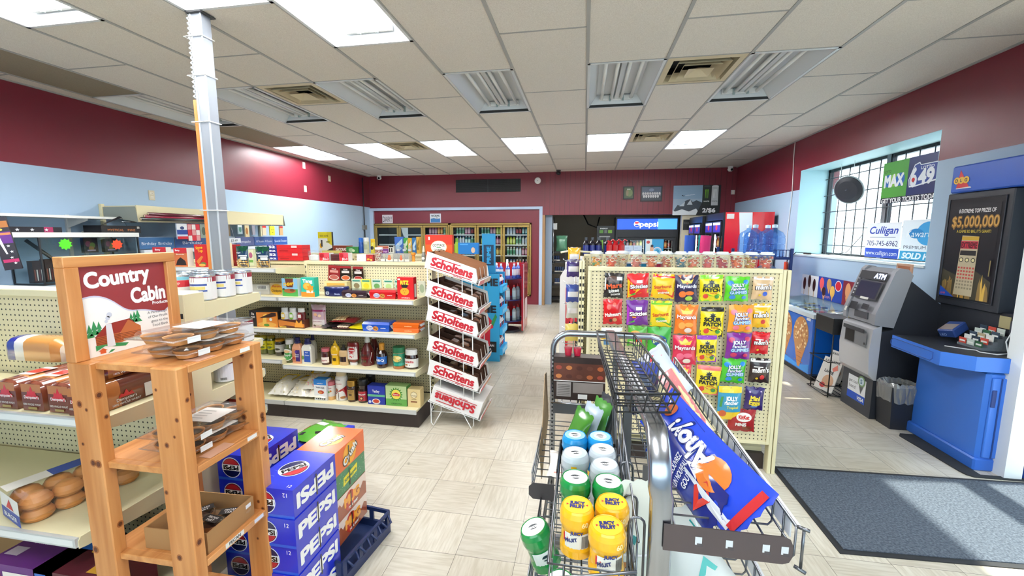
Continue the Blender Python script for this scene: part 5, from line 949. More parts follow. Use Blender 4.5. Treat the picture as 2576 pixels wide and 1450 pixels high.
# dark blue plastic bottle crate
t = thing('bottle_crate', 'dark navy plastic bottle crate under the root beer cases', 'plastic crate', (-1.19, 1.78, 0), -.12); NV = mat('1d2c55', .4, name='navy_plastic'); m = MB(); a_, b_, h = .155, .19, .124
m.box(-a_, a_, -b_, b_, 0, .012, NV)
for s_ in (-1, 1):
    m.box(-a_, a_, s_*b_-.006, s_*b_+.006, 0, .05, NV); m.box(s_*a_-.006, s_*a_+.006, -b_, b_, 0, .045, NV)
    m.box(-a_, a_, s_*b_-.006, s_*b_+.006, .105, h, NV); m.box(s_*a_-.006, s_*a_+.006, -b_, b_, .108, h, NV)
    for k in range(4): m.box(-a_+k*.095-.002, -a_+k*.095+.022, s_*b_-.005, s_*b_+.005, .05, .105, NV); m.box(s_*a_-.005, s_*a_+.005, -b_+k*.118, -b_+k*.118+.026, .045, .108, NV)
m.build('crate_body', t)
for k in range(4):
    m = MB(); m.tube([(a_+.006, -.16+.09*k, .11), (a_+.03, -.15+.09*k, .08), (a_+.03, -.11+.09*k, .08), (a_+.006, -.10+.09*k, .11)], .006, NV, 6); m.build('side_loop', t)
pouch('chip_bag', 'green and red snack bag lying on the cola cases behind the stacks', 'snack bag', (-1.46, 1.88, .52), .19, .22, .025, '4f9a2c', [('p', [(.1, .3), (.9, .6), (.9, .8), (.1, .5)], 'b8262c'), ('r', .2, .6, .6, .75, 'eef0e8'), ('p', [(.2, .1), (.8, .3), (.8, .4), (.2, .2)], '1a1a1a')], rot=(-PI/2+.06, 0, -.3))
# ================================================================== biscuit rack, drink displays, coolers, back wall
SX0, SX1, SY0, SY1 = -1.245, -.875, 3.20, 3.60
t = thing('wire_rack', 'tall white wire rack of sloped biscuit trays at the end of the sauce unit', 'wire rack', (0, 0, 0)); WW = M_WHT
for (x, y) in ((SX0, SY0), (SX1, SY0), (SX0, SY1), (SX1, SY1)):
    m = MB(); m.tube([(x, y, 1.38 if x < -1 else 1.27), (x, y, .03), (x+(.02 if x < -1 else -.02), y, .004), (x+(.09 if x < -1 else -.09), y, .13)], .0045, WW, 6); m.build('corner_rod', t)
for x in (-1.155, -.955):
    for y in (SY0, SY1): m = MB(); m.tube([(x, y, 1.34 if x < -1 else 1.27), (x, y, .13)], .004, WW, 6); m.build('middle_rod', t)
for z in (.13, 1.34):
    m = MB(); m.tube([(SX0, SY0, z), (SX1, SY0, z-(0 if z < 1 else .08)), (SX1, SY1, z-(0 if z < 1 else .08)), (SX0, SY1, z)], .004, WW, 6, True); m.build('frame_hoop', t)
m = MB(); m.rod((SX0, SY0, .13), (SX0, SY1, .35), .003, WW); m.rod((SX0, SY1, .13), (SX0, SY0, .35), .003, WW); m.build('cross_brace', t)
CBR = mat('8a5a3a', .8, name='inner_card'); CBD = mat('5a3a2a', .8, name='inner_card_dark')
SL = math.radians(17); LEN, HT, WD = .43, .125, .40
cen = [672, 744, 806, 882, 943, 1012]; tz = [at(1140, c, y=SY0).z for c in cen]
nm = ['top', 'second', 'third', 'fourth', 'fifth', 'bottom']
for k in range(6):
    zc = tz[k]; T = Matrix.Translation((-1.265, SY0-.008, zc+.5*LEN*math.sin(SL)-HT*.5)) @ Matrix.Rotation(SL, 4, 'Y')
    # wire shelf of this level
    m = MB(T); 
    for y in (0, .13, .27, WD): m.rod((0, y, -.006), (LEN+.04, y, -.006), .003, WW, 6)
    for x in (0, .14, .28, LEN+.04): m.rod((x, 0, -.006), (x, WD, -.006), .003, WW, 6)
    m.rod((LEN+.04, 0, -.006), (LEN+.04, 0, .03), .003, WW, 6); m.rod((LEN+.04, WD, -.006), (LEN+.04, WD, .03), .003, WW, 6)
    m.build('wire_shelf', t)
    m = MB(T); f = flat((LEN+.042, 0, -.012), (0, 1, 0), (0, 0, 1)); m.box(LEN+.034, LEN+.042, 0, WD, -.012, .03, P('f2e4e4')); m.rect(f, .0, .004, WD, .038, P('e8c8cc'), .0006); m.rect(f, 0, .004, .16, .038, P('e07a84') if k < 2 else P('e8646e'), .001); m.rect(f, .16, .008, .38, .036, P('f0a060') if k > 1 else P('eadcc8'), .001); m.text(f, '2/4.00', .27, .02, .014, P('c8502c'), .0014); m.build('price_strip', t)
    up = (k == 5)
    b = thing('biscuit_tray', 'white biscuit tray box with red script on the '+nm[k]+' level of the wire rack' if not up else 'upside-down closed white biscuit box on the bottom level of the wire rack', 'display tray', (0, 0, 0))
    m = MB(T); wh = P('f4f2f0'); red = P('b5202e'); e = .003
    if up:
        m.box(.01, LEN+.02, .004, WD-.004, 0, HT*1.15, wh)
    else:
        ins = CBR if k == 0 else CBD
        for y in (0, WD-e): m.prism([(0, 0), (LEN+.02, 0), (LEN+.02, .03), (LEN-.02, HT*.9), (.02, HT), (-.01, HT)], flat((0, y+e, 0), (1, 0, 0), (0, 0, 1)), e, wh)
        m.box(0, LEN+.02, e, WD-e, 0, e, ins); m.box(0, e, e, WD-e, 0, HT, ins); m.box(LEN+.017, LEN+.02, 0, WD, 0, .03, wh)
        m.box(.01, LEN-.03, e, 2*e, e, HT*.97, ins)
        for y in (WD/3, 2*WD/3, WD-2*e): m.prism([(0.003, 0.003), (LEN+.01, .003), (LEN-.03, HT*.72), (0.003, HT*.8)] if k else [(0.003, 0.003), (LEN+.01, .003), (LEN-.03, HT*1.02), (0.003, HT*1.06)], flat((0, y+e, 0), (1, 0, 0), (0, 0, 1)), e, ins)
        for y in (WD/3, 2*WD/3, .01): m.quad((LEN+.018, y-.012 if y > .02 else 0, .03), (LEN+.018, y+.012, .03), (LEN-.02, y+.008, HT*.9), (LEN-.02, y-.008 if y > .02 else 0, HT*.9), wh)
    f = flat((.02, 0, 0), (1, 0, 0), (0, 0, 1)); rot = PI if up else 0
    yy = HT*.5
    m.text(f, 'Scholtens', LEN*.47, yy, .066, red, .001, w=LEN*.84, bold=.05, rot=rot, shear=.0)
    s_ = -1 if up else 1
    m.rect(f, LEN*.10, yy+s_*.030, LEN*.62, yy+s_*.037, red, .0012); m.rect(f, LEN*.06, yy-s_*.052, LEN*.9, yy-s_*.046, red, .0012); m.text(f, 'SINCE 1904', LEN*.62, yy-s_*.058, .011, red, .0014, rot=rot, bold=.03)
    m.build('card_box', b)
    if not up:
        q = random.Random(k)
        for j in range(3):
            if k == 0: continue
            for i in range(3 if k < 3 else 2):
                mm = MB(T @ Matrix.Translation((.16+.09*i, WD/3*(j+.5), .012)) @ Matrix.Rotation(q.uniform(-.4, .4), 4, 'Y'))
                mm.box(-.035, .035, -.05, .05, 0, .075, mat(q.choice(['c88a4a', '9a5a30', 'd8a060', 'b5703c']), .45), .012); mm.box(-.037, .037, -.055, .055, -.001, .077, FILM, .012); mm.build('biscuit_pack', b)
    if up:
        for j in range(3): mm = MB(T); mm.rect(flat((LEN+.02, WD/3*j+.01, .01), (0, 1, 0), (0, 0, 1)), 0, 0, WD/3-.02, HT, P('e4e2de'), .0005); mm.build('end_flap', b)
# blue drink display
t = thing('drink_display', 'tall bright blue cardboard sports drink display behind the wire rack', 'drink display', (0, 0, 0)); BL = P('2b9fd8'); BLD = P('1f86c0')
X0, X1, Y0, Y1 = -1.52, -1.03, 5.05, 5.42; m = MB(); m.box(X0, X1, Y0, Y0+.02, 0, 1.12, BL); m.box(X0, X1, Y1-.02, Y1, 0, 1.12, BL); m.box(X0, X0+.02, Y0+.02, Y1-.02, 0, 1.12, BL)
f = flat((X0, Y0, 0), (1, 0, 0), (0, 0, 1)); w = X1-X0
m.text(f, 'PRIME', w*.62, 1.02, .09, P('0e1a2a'), .002, w=w*.7, bold=.06); m.text(f, 'PRIME', w*.5, .68, .09, P('0e1a2a'), .002, w=w*.85, bold=.06); m.rect(f, w*.35, .12, w*.92, .26, P('12141c'), .002); m.text(f, 'ALAN', w*.75, .21, .03, P('e8e8f0'), .003, bold=.04); m.text(f, 'GUL', w*.72, .16, .03, P('e8e8f0'), .003, bold=.04)
# printed footballer in a red shirt
m.poly(f, [(w*.40, .2), (w*.38, .42), (w*.46, .56), (w*.56, .60), (w*.70, .59), (w*.82, .52), (w*.84, .44), (w*.76, .42), (w*.75, .2)], P('b81c36'), .003); m.disc(f, w*.60, .66, .045, P('8a5236'), .0035, ry=.055); m.poly(f, [(w*.50, .67), (w*.51, .73), (w*.60, .745), (w*.69, .72), (w*.70, .66), (w*.66, .69), (w*.54, .70)], P('20140e'), .004); m.poly(f, [(w*.78, .5), (w*.9, .62), (w*.94, .58), (w*.84, .46)], P('2c8a50'), .0032)
m.build('side_panels', t)
for z in (.1, .36, .62, .90):
    m = MB(); m.box(X0+.02, X1-.01, Y0+.02, Y1-.02, z-.015, z, BLD); s_ = m.build('shelf', t)
    m = MB(); m.box(X1-.01, X1+.035, Y0+.01, Y1-.01, z-.015, z+.07, P('2fb0f0')); f = flat((X1+.035, Y0+.01, z-.015), (0, 1, 0), (0, 0, 1)); m.rect(f, .04, .02, .32, .06, P('7ad0f8')); m.build('front_lip', s_)
m = MB(); m.box(X0+.25, X0+.42, Y0+.1, Y0+.12, 1.12, 1.62, BL); m.rect(flat((X0+.25, Y0+.1, 1.12), (1, 0, 0), (0, 0, 1)), .02, .1, .15, .36, P('143a5a')); m.text(flat((X0+.25, Y0+.1, 1.12), (1, 0, 0), (0, 0, 1)), 'PRIME', .085, .23, .05, P('2fb0f0'), .002, rot=PI/2, w=.22, bold=.05); m.build('header_card', t)
def small_bottle(lbl, group, loc, body, cap, h=.19, r=.032, band=None, name='drink_bottle', cat='drink bottle', n=10):
    t = thing(name, lbl, cat, loc, 0, group); m = MB(); m.lathe([(0, 0), (r*.95, 0), (r, .01), (r, h*.2, G(band) if band else None), (r, h*.62, G(body)), (r*.95, h*.7), (r*.4, h*.85), (r*.4, h*.9)] if band else [(0, 0), (r*.95, 0), (r, .01), (r, h*.65), (r*.4, h*.85), (r*.4, h*.9)], G(body), n=n); m.build('body', t)
    m = MB(); m.lathe([(r*.45, h*.86), (r*.45, h), (0, h)], P(cap), n=8); m.build('cap', t); return t
pb = [small_bottle('tricolour sports drink bottle in the blue display', 'bottles in the blue drink display', (X1-.03, Y0+.07, .9), 'e8e8f0', c, band=b) for b, c in (('b81c36', 'b81c36'), ('2a4aa8', 'e8e8ee'), ('1a1a24', '1a1a24'))]
for j, z in enumerate((.9, .62, .36, .1)):
    for i in range(5):
        for kx in range(2):
            if j == 0 and i < 1 and kx == 0: continue
            dup(pb[(i+j+kx) % 3], (X1-.035-.08*kx, Y0+.07+.062*i, z))
pb[0].location = (X1-.035, Y0+.07, .9); pb[1].location = (X1-.2, Y0+.1, .9); pb[2].location = (X1-.2, Y0+.18, .9)
for i in range(3): dup(pb[i], (X0+.285+.04*i, Y0+.07+.16, 1.12), group='bottles standing on top of the blue drink display', label='tall sports bottle standing on top of the blue display')
m = MB()
# red soft drink display behind it
X0, X1, Y0, Y1 = -1.50, -.95, 6.6, 7.1
t = thing('drink_display', 'red standing cola bottle display beyond the blue one', 'drink display', (0, 0, 0)); R_ = G('a8141c')
m = MB(); m.box(X1-.03, X1, Y0, Y1, .05, 1.13, R_); m.box(X0, X1-.03, Y1-.03, Y1, .05, 1.13, R_); m.box(X1, X1+.004, Y0, Y0+.04, .05, 1.13, P('e8dcdc')); m.rect(flat((X1, Y0, .05), (0, 1, 0), (0, 0, 1)), .2, .15, .45, .5, P('d8c8c8')); m.build('panels', t)
for z in (.2, .55, .90): m = MB(); m.lathe([(0, z-.015), (.26, z-.015), (.27, z), (0, z)], mat('1d2a6a', .3), c=((X0+X1)/2-.03, (Y0+Y1)/2-.03, 0), n=20); m.build('round_shelf', t)
m = MB(); m.rod(((X0+X1)/2-.03, (Y0+Y1)/2-.03, .03), ((X0+X1)/2-.03, (Y0+Y1)/2-.03, 1.2), .02, M_STEEL); m.lathe([(0, 0), (.22, 0), (.2, .03), (0, .04)], mat('4a4c50', .4), c=((X0+X1)/2-.03, (Y0+Y1)/2-.03, 0), n=20); m.build('centre_pole', t)
c0 = small_bottle('clear plastic drink bottle on the round shelves of the red display', 'bottles on the red display', (0, 0, 0), 'a9bcc4', 'c8262c', h=.24, r=.038, band='c8dce4'); c2 = small_bottle('blue-labelled drink bottle on the round shelves of the red display', 'blue bottles on the red display', (0, 0, 0), '3a5ab0', 'e8e8ee', h=.24, r=.038, band='e4e8f2')
cx, cy = (X0+X1)/2-.03, (Y0+Y1)/2-.03; first = {0: 1, 1: 1}
for z in (.2, .55, .90):
    for a in range(7):
        an = PI+a*.6; src = c0 if z < .8 else c2; p = (cx+.19*math.cos(an), cy+.19*math.sin(an), z)
        key = 0 if z < .8 else 1
        if first[key]: src.location = p; first[key] = 0
        else: dup(src, p)
# ---- glass-door coolers
GOLD = mat('a58c50', .35, .55, name='brass_anodised')
def cooler(label, x0, x1, nd, zs=(.20, 1.862)):
    t = thing('glass_door_cooler', label, 'drinks cooler', (0, 0, 0)); z0, z1 = zs; yb = YB; m = MB(); fw = .035
    m.box(x0, x1, yb-.03, yb+.05, z1-fw, z1, GOLD); m.box(x0, x1, yb-.03, yb+.05, z0, z0+fw, GOLD); m.box(x0, x0+fw, yb-.03, yb+.05, z0, z1, GOLD); m.box(x1-fw, x1, yb-.03, yb+.05, z0, z1, GOLD); m.build('frame', t)
    iw = (x1-x0-2*fw)/nd
    for k in range(nd):
        a = x0+fw+k*iw+.004; b = a+iw-.008; m = MB(); g = .048; y0, y1 = yb-.055, yb-.03; c, d = z0+fw+.01, z1-fw-.01
        m.box(a, b, y0, y1, d-g, d, GOLD, .006); m.box(a, b, y0, y1, c, c+g, GOLD, .006); m.box(a, a+g, y0, y1, c+g, d-g, GOLD, .006); m.box(b-g, b, y0, y1, c+g, d-g, GOLD, .006); o = m.build('door', t)
        m = MB(); m.box(a+g, b-g, yb-.045, yb-.04, c+g, d-g, GLASS); m.build('glass_pane', o)
        m = MB(); m.tube([(b-.02, y0, .75), (b-.02, y0-.035, .77), (b-.02, y0-.035, 1.1), (b-.02, y0, 1.12)], .007, M_BLK, 6); m.build('handle', o)
        for z in SHZ:
            m = MB(); m.box(a+.01, b-.01, yb+.13, yb+.55, z-.008, z, M_CHROME)
            m.box(a+.01, b-.01, yb+.11, yb+.13, z-.02, z+.008, P('d8dadc')); m.build('wire_shelf', t)
    return t, iw, fw
SHZ = (.50, .83, 1.12, 1.37, 1.60)
cooler('left glass-door cooler bank with three brass-framed doors', -4.985, -3.10, 3); cooler('right glass-door cooler bank with three brass-framed doors', -3.09, -1.185, 3)
pal = ['b8c8c0', '6a8a9a', '2a6a5a', '7a2a4a', 'c8a03c', '8a3a2a', 'd8d8d0', '2a3a8a', 'e0d8a0', 'c84a2a']
protos = [small_bottle('small %s drink bottle on the cooler shelves' % n_, n_+' bottles in the coolers', (0, 0, 0), c, cp, h=.20, r=.031, band=b, n=8) for n_, c, cp, b in
          (('pale green', 'a9c4b4', 'e8e8e8', '4a8a6a'), ('dark', '2a1a1c', 'b8262c', 'a82a2c'), ('white', 'd8dad8', '3a6ab8', 'c8d0e0'), ('pink', 'a85a7a', 'e8e8e8', 'e0b0c0'), ('amber', 'b5823a', '2a2a2a', 'e0c070'), ('teal', '2c7a80', 'e8e8e8', 'c0e0e0'), ('orange', 'c85a24', 'e8e8e8', 'f0b060'), ('lime', 'a8b83a', '2a5a2a', 'd8e080'))]
used = [False]*len(protos); q = random.Random(21)
for door in range(2, 6):
    xa0 = [-4.985, -4.985, -4.985, -3.09, -3.09, -3.09][door]+.035+.61*(door % 3)
    for z in SHZ:
        if door < 5 and z < .9: continue
        if door == 2 and z < 1.3: continue
        pick = q.sample(range(8), 3)
        for i in range(7):
            pi = pick[i*3//7]; p = (xa0+.085+i*.072, YB+.17+(q.random()*.01), z+.0005)
            if not used[pi]: protos[pi].location = p; used[pi] = True
            else: dup(protos[pi], p)
for pi, u_ in enumerate(used):
    if not u_: protos[pi].location = (xa0+.1+.07*pi, YB+.3, SHZ[0])
m = MB(); m.box(-4.35, -4.12, YB-.035, YB-.032, 1.50, 1.78, P('c8ccd2')); m.poly(flat((-4.35, YB-.0352, 1.50), (1, 0, 0), (0, 0, 1)), [(0, 0), (.14, 0), (.1, .12), (.06, .26), (0, .28)], P('1a1c22'), .001); m.build('cooler_poster', None, 'black and grey poster stuck on the second cooler door', 'poster')
# ---- back wall signs, grille, cameras
m = MB(); m.box(0, .266, -.004, 0, 0, .2, P('e0d8de')); f = flat((0, -.004, 0), (1, 0, 0), (0, 0, 1)); m.text(f, 'DAIRY', .133, .1, .13, P('2a2430'), .001, w=.24); m.build('paper_sign', None, 'white handwritten dairy sign above the first cooler door', 'paper sign', loc=(-4.785, YB+.018, 1.872))
m = MB(); m.box(0, .27, -.004, 0, 0, .21, P('d8dde4')); f = flat((0, -.004, 0), (1, 0, 0), (0, 0, 1)); m.text(f, 'WORMS', .135, .16, .045, P('1c3a44'), .001, bold=.04, w=.21); m.poly(f, [(.02, .01), (.25, .01), (.25, .1), (.16, .085), (.1, .11), (.02, .09)], P('2f6ea8'), .001); m.poly(f, [(.14, .10), (.2, .11), (.17, .12)], P('1a1a1a'), .0015); m.build('paper_sign', None, 'white and blue worms sign above the third cooler door', 'paper sign', loc=(-3.585, YB+.018, 1.88))
m = MB(); m.box(0, 1.5, -.015, 0, 0, .28, mat('16171a', .7)); 
for k in range(13): m.box(.01, 1.49, -.022, -.015, .012+k*.0205, .02+k*.0205, mat('101114', .5))
m.box(.745, .755, -.023, 0, 0, .28, mat('2a2c30', .5)); m.build('wall_grille', None, 'long black louvred vent grille high on the maroon back wall', 'vent grille', loc=(-2.93, YB, 2.563))
t = thing('smoke_alarm', 'round white smoke alarm on the maroon back wall', 'smoke alarm', (-1.045, YB-.0, 2.79)); m = MB(T := Matrix.Rotation(PI/2, 4, 'X')); m.lathe([(.07, 0), (.07, .02), (.055, .035), (0, .038)], M_WHT, n=20); m.build('cover', t); m = MB(T); m.lathe([(.012, .037), (.012, .041), (0, .041)], mat('b8b8b8', .5), n=8); m.build('test_button', t)
def seccam(label, loc, hang, dark=False):
    t = thing('security_camera', label, 'security camera', loc); W_ = mat('2a2a2c', .3) if dark else M_WHT; m = MB(); m.lathe([(0, 0), (.05, 0), (.05, -.02), (.03, -.03)], W_, n=16); m.build('mount', t)
    m = MB(); m.lathe([(0, -.10), (.03, -.095), (.052, -.07), (.052, -.04), (.03, -.025), (0, -.02)], W_, n=18); m.build('dome', t); m = MB(Matrix.Translation((.012, -.045, -.065)) @ Matrix.Rotation(PI/2, 4, 'X')); m.lathe([(.024, -.01), (.024, .006), (0, .008)], mat('08080a', .1), n=14); m.build('lens', t)
seccam('white dome camera in the far left ceiling corner', (-4.74, 9.3, ZC-.004), 0); seccam('white dome camera in the far right ceiling corner', (2.88, 9.3, ZC-.004), 0); seccam('small dark dome camera on the ceiling at the middle of the back wall', (-.575, 9.2, ZC-.004), 0, True)
def plate(label, loc, ax, dark=False, name='wall_outlet', cat='wall outlet', s=(.07, .115)):
    t = thing(name, label, cat, loc); c = P('cfc6ae') if not dark else P('c8c8c4'); m = MB(); a, b = s
    if ax == 'x': m.box(0, .008, -a/2, a/2, -b/2, b/2, c, .002); f = flat((.008, -a/2, -b/2), (0, 1, 0), (0, 0, 1))
    elif ax == '-x': m.box(-.008, 0, -a/2, a/2, -b/2, b/2, c, .002); f = flat((-.008, a/2, -b/2), (0, -1, 0), (0, 0, 1))
    else: m.box(-a/2, a/2, -.02, 0, -b/2, b/2, c, .002); f = flat((-a/2, -.02, -b/2), (1, 0, 0), (0, 0, 1))
    m.build('cover_plate', t)
    for k in (.3, .7): m = MB(); m.rect(f, a*.25, b*k-.012, a*.75, b*k+.012, P('e6e0d0'), .0008); m.rect(f, a*.38, b*k-.006, a*.42, b*k+.006, P('222222'), .0012); m.rect(f, a*.58, b*k-.006, a*.62, b*k+.006, P('222222'), .0012); m.build('socket', t)
plate('beige outlet on the blue left wall below the maroon band', (XL, 4.26, 2.07), 'x'); plate('cream outlet high on the maroon left wall near the ceiling', (XL, 7.09, 2.86), 'x'); plate('cream switch plate on the maroon left wall, farthest along', (XL, 7.86, 2.72), 'x'); plate('small cream plate low on the maroon left wall', (XL, 7.09, 2.44), 'x')
plate('small white sensor box on the maroon back wall at the right corner', (2.99, YB-.03, 2.47), 'y', True, 'sensor_box', 'sensor', (.07, .09))
t = thing('conduit', 'dark conduit with a small metal box at the far left corner', 'conduit', (0, 0, 0)); m = MB(); m.rod((XL+.03, 9.1, 1.2), (XL+.03, 9.1, 2.9), .012, mat('1c1c22', .5)); m.build('pipe', t); m = MB(); m.box(XL, XL+.06, 9.04, 9.16, 1.72, 1.82, mat('8a8a86', .4, .5)); m.build('junction_box', t)
# framed pictures and energy drink poster on the panelling
def frame(label, x0, x1, z0, z1, ops, base, name='framed_picture'):
    t = thing(name, label, 'framed picture', (x0, YB-.03, z0)); w, h = x1-x0, z1-z0; b = .022; K = mat('111114', .4); m = MB(); m.box(0, w, -.02, 0, 0, b, K); m.box(0, w, -.02, 0, h-b, h, K); m.box(0, b, -.02, 0, b, h-b, K); m.box(w-b, w, -.02, 0, b, h-b, K); m.build('frame', t)
    m = MB(); m.box(b, w-b, -.008, -.004, b, h-b, P(base)); m.draw(flat((w/2, -.008, b), (1, 0, 0), (0, 0, 1)), w-2*b, h-2*b, ops); m.build('picture', t)
frame('small black-framed green picture on the maroon panelling', .80, 1.025, 2.355, 2.625, [('d', .6, .5, .35, '7a8a5a', .35), ('d', .35, .5, .15, '9a8a6a', .3), ('r', .3, .8, .7, .88, 'c8ccc0')], '4a5a3c')
t_ops = [('r', 0, 0, 1, .45, '3a3c44'), ('r', 0, .35, 1, .55, '7a7c88'), ('d', .5, .78, .13, '8a9ab8', .12)]+[('d', .08+.12*k, .52, .05, 'd8d8d8', .1) for k in range(8)]+[('d', .12+.12*k, .3, .05, 'e0e0e0', .12) for k in range(7)]
frame('black-framed team photograph beside the small green picture', 1.163, 1.60, 2.305, 2.627, t_ops, '5a6478')
m = MB(); w, h = .93, .61; m.box(0, w, -.012, 0, 0, h, P('9fb4c8')); f = flat((w/2, -.012, 0), (1, 0, 0), (0, 0, 1))
m.draw(f, w, h, [('r', 0, .55, .62, 1, '8aa8c4'), ('p', [(0, .1), (.1, .35), (.18, .3), (.26, .48), (.36, .54), (.42, .44), (.5, .5), (.62, .42), (.62, 0), (0, 0)], '39434e'), ('p', [(0, 0), (.6, 0), (.5, .22), (.35, .12), (.2, .2), (.05, .12), (0, .18)], 'e4ebf0'), ('p', [(.14, .3), (.26, .46), (.24, .3)], 'c8d4dc'), ('p', [(.3, .35), (.37, .52), (.42, .35)], 'c8d4dc'), ('p', [(.18, .66), (.2, .69), (.22, .65), (.24, .68), (.23, .63)], '1a2430'), ('t', 'UNLEASH', .36, .68, .03, 'e4ecf2', .2, .1),
    ('p', [(.5, 0), (.62, .42), (.72, .42), (1, .42), (1, 0)], '15191a'), ('r', .62, .3, 1, 1, '15191a'), ('r', .64, .32, .78, .96, '1d2620'), ('r', .81, .32, .95, .96, 'c4c8ca'), ('d', .71, .96, .07, '3a3e40', .03), ('d', .88, .96, .07, 'd8dcde', .03), ('t', '2/$6', .77, .16, .14, 'f2f2f2', .28, 0, .05), ('t', 'MONSTER', .71, .46, .04, 'e4e8e4', .12, 0, .03), ('t', 'MONSTER', .88, .46, .04, '6a6e70', .12, 0, .03)]+
    [('p', [(.675+d, .85), (.69+d, .86), (.687+d, .58), (.68+d, .55)], '7ac02c') for d in (0, .025, .05)]+[('p', [(.845+d, .85), (.86+d, .86), (.857+d, .58), (.85+d, .55)], 'f4f6f6') for d in (0, .025, .05)])
m.build('drink_poster', None, 'large energy drink poster with a snowy mountain and two cans on the panelling', 'poster', loc=(1.826, YB-.032, 2.012))
# ---- back room: drink rack, fridge
t = thing('can_rack', 'black metal rack of canned drinks in the back room doorway', 'drinks rack', (-.80, 9.75, 0)); K = mat('15161a', .4)
for x in (0, .36):
    for y in (0, .34): m = MB(); m.box(x, x+.02, y, y+.02, 0, 1.28, K); m.build('upright', t)
for z in (.12, .45, .72, .98, 1.2): m = MB(); m.box(0, .38, 0, .36, z-.015, z, K); m.box(0, .38, -.005, 0, z-.03, z+.02, K); m.build('shelf', t)
def fourpack(label, loc, c='2a3a5a', g=None):
    t = thing('can_pack', label, 'can pack', loc, 0, g)
    for i in range(4): m = MB(); m.lathe([(0, 0), (.024, .003), (.027, .01), (.027, .125), (.02, .14), (0, .14)], G(c), c=(.03+i*.056, .03, 0), n=10); m.build('can', t)
    m = MB(); m.box(0, .23, -.001, 0, .0, .045, P('d8d4c8')); m.text(flat((0, -.001, 0), (1, 0, 0), (0, 0, 1)), 'HYPE', .11, .022, .026, P('2a2a30'), .001); m.build('card_band', t); return t
fourpack('four-can pack on the black rack, upper shelf', (-.67, 9.76, .721)); fourpack('four-can pack on the black rack, lower shelf', (-.67, 9.76, .451)); fourpack('dark can pack on the highest shelf of the black rack', (-.78, 9.76, .981), '1f2c4c')
pouch('shopping_bag', 'pale green carrier bag of goods on top of the black rack', 'shopping bag', (-.52, 9.9, 1.2), .26, .38, .06, '5f9a7a', [('p', [(.2, .2), (.8, .3), (.7, .7), (.3, .6)], '8ac0a0')])
t = thing('cola_fridge', 'black double-door fridge with a lit blue sign in the back room', 'fridge', (0, 0, 0)); X0, X1, Y0, Y1 = .69, 2.02, 9.70, 10.4; K = mat('17181c', .35); m = MB()
m.box(X0, X0+.05, Y0, Y1, .02, 1.99, K); m.box(X1-.05, X1, Y0, Y1, .02, 1.99, K); m.box(X0+.05, X1-.05, Y1-.04, Y1, .02, 1.99, mat('303338', .5)); m.box(X0+.05, X1-.05, Y0, Y1-.04, 1.55, 1.99, K); m.box(X0+.05, X1-.05, Y0, Y1-.04, .02, .3, K); m.build('cabinet', t)
m = MB(); sg = mat('1f45d8', .4, name='lit_sign_blue', emit=1.1); f = flat((X0+.03, Y0-.012, 1.72), (1, 0, 0), (0, 0, 1)); m.box(X0+.03, X1-.03, Y0-.012, Y0, 1.72, 1.95, sg); W_ = X1-X0-.06
m.rect(f, W_*.68, .0, W_, .23, mat('3f86ea', .4, emit=1.0), .001); m.disc(f, W_*.33, .115, .062, mat('e8e8f0', .4, emit=1.0), .002, n=24); m.poly(f, [(W_*.33-.055, .13), (W_*.33-.03, .165), (W_*.33+.03, .165), (W_*.33+.055, .135), (W_*.33, .12)], mat('c8202c', .4, emit=.8), .003); m.poly(f, [(W_*.33-.05, .09), (W_*.33, .105), (W_*.33+.055, .09), (W_*.33+.02, .06), (W_*.33-.03, .063)], mat('1c3ab0', .4, emit=.8), .003)
m.text(f, 'pepsi', W_*.535, .118, .115, mat('eef2fa', .4, emit=1.2), .002, w=W_*.31, bold=.02); m.build('lit_sign', t)
for k in range(2):
    a = X0+.05+k*(X1-X0-.1)/2+.005; b = a+(X1-X0-.1)/2-.01; m = MB(); y0, y1 = Y0-.02, Y0; m.box(a, b, y0, y1, 1.48, 1.54, K); m.box(a, b, y0, y1, .3, .36, K); m.box(a, a+.045, y0, y1, .36, 1.48, K); m.box(b-.045, b, y0, y1, .36, 1.48, K); o = m.build('door', t); m = MB(); m.box(a+.045, b-.045, Y0-.012, Y0-.008, .36, 1.48, GLASS); m.build('glass_pane', o)
    for z in (1.30, 1.06, .82): m = MB(); m.box(a, b, Y0+.08, Y1-.08, z-.008, z, M_CHROME); m.build('wire_shelf', t)
    m = MB(); m.rod(((a+.03 if k else b-.03), Y0+.03, .4), ((a+.03 if k else b-.03), Y0+.03, 1.5), .012, mat('ffffff', .5, name='fridge_lamp', emit=5.)); m.build('light_tube', t)
fz = 0
for k in range(2):
    for z in (1.30, 1.06, .82):
        for i in range(7):
            pi = (i*3+k*2+int(z*10)) % 8; dup(protos[pi], (X0+.13+k*.615+i*.072, Y0+.14, z+.0005), group=protos[pi]['group'].replace('in the coolers', 'in the back room fridge'), label=protos[pi]['label'].replace('on the cooler shelves', 'inside the back room fridge'))
m = MB(); m.box(0, .34, -.01, 0, 0, .26, P('15181a')); f = flat((.17, -.01, 0), (1, 0, 0), (0, 0, 1)); m.draw(f, .34, .26, [('t', 'ENERGY', .4, .85, .1, 'd8dcdc', .5), ('r', .1, .45, .35, .72, '4a7a2a'), ('r', .42, .45, .6, .72, '5a5e5c'), ('r', .66, .45, .92, .72, '6a9a2c'), ('r', .1, .1, .8, .2, '8a8e8c')]); m.build('menu_board', None, 'small dark energy drink board on the back room wall', 'sign board', loc=(.30, YB+.3, 1.52))
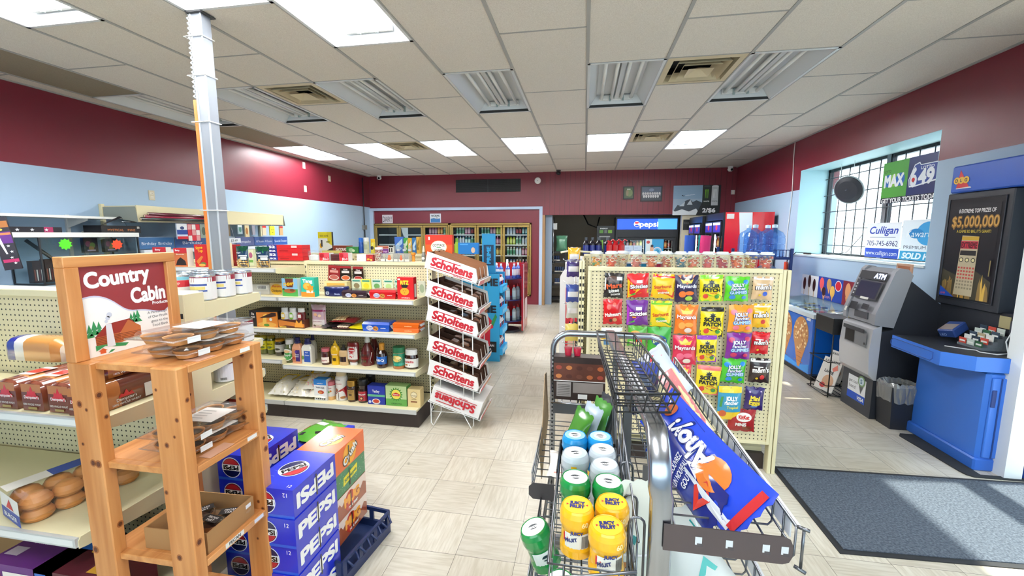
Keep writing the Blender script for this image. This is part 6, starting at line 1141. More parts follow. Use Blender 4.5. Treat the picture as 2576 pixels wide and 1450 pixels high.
m = MB(); m.box(0, .4, -.01, 0, 0, .26, P('15181a')); f = flat((.2, -.01, 0), (1, 0, 0), (0, 0, 1)); m.draw(f, .4, .26, [('t', 'MONSTER', .6, .7, .12, 'd8dcdc', .5)]+[('p', [(.08+d, .9), (.13+d, .92), (.12+d, .2), (.1+d, .1)], '7ac02c') for d in (0, .08, .16)]); m.build('energy_sign', None, 'dark sign with green claw marks below the energy board', 'sign board', loc=(.30, YB+.3, 1.24))
t = thing('sign_stand', 'thin black stand carrying the dark energy drink signs', 'sign stand', (0, 0, 0)); m = MB(); m.box(.28, .67, YB+.302, YB+.32, 1.2, 1.8, K); m.box(.48, .52, YB+.302, YB+.33, 0, 1.2, K); m.build('board', t); m = MB(); m.box(.3, .66, YB+.2, YB+.5, 0, .02, K); m.build('foot', t)
t = thing('door_hardware', 'chrome swing door arm and cables at the back room doorway', 'door hardware', (0, 0, 0)); m = MB(); m.rod((-.70, YB+.25, .9), (-.70, YB+.25, 2.0), .012, M_CHROME); m.build('rod', t); m = MB(); m.box(-.70, -.62, YB+.2, YB+.28, 1.72, 1.86, mat('d0d0d0', .3)); m.build('box', t); m = MB(); m.tube([(-.1, 12.45, 2.3), (.1, 12.44, 1.9), (.35, 12.44, 1.8), (.42, 12.44, 2.1)], .02, M_BLK, 6); m.build('cable_loop', t)
# ================================================================== candy unit on the right
t = thing('candy_shelving', 'cream pegboard end unit hung with bags of candy', 'shelving unit', (0, 0, 0))
m = MB(); m.box(.045, 1.235, 2.905, 2.935, .225, 1.365, M_PEG); m.build('peg_panel', t)
m = MB(); m.box(.03, 1.25, 2.895, 2.945, 1.362, 1.392, M_CREAM, .004); m.box(.03, 1.25, 2.9, 2.94, .205, .228, M_CREAM, .003); m.box(.03, .048, 2.898, 2.94, .21, 1.385, M_CREAM); m.box(1.232, 1.25, 2.898, 2.94, .21, 1.385, M_CREAM); m.build('panel_frame', t)
for x in (1.252, 1.28): m = MB(); m.box(x, x+.022, 2.9, 2.96, 0, 1.385, M_CREAM, .003); m.build('upright', t)
for x in (.0, .02): m = MB(); m.box(x-.03, x-.012, 2.93, 2.97, 0, 1.43, M_CREAM, .003); slots(m, x-.02, 2.93, .2, 1.4, mat('1a1a1a', .7)); m.build('upright', t)
m = MB(); m.box(.03, 1.25, 2.96, 3.5, 0, .11, M_DARK); m.build('kick_panel', t)
m = MB(); m.box(.03, 1.25, 2.945, 3.25, 1.355, 1.372, M_CREAM); m.build('top_shelf', t)
m = MB(); m.box(.0, 1.26, 3.5, 3.54, .15, 1.44, M_PEG); m.box(.0, 1.26, 3.495, 3.545, 1.43, 1.45, M_CREAM); m.build('back_peg_panel', t)
m = MB(); m.box(-.012, .0, 2.97, 3.54, .15, 1.43, M_PEGY); m.build('side_peg_panel', t)
for z in (.45, .8): m = MB(); m.box(.03, 1.25, 3.54, 3.85, z-.02, z, M_CREAM); m.build('shelf', t)
m = MB(); m.box(.03, 1.25, 3.0, 3.5, .11, .14, M_CREAM); m.build('base_deck', t)
cc = lambda X, Y: (1460+X*.4138, 640+Y*.4138)
SOUR = lambda bg, c2: dict(base=bg, ops=[('p', [(0, 0), (1, 0), (1, .18), (.8, .3), (.6, .2), (.3, .3), (0, .2)], c2), ('r', .0, .86, 1, 1, c2), ('s', .5, .72, .16, 7, '1a1a14', .5), ('t', 'SOUR', .5, .60, .13, '1a1a14', .74, 0, .06), ('t', 'PATCH', .5, .44, .13, '1a1a14', .78, 0, .06), ('t', 'KIDS', .6, .32, .06, 'c8262c', .3), ('d', .25, .2, .12, 'd8402a', .09), ('d', .75, .18, .10, '3a8a3a', .07)])
MAY = lambda bg, c2, dk: dict(base=bg, ops=[('p', [(.1, .98), (.5, .66), (.9, .98), (.7, 1), (.3, 1)], c2), ('p', [(.3, .70), (.2, .86), (.36, .80), (.5, .92), (.64, .80), (.8, .86), (.7, .70)], 'f0c83a'), ('t', 'Maynards', .5, .60, .14, dk, .92, 0, .10), ('t', 'Maynards', .5, .605, .13, 'ffffff', .88, 0, .03), ('d', .3, .3, .16, c2, .12), ('d', .62, .34, .2, c2, .08), ('d', .6, .14, .17, 'a8d850' if dk == '2a1a5a' else 'f4e4d8', .09)])
JOL = lambda bg, c2: dict(base=bg, ops=[('d', .18, .74, .13, c2, .10), ('d', .84, .8, .12, c2, .09), ('t', 'JOLLY', .5, .66, .14, '1c3a8a', .62, .08, .11), ('t', 'JOLLY', .5, .665, .13, 'ffffff', .56, .08, .05), ('t', 'rancher', .52, .52, .13, '1c3a8a', .66, .08, .10), ('t', 'rancher', .52, .525, .12, 'ffffff', .62, .08, .03), ('t', 'GUMMIES', .54, .37, .13, '2a7ac8', .78, .08, .09), ('t', 'GUMMIES', .54, .375, .12, 'cfe8f8', .72, .08, .03), ('d', .3, .17, .14, c2, .09), ('d', .8, .17, .1, c2, .07)])
MNM = lambda bg, c2: dict(base=bg, tp=c2, ops=[('t', "m&m's", .5, .56, .22, '3a2018', .86, .06, .09), ('t', "m&m's", .5, .565, .2, 'f8f6f2', .80, .06, .04), ('d', .6, .26, .12, ['c8262c', '2a5ac8'][c2 == 'f2ece2'], .1), ('d', .35, .2, .07, 'e8c02c', .05), ('r', .15, .66, .6, .70, 'f4f0ea')])
SKI = lambda bg, c2: dict(base=bg, ops=[('p', [(0, .0), (.25, .1), (.6, .2), (1, .2), (1, .36), (.6, .38), (.2, .6), (0, .8)], c2), ('p', [(0, .06), (.3, .2), (1, .3), (1, .26), (.3, .12)], '4aa83a'), ('p', [(0, .5), (.3, .36), (.8, .34), (.3, .3), (0, .4)], 'f08a1c'), ('t', 'Skittles', .54, .48, .17, '5a0a1c', .9, .05, .10), ('t', 'Skittles', .54, .485, .155, 'ffffff', .86, .05, .04), ('r', .42, .62, .7, .74, 'f0ece8')])
STB = lambda bg, c2, tp: dict(base=bg, tp=tp, ops=[('p', [(.0, .06), (1, .06), (1, .3), (.7, .2), (.4, .26), (0, .16)], c2), ('t', 'Starburst', .46, .5, .13, 'c8321c', .78, .14, .03), ('d', .45, .32, .24, 'e8622a' if tp == 'd8161c' else '5aa83a', .07), ('t', 'Gummies' if tp != 'd8161c' else 'minis', .52, .26, .09, 'ffffff', .5, .12)])
BAGS = [((140, 258, 113, 262), 'black chocolate brownie bag, top left of the candy panel', dict(base='1d1613', ops=[('d', .4, .75, .3, '4a2c20', .14), ('r', .62, .72, .92, .86, 'e8e6e2'), ('t', 'Mars', .5, .5, .2, 'd8582a', .84, .2, .04), ('t', 'bites', .5, .3, .14, 'f2f0ea', .56, .2, .04), ('t', 'brownie', .6, .16, .11, 'f2f0ea', .5, .15, .03), ('r', .0, .3, .06, .8, 'f2efe8')])),
 ((283, 415, 117, 262), 'red rainbow fruit candy bag, top row second from left', SKI('d8161e', 'f2c21c')),
 ((425, 568, 120, 268), 'yellow and red fruit chews bag, top row', STB('f4c41c', 'd8261c', 'd8161c')),
 ((572, 712, 125, 290), 'dark purple and orange fruit gummies bag with a crown, top row', MAY('2a1a40', 'e8742a', '2a1a5a')),
 ((720, 862, 125, 285), 'yellow and lime sour kids candy bag, top row', SOUR('f0dc1c', '7cc82a')),
 ((870, 1018, 135, 285), 'bright green gummies bag, top row', JOL('5ac826', '3a8ad8')),
 ((1035, 1162, 135, 275), 'tan candy-coated chocolate bag, top right of the candy panel', MNM('d8b48a', 'f2ece2')),
 ((138, 252, 272, 425), 'red malt ball bag in the second row', dict(base='c8161c', ops=[('d', .3, .7, .12, 'e85a4a', .1), ('d', .6, .8, .1, 'e86a5a', .08), ('t', 'Maltesers', .52, .42, .15, 'fbf6f0', .9, .14, .04), ('d', .62, .2, .12, 'd8a070', .08), ('d', .4, .16, .09, '5a2010', .07)])),
 ((278, 410, 278, 430), 'purple rainbow fruit candy bag in the second row', SKI('6a1e8a', 'a83ab8')),
 ((422, 552, 282, 442), 'yellow and green fruit gummies bag in the second row', STB('f0d41c', '4aa02a', '6ab82a')),
 ((568, 705, 305, 485), 'orange fruit gummies bag with a crown in the second row', MAY('f07a1e', 'f8a84a', 'b8401c')),
 ((720, 866, 320, 500), 'yellow sour kids candy bag with black top in the second row', SOUR('f2dc1c', '1c1a16')),
 ((888, 1038, 305, 470), 'orange gummies bag in the second row', JOL('f49a2a', 'f07a8a')),
 ((1030, 1150, 300, 445), 'yellow candy-coated chocolate bag in the second row', MNM('f2b81c', 'f6ecd0')),
 ((125, 258, 445, 560), 'white and gold candy bag half hidden behind the black wire basket', dict(base='e8d8a0', ops=[('r', 0, .4, 1, .8, 'd8a83a'), ('r', 0, .8, 1, 1, 'e8eef0'), ('r', .1, .1, .9, .4, '5a8ab8')])),
 ((282, 395, 435, 560), 'green and yellow candy bag behind the chrome frame', dict(base='5aa83a', ops=[('d', .4, .6, .3, 'e8a02a', .2), ('d', .6, .3, .2, 'c8401c', .14), ('r', .1, .1, .8, .25, 'f0e8b8')])),
 ((402, 545, 440, 640), 'green candy bag behind the frame corner', dict(base='3aa02c', ops=[('d', .5, .6, .34, '1c4a8a', .16), ('t', 'gummy', .5, .62, .1, 'd8f0a0', .6, .1), ('d', .6, .3, .22, '8ad84a', .1)])),
 ((553, 700, 492, 670), 'hot pink fruit gummies bag with a crown in the third row', MAY('d8244a', 'f26a8a', 'a8143a')),
 ((700, 828, 492, 655), 'purple-topped sour kids candy bag in the third row', SOUR('f0d81c', '8a3ab0')),
 ((872, 1022, 475, 632), 'purple gummies bag in the third row', JOL('7a1e8a', 'c82a5a')),
 ((1028, 1138, 472, 605), 'red candy-coated chocolate bag in the third row', MNM('c8141c', 'd8242c')),
 ((588, 672, 672, 800), 'small pink fruit gummies bag half hidden behind the white basket rail', MAY('d83a4a', 'f28a8a', 'a8143a')),
 ((690, 838, 675, 850), 'pink and yellow sour kids candy bag in the fourth row', SOUR('f2dc2c', 'e8706a')),
 ((845, 995, 628, 780), 'green and blue gummies bag in the fourth row', JOL('4ab82c', '2a8ad8')),
 ((1015, 1145, 632, 780), 'dark brown candy-coated chocolate bag in the fourth row', MNM('2c1814', 'e8e6e2')),
 ((820, 968, 795, 1000), 'blue and yellow tropical gummies bag in the fifth row', dict(base='3a9ac0', ops=[('r', 0, 0, 1, .25, 'f0c82a'), ('d', .2, .2, .16, 'c85a2a', .1), ('t', 'JOLLY', .55, .66, .12, 'ffffff', .5, 0, .06), ('t', 'rancher', .55, .54, .11, 'ffffff', .6, 0, .04), ('t', 'Tropical', .6, .4, .08, 'f8e83a', .5), ('r', 0, .82, 1, 1, 'f0d02a'), ('p', [(.05, .4), (.1, .7), (.2, .72), (.14, .4)], '3a8a3a')])),
 ((990, 1105, 805, 945), 'small dark purple mini eggs bag in the fifth row', dict(base='2c1660', ops=[('t', 'Mini', .5, .55, .2, 'f4d83a', .5, 0, .05), ('t', 'Eggs', .5, .36, .2, 'f4d83a', .6, 0, .05), ('d', .5, .18, .2, '4a7ac8', .06), ('d', .2, .8, .05, 'd8b8e8'), ('d', .8, .85, .04, 'd8b8e8')])),
 ((888, 1055, 940, 1075), 'dark red wafer bites bag, lowest on the candy panel', dict(base='9c1418', ops=[('d', .55, .68, .3, 'f4ece6', .2), ('t', 'KitKat', .55, .69, .17, 'c8161c', .42, 0, .05), ('t', 'MINIS', .45, .36, .15, 'f4ece6', .42, 0, .05), ('d', .7, .2, .2, '7a3018', .1)]))]
FB = 2.868
for k, ((X0, X1, Y0, Y1), lb, kw) in enumerate(BAGS):
    over = 'white' in lb and 'gold' in lb
    dy = -.012 if k in (12, 19, 25) else 0
    a = at(*cc(X0, Y1), y=FB); b = at(*cc(X1, Y1), y=FB); tp = at(*cc((X0+X1)/2, Y0), y=FB); w = b.x-a.x; h = tp.z-(a.z+b.z)/2
    kw = dict(kw); ops = kw.pop('ops'); base = kw.pop('base'); rn = random.Random(k)
    o = pouch_mesh(w*1.02, h, .020, base, ops, nx=8, ny=12, seed=k, **kw).build('candy_bag', None, lb, 'candy bag', loc=((a.x+b.x)/2, FB+dy, (a.z+b.z)/2), rot=(.03, rn.uniform(-.05, .05), rn.uniform(-.06, .06)))
    q = MB(); q.rod((0, .045, h*.955), (0, -.012, h*.965), .0022, M_CHROME, 6); q.rod((0, -.012, h*.965), (0, -.016, h*.985), .0022, M_CHROME, 6); q.build('peg_hook', o)
# cups of sweets on the top shelf
CUPC = [(545, 'e8a02a', '3a9a5a', 'rainbow gummies'), (680, 'd84a2a', 'e87a3a', 'red and orange candies'), (785, 'e8d0a0', 'e8902a', 'cream and orange candies with green ribbon'), (905, 'c86a5a', 'e89a8a', 'pale red candies'), (1045, 'd8703a', 'f0b84a', 'peach rings'), (1180, 'b85a3a', 'e8c86a', 'brown and yellow candies'), (1310, '4a7a8a', 'd8b87a', 'blue and tan candies'), (1425, 'e87a5a', '9ab85a', 'salmon and green candies'), (1560, 'd85a5a', 'c87a8a', 'pinkish red candies'), (1690, 'b83a4a', 'd86a7a', 'dark red candies'), (1820, 'e8703a', 'c85a5a', 'orange-red candies'), (1950, 'd8a84a', 'e87a5a', 'golden and coral candies'), (2090, 'e0604a', 'a84a5a', 'coral and maroon candies')]
for k, (X, c1_, c2_, lb) in enumerate(CUPC):
    p = at(1350+X*.2758, 672, y=3.03); t = thing('candy_cup', 'clear lidded cup of '+lb+' on the candy unit', 'candy cup', (p.x, 3.03+(.05 if k in (2,) else 0), 1.3725)); H_ = .108
    m = MB(); m.lathe([(0, 0), (.032, 0), (.034, .004), (.044, H_)], CLEAR, n=16); m.build('cup', t)
    m = MB(); m.lathe([(.046, H_-.004), (.046, H_+.004), (.036, H_+.006), (.034, H_+.014), (0, H_+.014)], P('e8ecec'), n=16); m.build('lid', t)
    m = MB(); q = random.Random(k)
    for j in range(34):
        a_ = q.uniform(0, 6.28); z_ = q.uniform(.006, H_*.84); r_ = .024+.009*z_/H_; m.lathe([(0, -.006), (.0085, -.003), (.0085, .003), (0, .006)], G(q.choice([c1_, c2_, c1_, 'f0e0d0'])), c=(r_*math.cos(a_), r_*math.sin(a_), z_), n=7)
    m.lathe([(.022, .002), (.026, H_*.6), (0, H_*.7)], G(c1_), n=10); tag(m.build('sweets', t), kind='stuff')
    m = MB(); fn = wrap(0, 0, .0395, 0); m.disc(fn, .004, .062, .017, P('e8dcc0'), .0008, ry=.011); m.disc(fn, .004, .062, .014, P('a85a3a'), .0012, ry=.008); m.build('sticker', t)
for k, (X, c, lb) in enumerate([(840, '2a7ac0', 'blue'), (965, '2a9ad8', 'bright blue'), (1110, 'b8285a', 'magenta dotted')]):
    p = at(1350+X*.2758, 668, y=3.16); t = thing('candy_tub', 'small '+lb+' candy tub between the cups', 'candy tub', (p.x, 3.16, 1.3725)); m = MB(); m.lathe([(0, 0), (.036, 0), (.04, .03)], G(c), n=14); m.build('tub', t); m = MB(); m.lathe([(.042, .028), (.042, .036), (0, .037)], P('e8ecf0'), n=14); m.build('lid', t)
# side of the unit: hooks and packets
for k, (z, y, c, lb) in enumerate([(1.30, 3.1, '3a2a6a', 'purple and white'), (1.12, 3.05, '2a3f8a', 'navy blue'), (.98, 3.15, 'c8c8c0', 'pale'), (.84, 3.0, 'd8c060', 'yellow'), (1.38, 3.3, 'e8b02a', 'orange')]):
    o = pouch('side_packet', lb+' packet hanging on the left side of the candy unit', 'hanging packet', (-.075, y, z), .1, .13, .015, c, [('r', .1, .3, .9, .6, 'e0dce0')], rz=.15)
    q = MB(); q.rod((.05, .0, .125), (-.03, .0, .13), .002, M_CHROME, 6); q.build('peg_hook', o)
t = thing('peg_hook_rack', 'white and chrome hook strips on the left side of the candy unit', 'hook strip', (0, 0, 0))
for k, z in enumerate((1.42, 1.25, 1.07, .92, .78, .62)):
    m = MB(); y = 3.05+.1*(k % 3); m.tube([(-.013, y, z), (-.13, y, z), (-.15, y, z+.015)], .0035, M_WHT if k % 2 else M_CHROME, 6); m.build('hook', t)
m = MB(); m.rod((-.04, 3.45, .4), (-.04, 3.45, 1.46), .006, M_CHROME); m.rod((-.07, 3.4, .4), (-.07, 3.4, 1.44), .005, M_CHROME); m.build('strip', t)
p = at(1455, 640, y=3.4); m = MB(); m.tube([(-.18, 3.3, 1.47), (-.1, 3.32, 1.485), (0, 3.34, 1.475), (.08, 3.36, 1.47)], .008, P('e8e0c0'), 6); m.build('paper_roll', None, 'pale roll of ribbon lying over the hooks on the candy unit', 'paper roll')
# white and red drink cooler beyond, left of the candy unit
t = thing('drink_stand', 'white stand with red sports drink side panel left of the candy unit', 'drink stand', (0, 0, 0)); X0, X1, Y0, Y1 = -.215, .14, 3.88, 4.32
m = MB(); f = flat((X0, Y0, 0), (1, 0, 0), (0, 0, 1)); m.prism([(0, 0), (.355, 0), (.355, 1.30), (.12, 1.32), (.02, 1.25), (0, 1.22)], flat((X0, Y0+.02, 0), (1, 0, 0), (0, 0, 1)), .02, P('f2f0f2')); m.prism([(0, 0), (.355, 0), (.355, 1.30), (.12, 1.32), (.02, 1.25), (0, 1.22)], flat((X0, Y1, 0), (1, 0, 0), (0, 0, 1)), .02, P('f2f0f2')); m.box(X0, X0+.02, Y0+.02, Y1-.02, 0, 1.22, P('f2f0f2'))
W_ = .355; m.rect(f, .055, .06, .32, 1.12, P('c2202e'), .001); m.rect(f, .09, .3, .26, .8, P('1c1416'), .002); m.text(f, 'BODYARMOR', .19, .48, .06, P('f2eef0'), .003, rot=PI/2, w=.42, bold=.03); m.rect(f, .08, .06, .15, .62, P('e8b8a8'), .0025); m.text(f, 'DRINK', .19, 1.04, .03, P('f2dcd8'), .002, w=.16)
m.disc(f, .17, .78, .07, P('e85a6a'), .003, ry=.12, r0=.05); m.build('side_panels', t)
for z in (.3, .62, .95, 1.22): m = MB(); m.box(X0+.02, X1, Y0+.02, Y1-.02, z-.02, z, P('e8e6e8')); m.build('shelf', t)
m = MB(); m.tube([(X0+.05, Y0+.1, 1.28), (X0+.05, Y0+.1, 1.34), (X0+.14, Y0+.1, 1.36), (X0+.2, Y0+.1, 1.30)], .012, P('e8e6e8'), 6); m.build('top_handle', t)
for k in range(2):
    q = thing('jelly_cup', ['left', 'right'][k]+' of two small red jelly cups seen through the chrome frame', 'jelly cup', (at(1430+23*k, 868, y=1.935).x, 1.935, 1.0458)); m = MB(); m.lathe([(0, 0), (.015, 0), (.019, .036)], mat('b81c3a', .2, coat=.5), n=12); m.build('jelly', q); m = MB(); m.lathe([(.020, .035), (.021, .041), (0, .042)], CLEAR, n=12); m.build('lid', q)
# things standing behind the cups
def behind(px0, px1, py0, py1, y, z, label, base, ops, name, cat, d=.05, **k):
    a = at(px0, py1, y=y); b = at(px1, py1, y=y); h = at((px0+px1)/2, py0, y=y).z-z; return carton(name, label, cat, ((a.x+b.x)/2, y+d/2, z), b.x-a.x, d, h, base, ops, **k)
ZB = 1.36
t = thing('drinks_table', 'white-topped display table beyond the candy unit', 'display table', (0, 0, 0)); m = MB(); m.box(-.1, 1.6, 4.35, 4.95, ZB-.03, ZB, P('e8ecf0')); m.build('table_top', t)
for x in (-.08, 1.54):
    for y in (4.37, 4.9): m = MB(); m.box(x, x+.04, y, y+.04, 0, ZB-.03, P('1f2f6a')); m.build('leg', t)
behind(1623, 1668, 602, 645, 4.42, ZB, 'pool ring box with a blue and pink ring picture beyond the cups', '2f9ad0', [('r', 0, 0, .35, 1, 'dce8ee'), ('d', .14, .85, .1, 'c84a4a', .08), ('o', .66, .4, .25, .12, 'f0dce8'), ('o', .66, .4, .2, .12, '7ac0e8'), ('d', .35, .5, .1, 'e8b090', .2), ('d', .36, .66, .08, '2a2a3a', .07)], 'pool_ring_box', 'toy box')
for k in range(2): behind(1571+22*k, 1592+22*k, 618, 645, 4.42, ZB, ['left', 'right'][k]+' of two pale blue price cards beyond the cups', 'c8d8f0', [('r', .05, .05, .95, .15, '4a5a8a'), ('r', .1, .6, .8, .66, '9ab0d8'), ('r', .1, .8, .5, .84, '9ab0d8')], 'price_card', 'price card', d=.01)
for k in range(3):
    x = at(1533+15*k, 640, y=4.45).x; t2 = thing('red_gift_bag', ['left', 'middle', 'right'][k]+' red wrapped bottle bag with ribbon beyond the cups', 'gift bag', (x, 4.45, ZB)); m = MB(); m.lathe([(0, 0), (.032, 0), (.034, .14), (.02, .165), (.03, .185)], G('c01c26'), n=12); m.build('bag', t2); m = MB(); m.tube([(-.02, 0, .19), (0, 0, .165), (.03, 0, .2), (.05, -.01, .185)], .006, G('e83a3a'), 6); m.build('ribbon', t2)
for k in range(4):
    x = at(1474+16*k+(6 if k == 3 else 0), 640, y=4.5).x; small_bottle('two-litre dark cola bottle, '+['first', 'second', 'third', 'fourth'][k]+' from the left beyond the cups', None, (x, 4.52, ZB), '1a1420', '4a5058', h=.22, r=.034, band='1c2a7a')
# ================================================================== chrome basket rack in the foreground
def frame_bar(pts, r, m, w=1.6):
    """flattened bar: tube with an oval section, wide across x"""
    mb = MB(); mb.tube(pts, r, m, 10); return mb
t = thing('chrome_rack', 'chrome merchandising rack with wire baskets, right foreground', 'basket rack', (0, 0, 0))
CHR = MET('a9adb5', .25); CHD = MET('75777c', .35)
arc = lambda cx, cz, r, a0, a1, n: [(cx+r*math.cos(a0+(a1-a0)*i/n), cz+r*math.sin(a0+(a1-a0)*i/n)) for i in range(n+1)]
pts = [(-.138, 2.0, 0), (-.138, 2.0, 1.04)]+[(x, 2.0, z) for x, z in arc(-.058, 1.055, .08, PI, PI/2, 7)]+[(.315, 2.0, 1.135)]+[(x, 2.0, z) for x, z in arc(.315, 1.055, .08, PI/2, 0, 7)]+[(.395, 2.0, 1.0), (.395, 2.0, 0)]
def bar(pts, wx, wy, m):       # swept flat bar (wide wx sideways, thin wy)
    mb = MB(); P_ = [Vector(p) for p in pts]; N = len(P_); vs = []
    for i, p in enumerate(P_):
        d = (P_[min(i+1, N-1)]-P_[max(i-1, 0)]).normalized(); s_ = wx; n_ = s_.cross(d).normalized() if abs(s_.dot(d)) < .9 else Vector((0, 1, 0))
        a = s_*.5; b = n_*(wy*.5); c_ = .72
        ring = [-a*c_-b, a*c_-b, a-b*.4, a+b*.4, a*c_+b, -a*c_+b, -a+b*.4, -a-b*.4]; vs += [p+q for q in ring]
    fs = [(i*8+j, i*8+(j+1) % 8, (i+1)*8+(j+1) % 8, (i+1)*8+j) for i in range(N-1) for j in range(8)]+[tuple(range(7, -1, -1)), tuple(range((N-1)*8, N*8))]
    return mb.add(vs, fs, m, True)
bar(pts, Vector((0, .042, 0)), .026, CHR).build('end_frame', t)
X_ = .176
pts = [(X_+.005, .90, 0), (X_+.005, .90, 1.03)]+[(X_, .90+.10-.10*math.cos(a), 1.055+.105*math.sin(a)) for a in [i*PI/2/8 for i in range(9)]]+[(.148, 1.5, 1.16), (.13, 1.99, 1.147)]
bar(pts, Vector((.05, 0, 0)), .026, CHR).build('spine_frame', t)
for y in (1.0, 1.28, 1.6, 1.9): m = MB(); m.rod((.155, y, 1.1475), (.155, y, 1.15), .004, M_BLK); 
m = MB(); m.disc(flat((.163, 1.07, 1.1745), (1, 0, 0), (0, 1, 0)), 0, 0, .0045, M_BLK, .0003); m.build('screw_hole', t)
for x, y in ((-.138, 2.0), (.395, 2.0)):
    m = MB()
    for k in range(46): m.box(x-.004, x+.004, y-.0222, y-.0208, .12+k*.02, .128+k*.02, M_BLK)
    m.build('slotted_strip', t)
m = MB(); m.box(-.14, .40, 1.98, 2.02, .02, .05, CHD); m.box(.14, .19, .9, 2.0, .02, .05, CHD); m.box(-.14, .40, .88, .92, .0, .03, CHD); m.build('base_frame', t)
for y in (1.40, 1.985): m = MB(); m.box(.148, .173, y, y+.025, .05, 1.135, CHD); m.build('inner_post', t)
def basket_right(z, x0, x1, y0, y1, label_strip=True, plate=True, rim=.075):
    mm = MB(); r = .0026
    n = int((y1-y0)/.052)
    for i in range(n+1):
        y = y0+(y1-y0)*i/n; mm.tube([(x0, y, z+rim*.6), (x0+.004, y, z), (x1-.008, y, z), (x1, y, z+.01), (x1, y, z+rim)], r, CHD, 5)
    for x in (x0+.03, (x0+x1)/2, x1-.03): mm.rod((x, y0, z-.004), (x, y1, z-.004), r, CHD, 5)
    mm.rod((x1, y0, z+rim), (x1, y1, z+rim), .0035, CHD, 6); mm.rod((x1, y0, z+.02), (x1, y1, z+.02), r, CHD, 5)
    o = mm.build('wire_basket', t)
    if label_strip:
        q = MB(); q.box(x1+.003, x1+.006, y0+.03, y1-.02, z+.028, z+.072, glass('label_strip_plastic', (.93, .95, .97), .15, 1.2, .62, (.86, .89, .93))); q.box(x1+.002, x1+.008, y0, y1, z+.070, z+.078, P('dfe2e4'))
        q.build('price_channel', o)
    if plate:
        f = flat((x0-.01, y0-.004, z-.012), (1, 0, 0), (0, 0, 1)); w = x1-x0+.006; h = .062; q = MB(); c_ = .018
        pl = [(0, 0), (w-c_, 0), (w-c_*.3, c_*.3), (w, c_), (w, h-c_), (w-c_*.3, h-c_*.3), (w-c_, h), (0, h)]; q.prism(pl, f, -.003, MET('6b6264', .45))
        for k in (.28, .52, .80, .94): q.rect(f, w*k-.007, h*.36, w*k+.007, h*.66, P('cfd2d4'), .0006); q.rect(f, w*k-.003, h*.30, w*k+.009, h*.42, mat('4a4446', .5), .001)
        q.build('end_plate', o)
        e = MB(); e.tube([(x1+.012, y0-.006, z-.02), (x1+.012, y0-.006, z+.075)], .003, CHD, 6); e.tube([(x1+.002, y0+.0, z+.075), (x1+.02, y0-.012, z+.075)], .004, CHD, 6); e.tube([(x1+.002, y0+.0, z-.015), (x1+.02, y0-.012, z-.02)], .004, CHD, 6); e.build('end_clip', o)
    return o
basket_right(.935, .195, .447, .885, 2.1); basket_right(.70, .195, .447, .90, 2.05, True, False); basket_right(.45, .195, .447, .90, 2.0, False, False)
# rounded plates at the far brackets
for (x0, x1, y, z) in ((.23, .44, 1.97, .95), (.23, .42, 1.5, .70)):
    m = MB(); f = flat((x0, y, z), (1, 0, 0), (0, 0, 1)); w = x1-x0; m.prism([(0, 0), (w-.02, 0), (w, .02), (w, .05), (w-.02, .07), (0, .07)], f, .003, CHD); m.build('bracket_plate', t)
# left baskets
for (z, y0, y1, x0) in ((.70, 1.38, 1.96, -.165), (.62, .84, 1.36, -.13), (.40, .84, 1.9, -.14)):
    m = MB(); n = int((y1-y0)/.045)
    for i in range(n+1):
        y = y0+(y1-y0)*i/n; m.tube([(x0, y, z+.07), (x0, y, z), (.13, y, z), (.13, y, z+.05)], .0024, CHD, 5)
    for x in (x0, -.02, .06, .13): m.rod((x, y0, z-.003), (x, y1, z-.003), .0026, CHD, 5)
    m.rod((x0, y0, z+.07), (x0, y1, z+.07), .0032, CHD, 6); m.rod((x0, y0, z+.03), (x0, y1, z+.03), .0024, CHD, 5); m.build('wire_basket', t)
for (x, y, z) in ((-.165, 1.37, .70), (-.13, .845, .74)):
    m = MB(); f = flat((x-.01, y, z-.02), (1, 0, 0), (0, 0, 1)); m.prism([(.015, 0), (.09, 0), (.09, .06), (.015, .06), (0, .045), (0, .015)], f, .003, MET('565458', .45)); m.build('bracket_plate', t)
m = MB(); m.box(-.135, .13, 1.975, 1.985, .735, .79, MET('6a6c70', .5)); m.build('cross_plate', t)
# wire divider loops along the centre
for k, (y, h) in enumerate([(.93, .30), (1.06, .27), (1.17, .30), (1.32, .24), (1.47, .35)]):
    m = MB(); z0 = .66; w = .035; top = z0+h; px = .135
    m.tube([(px-w/2, y, z0)]+[(px+w/2*math.cos(a), y, top-w/2+w/2*math.sin(a)) for a in [PI-i*PI/6 for i in range(7)]]+[(px+w/2, y, z0)], .0032, CHD, 6); m.build('wire_loop', t)
m = MB()
for x, zt_ in ((.128, .99), (.136, 1.04)):
    m.rod((x, .9, zt_-.12), (x, 1.75, zt_+.02), .003, CHD, 6)
    for k in range(10): m.rod((x, .92+.09*k, .62), (x, .92+.09*k, zt_-.12+.0155*k), .0024, CHD, 5)
m.build('wire_divider', t)
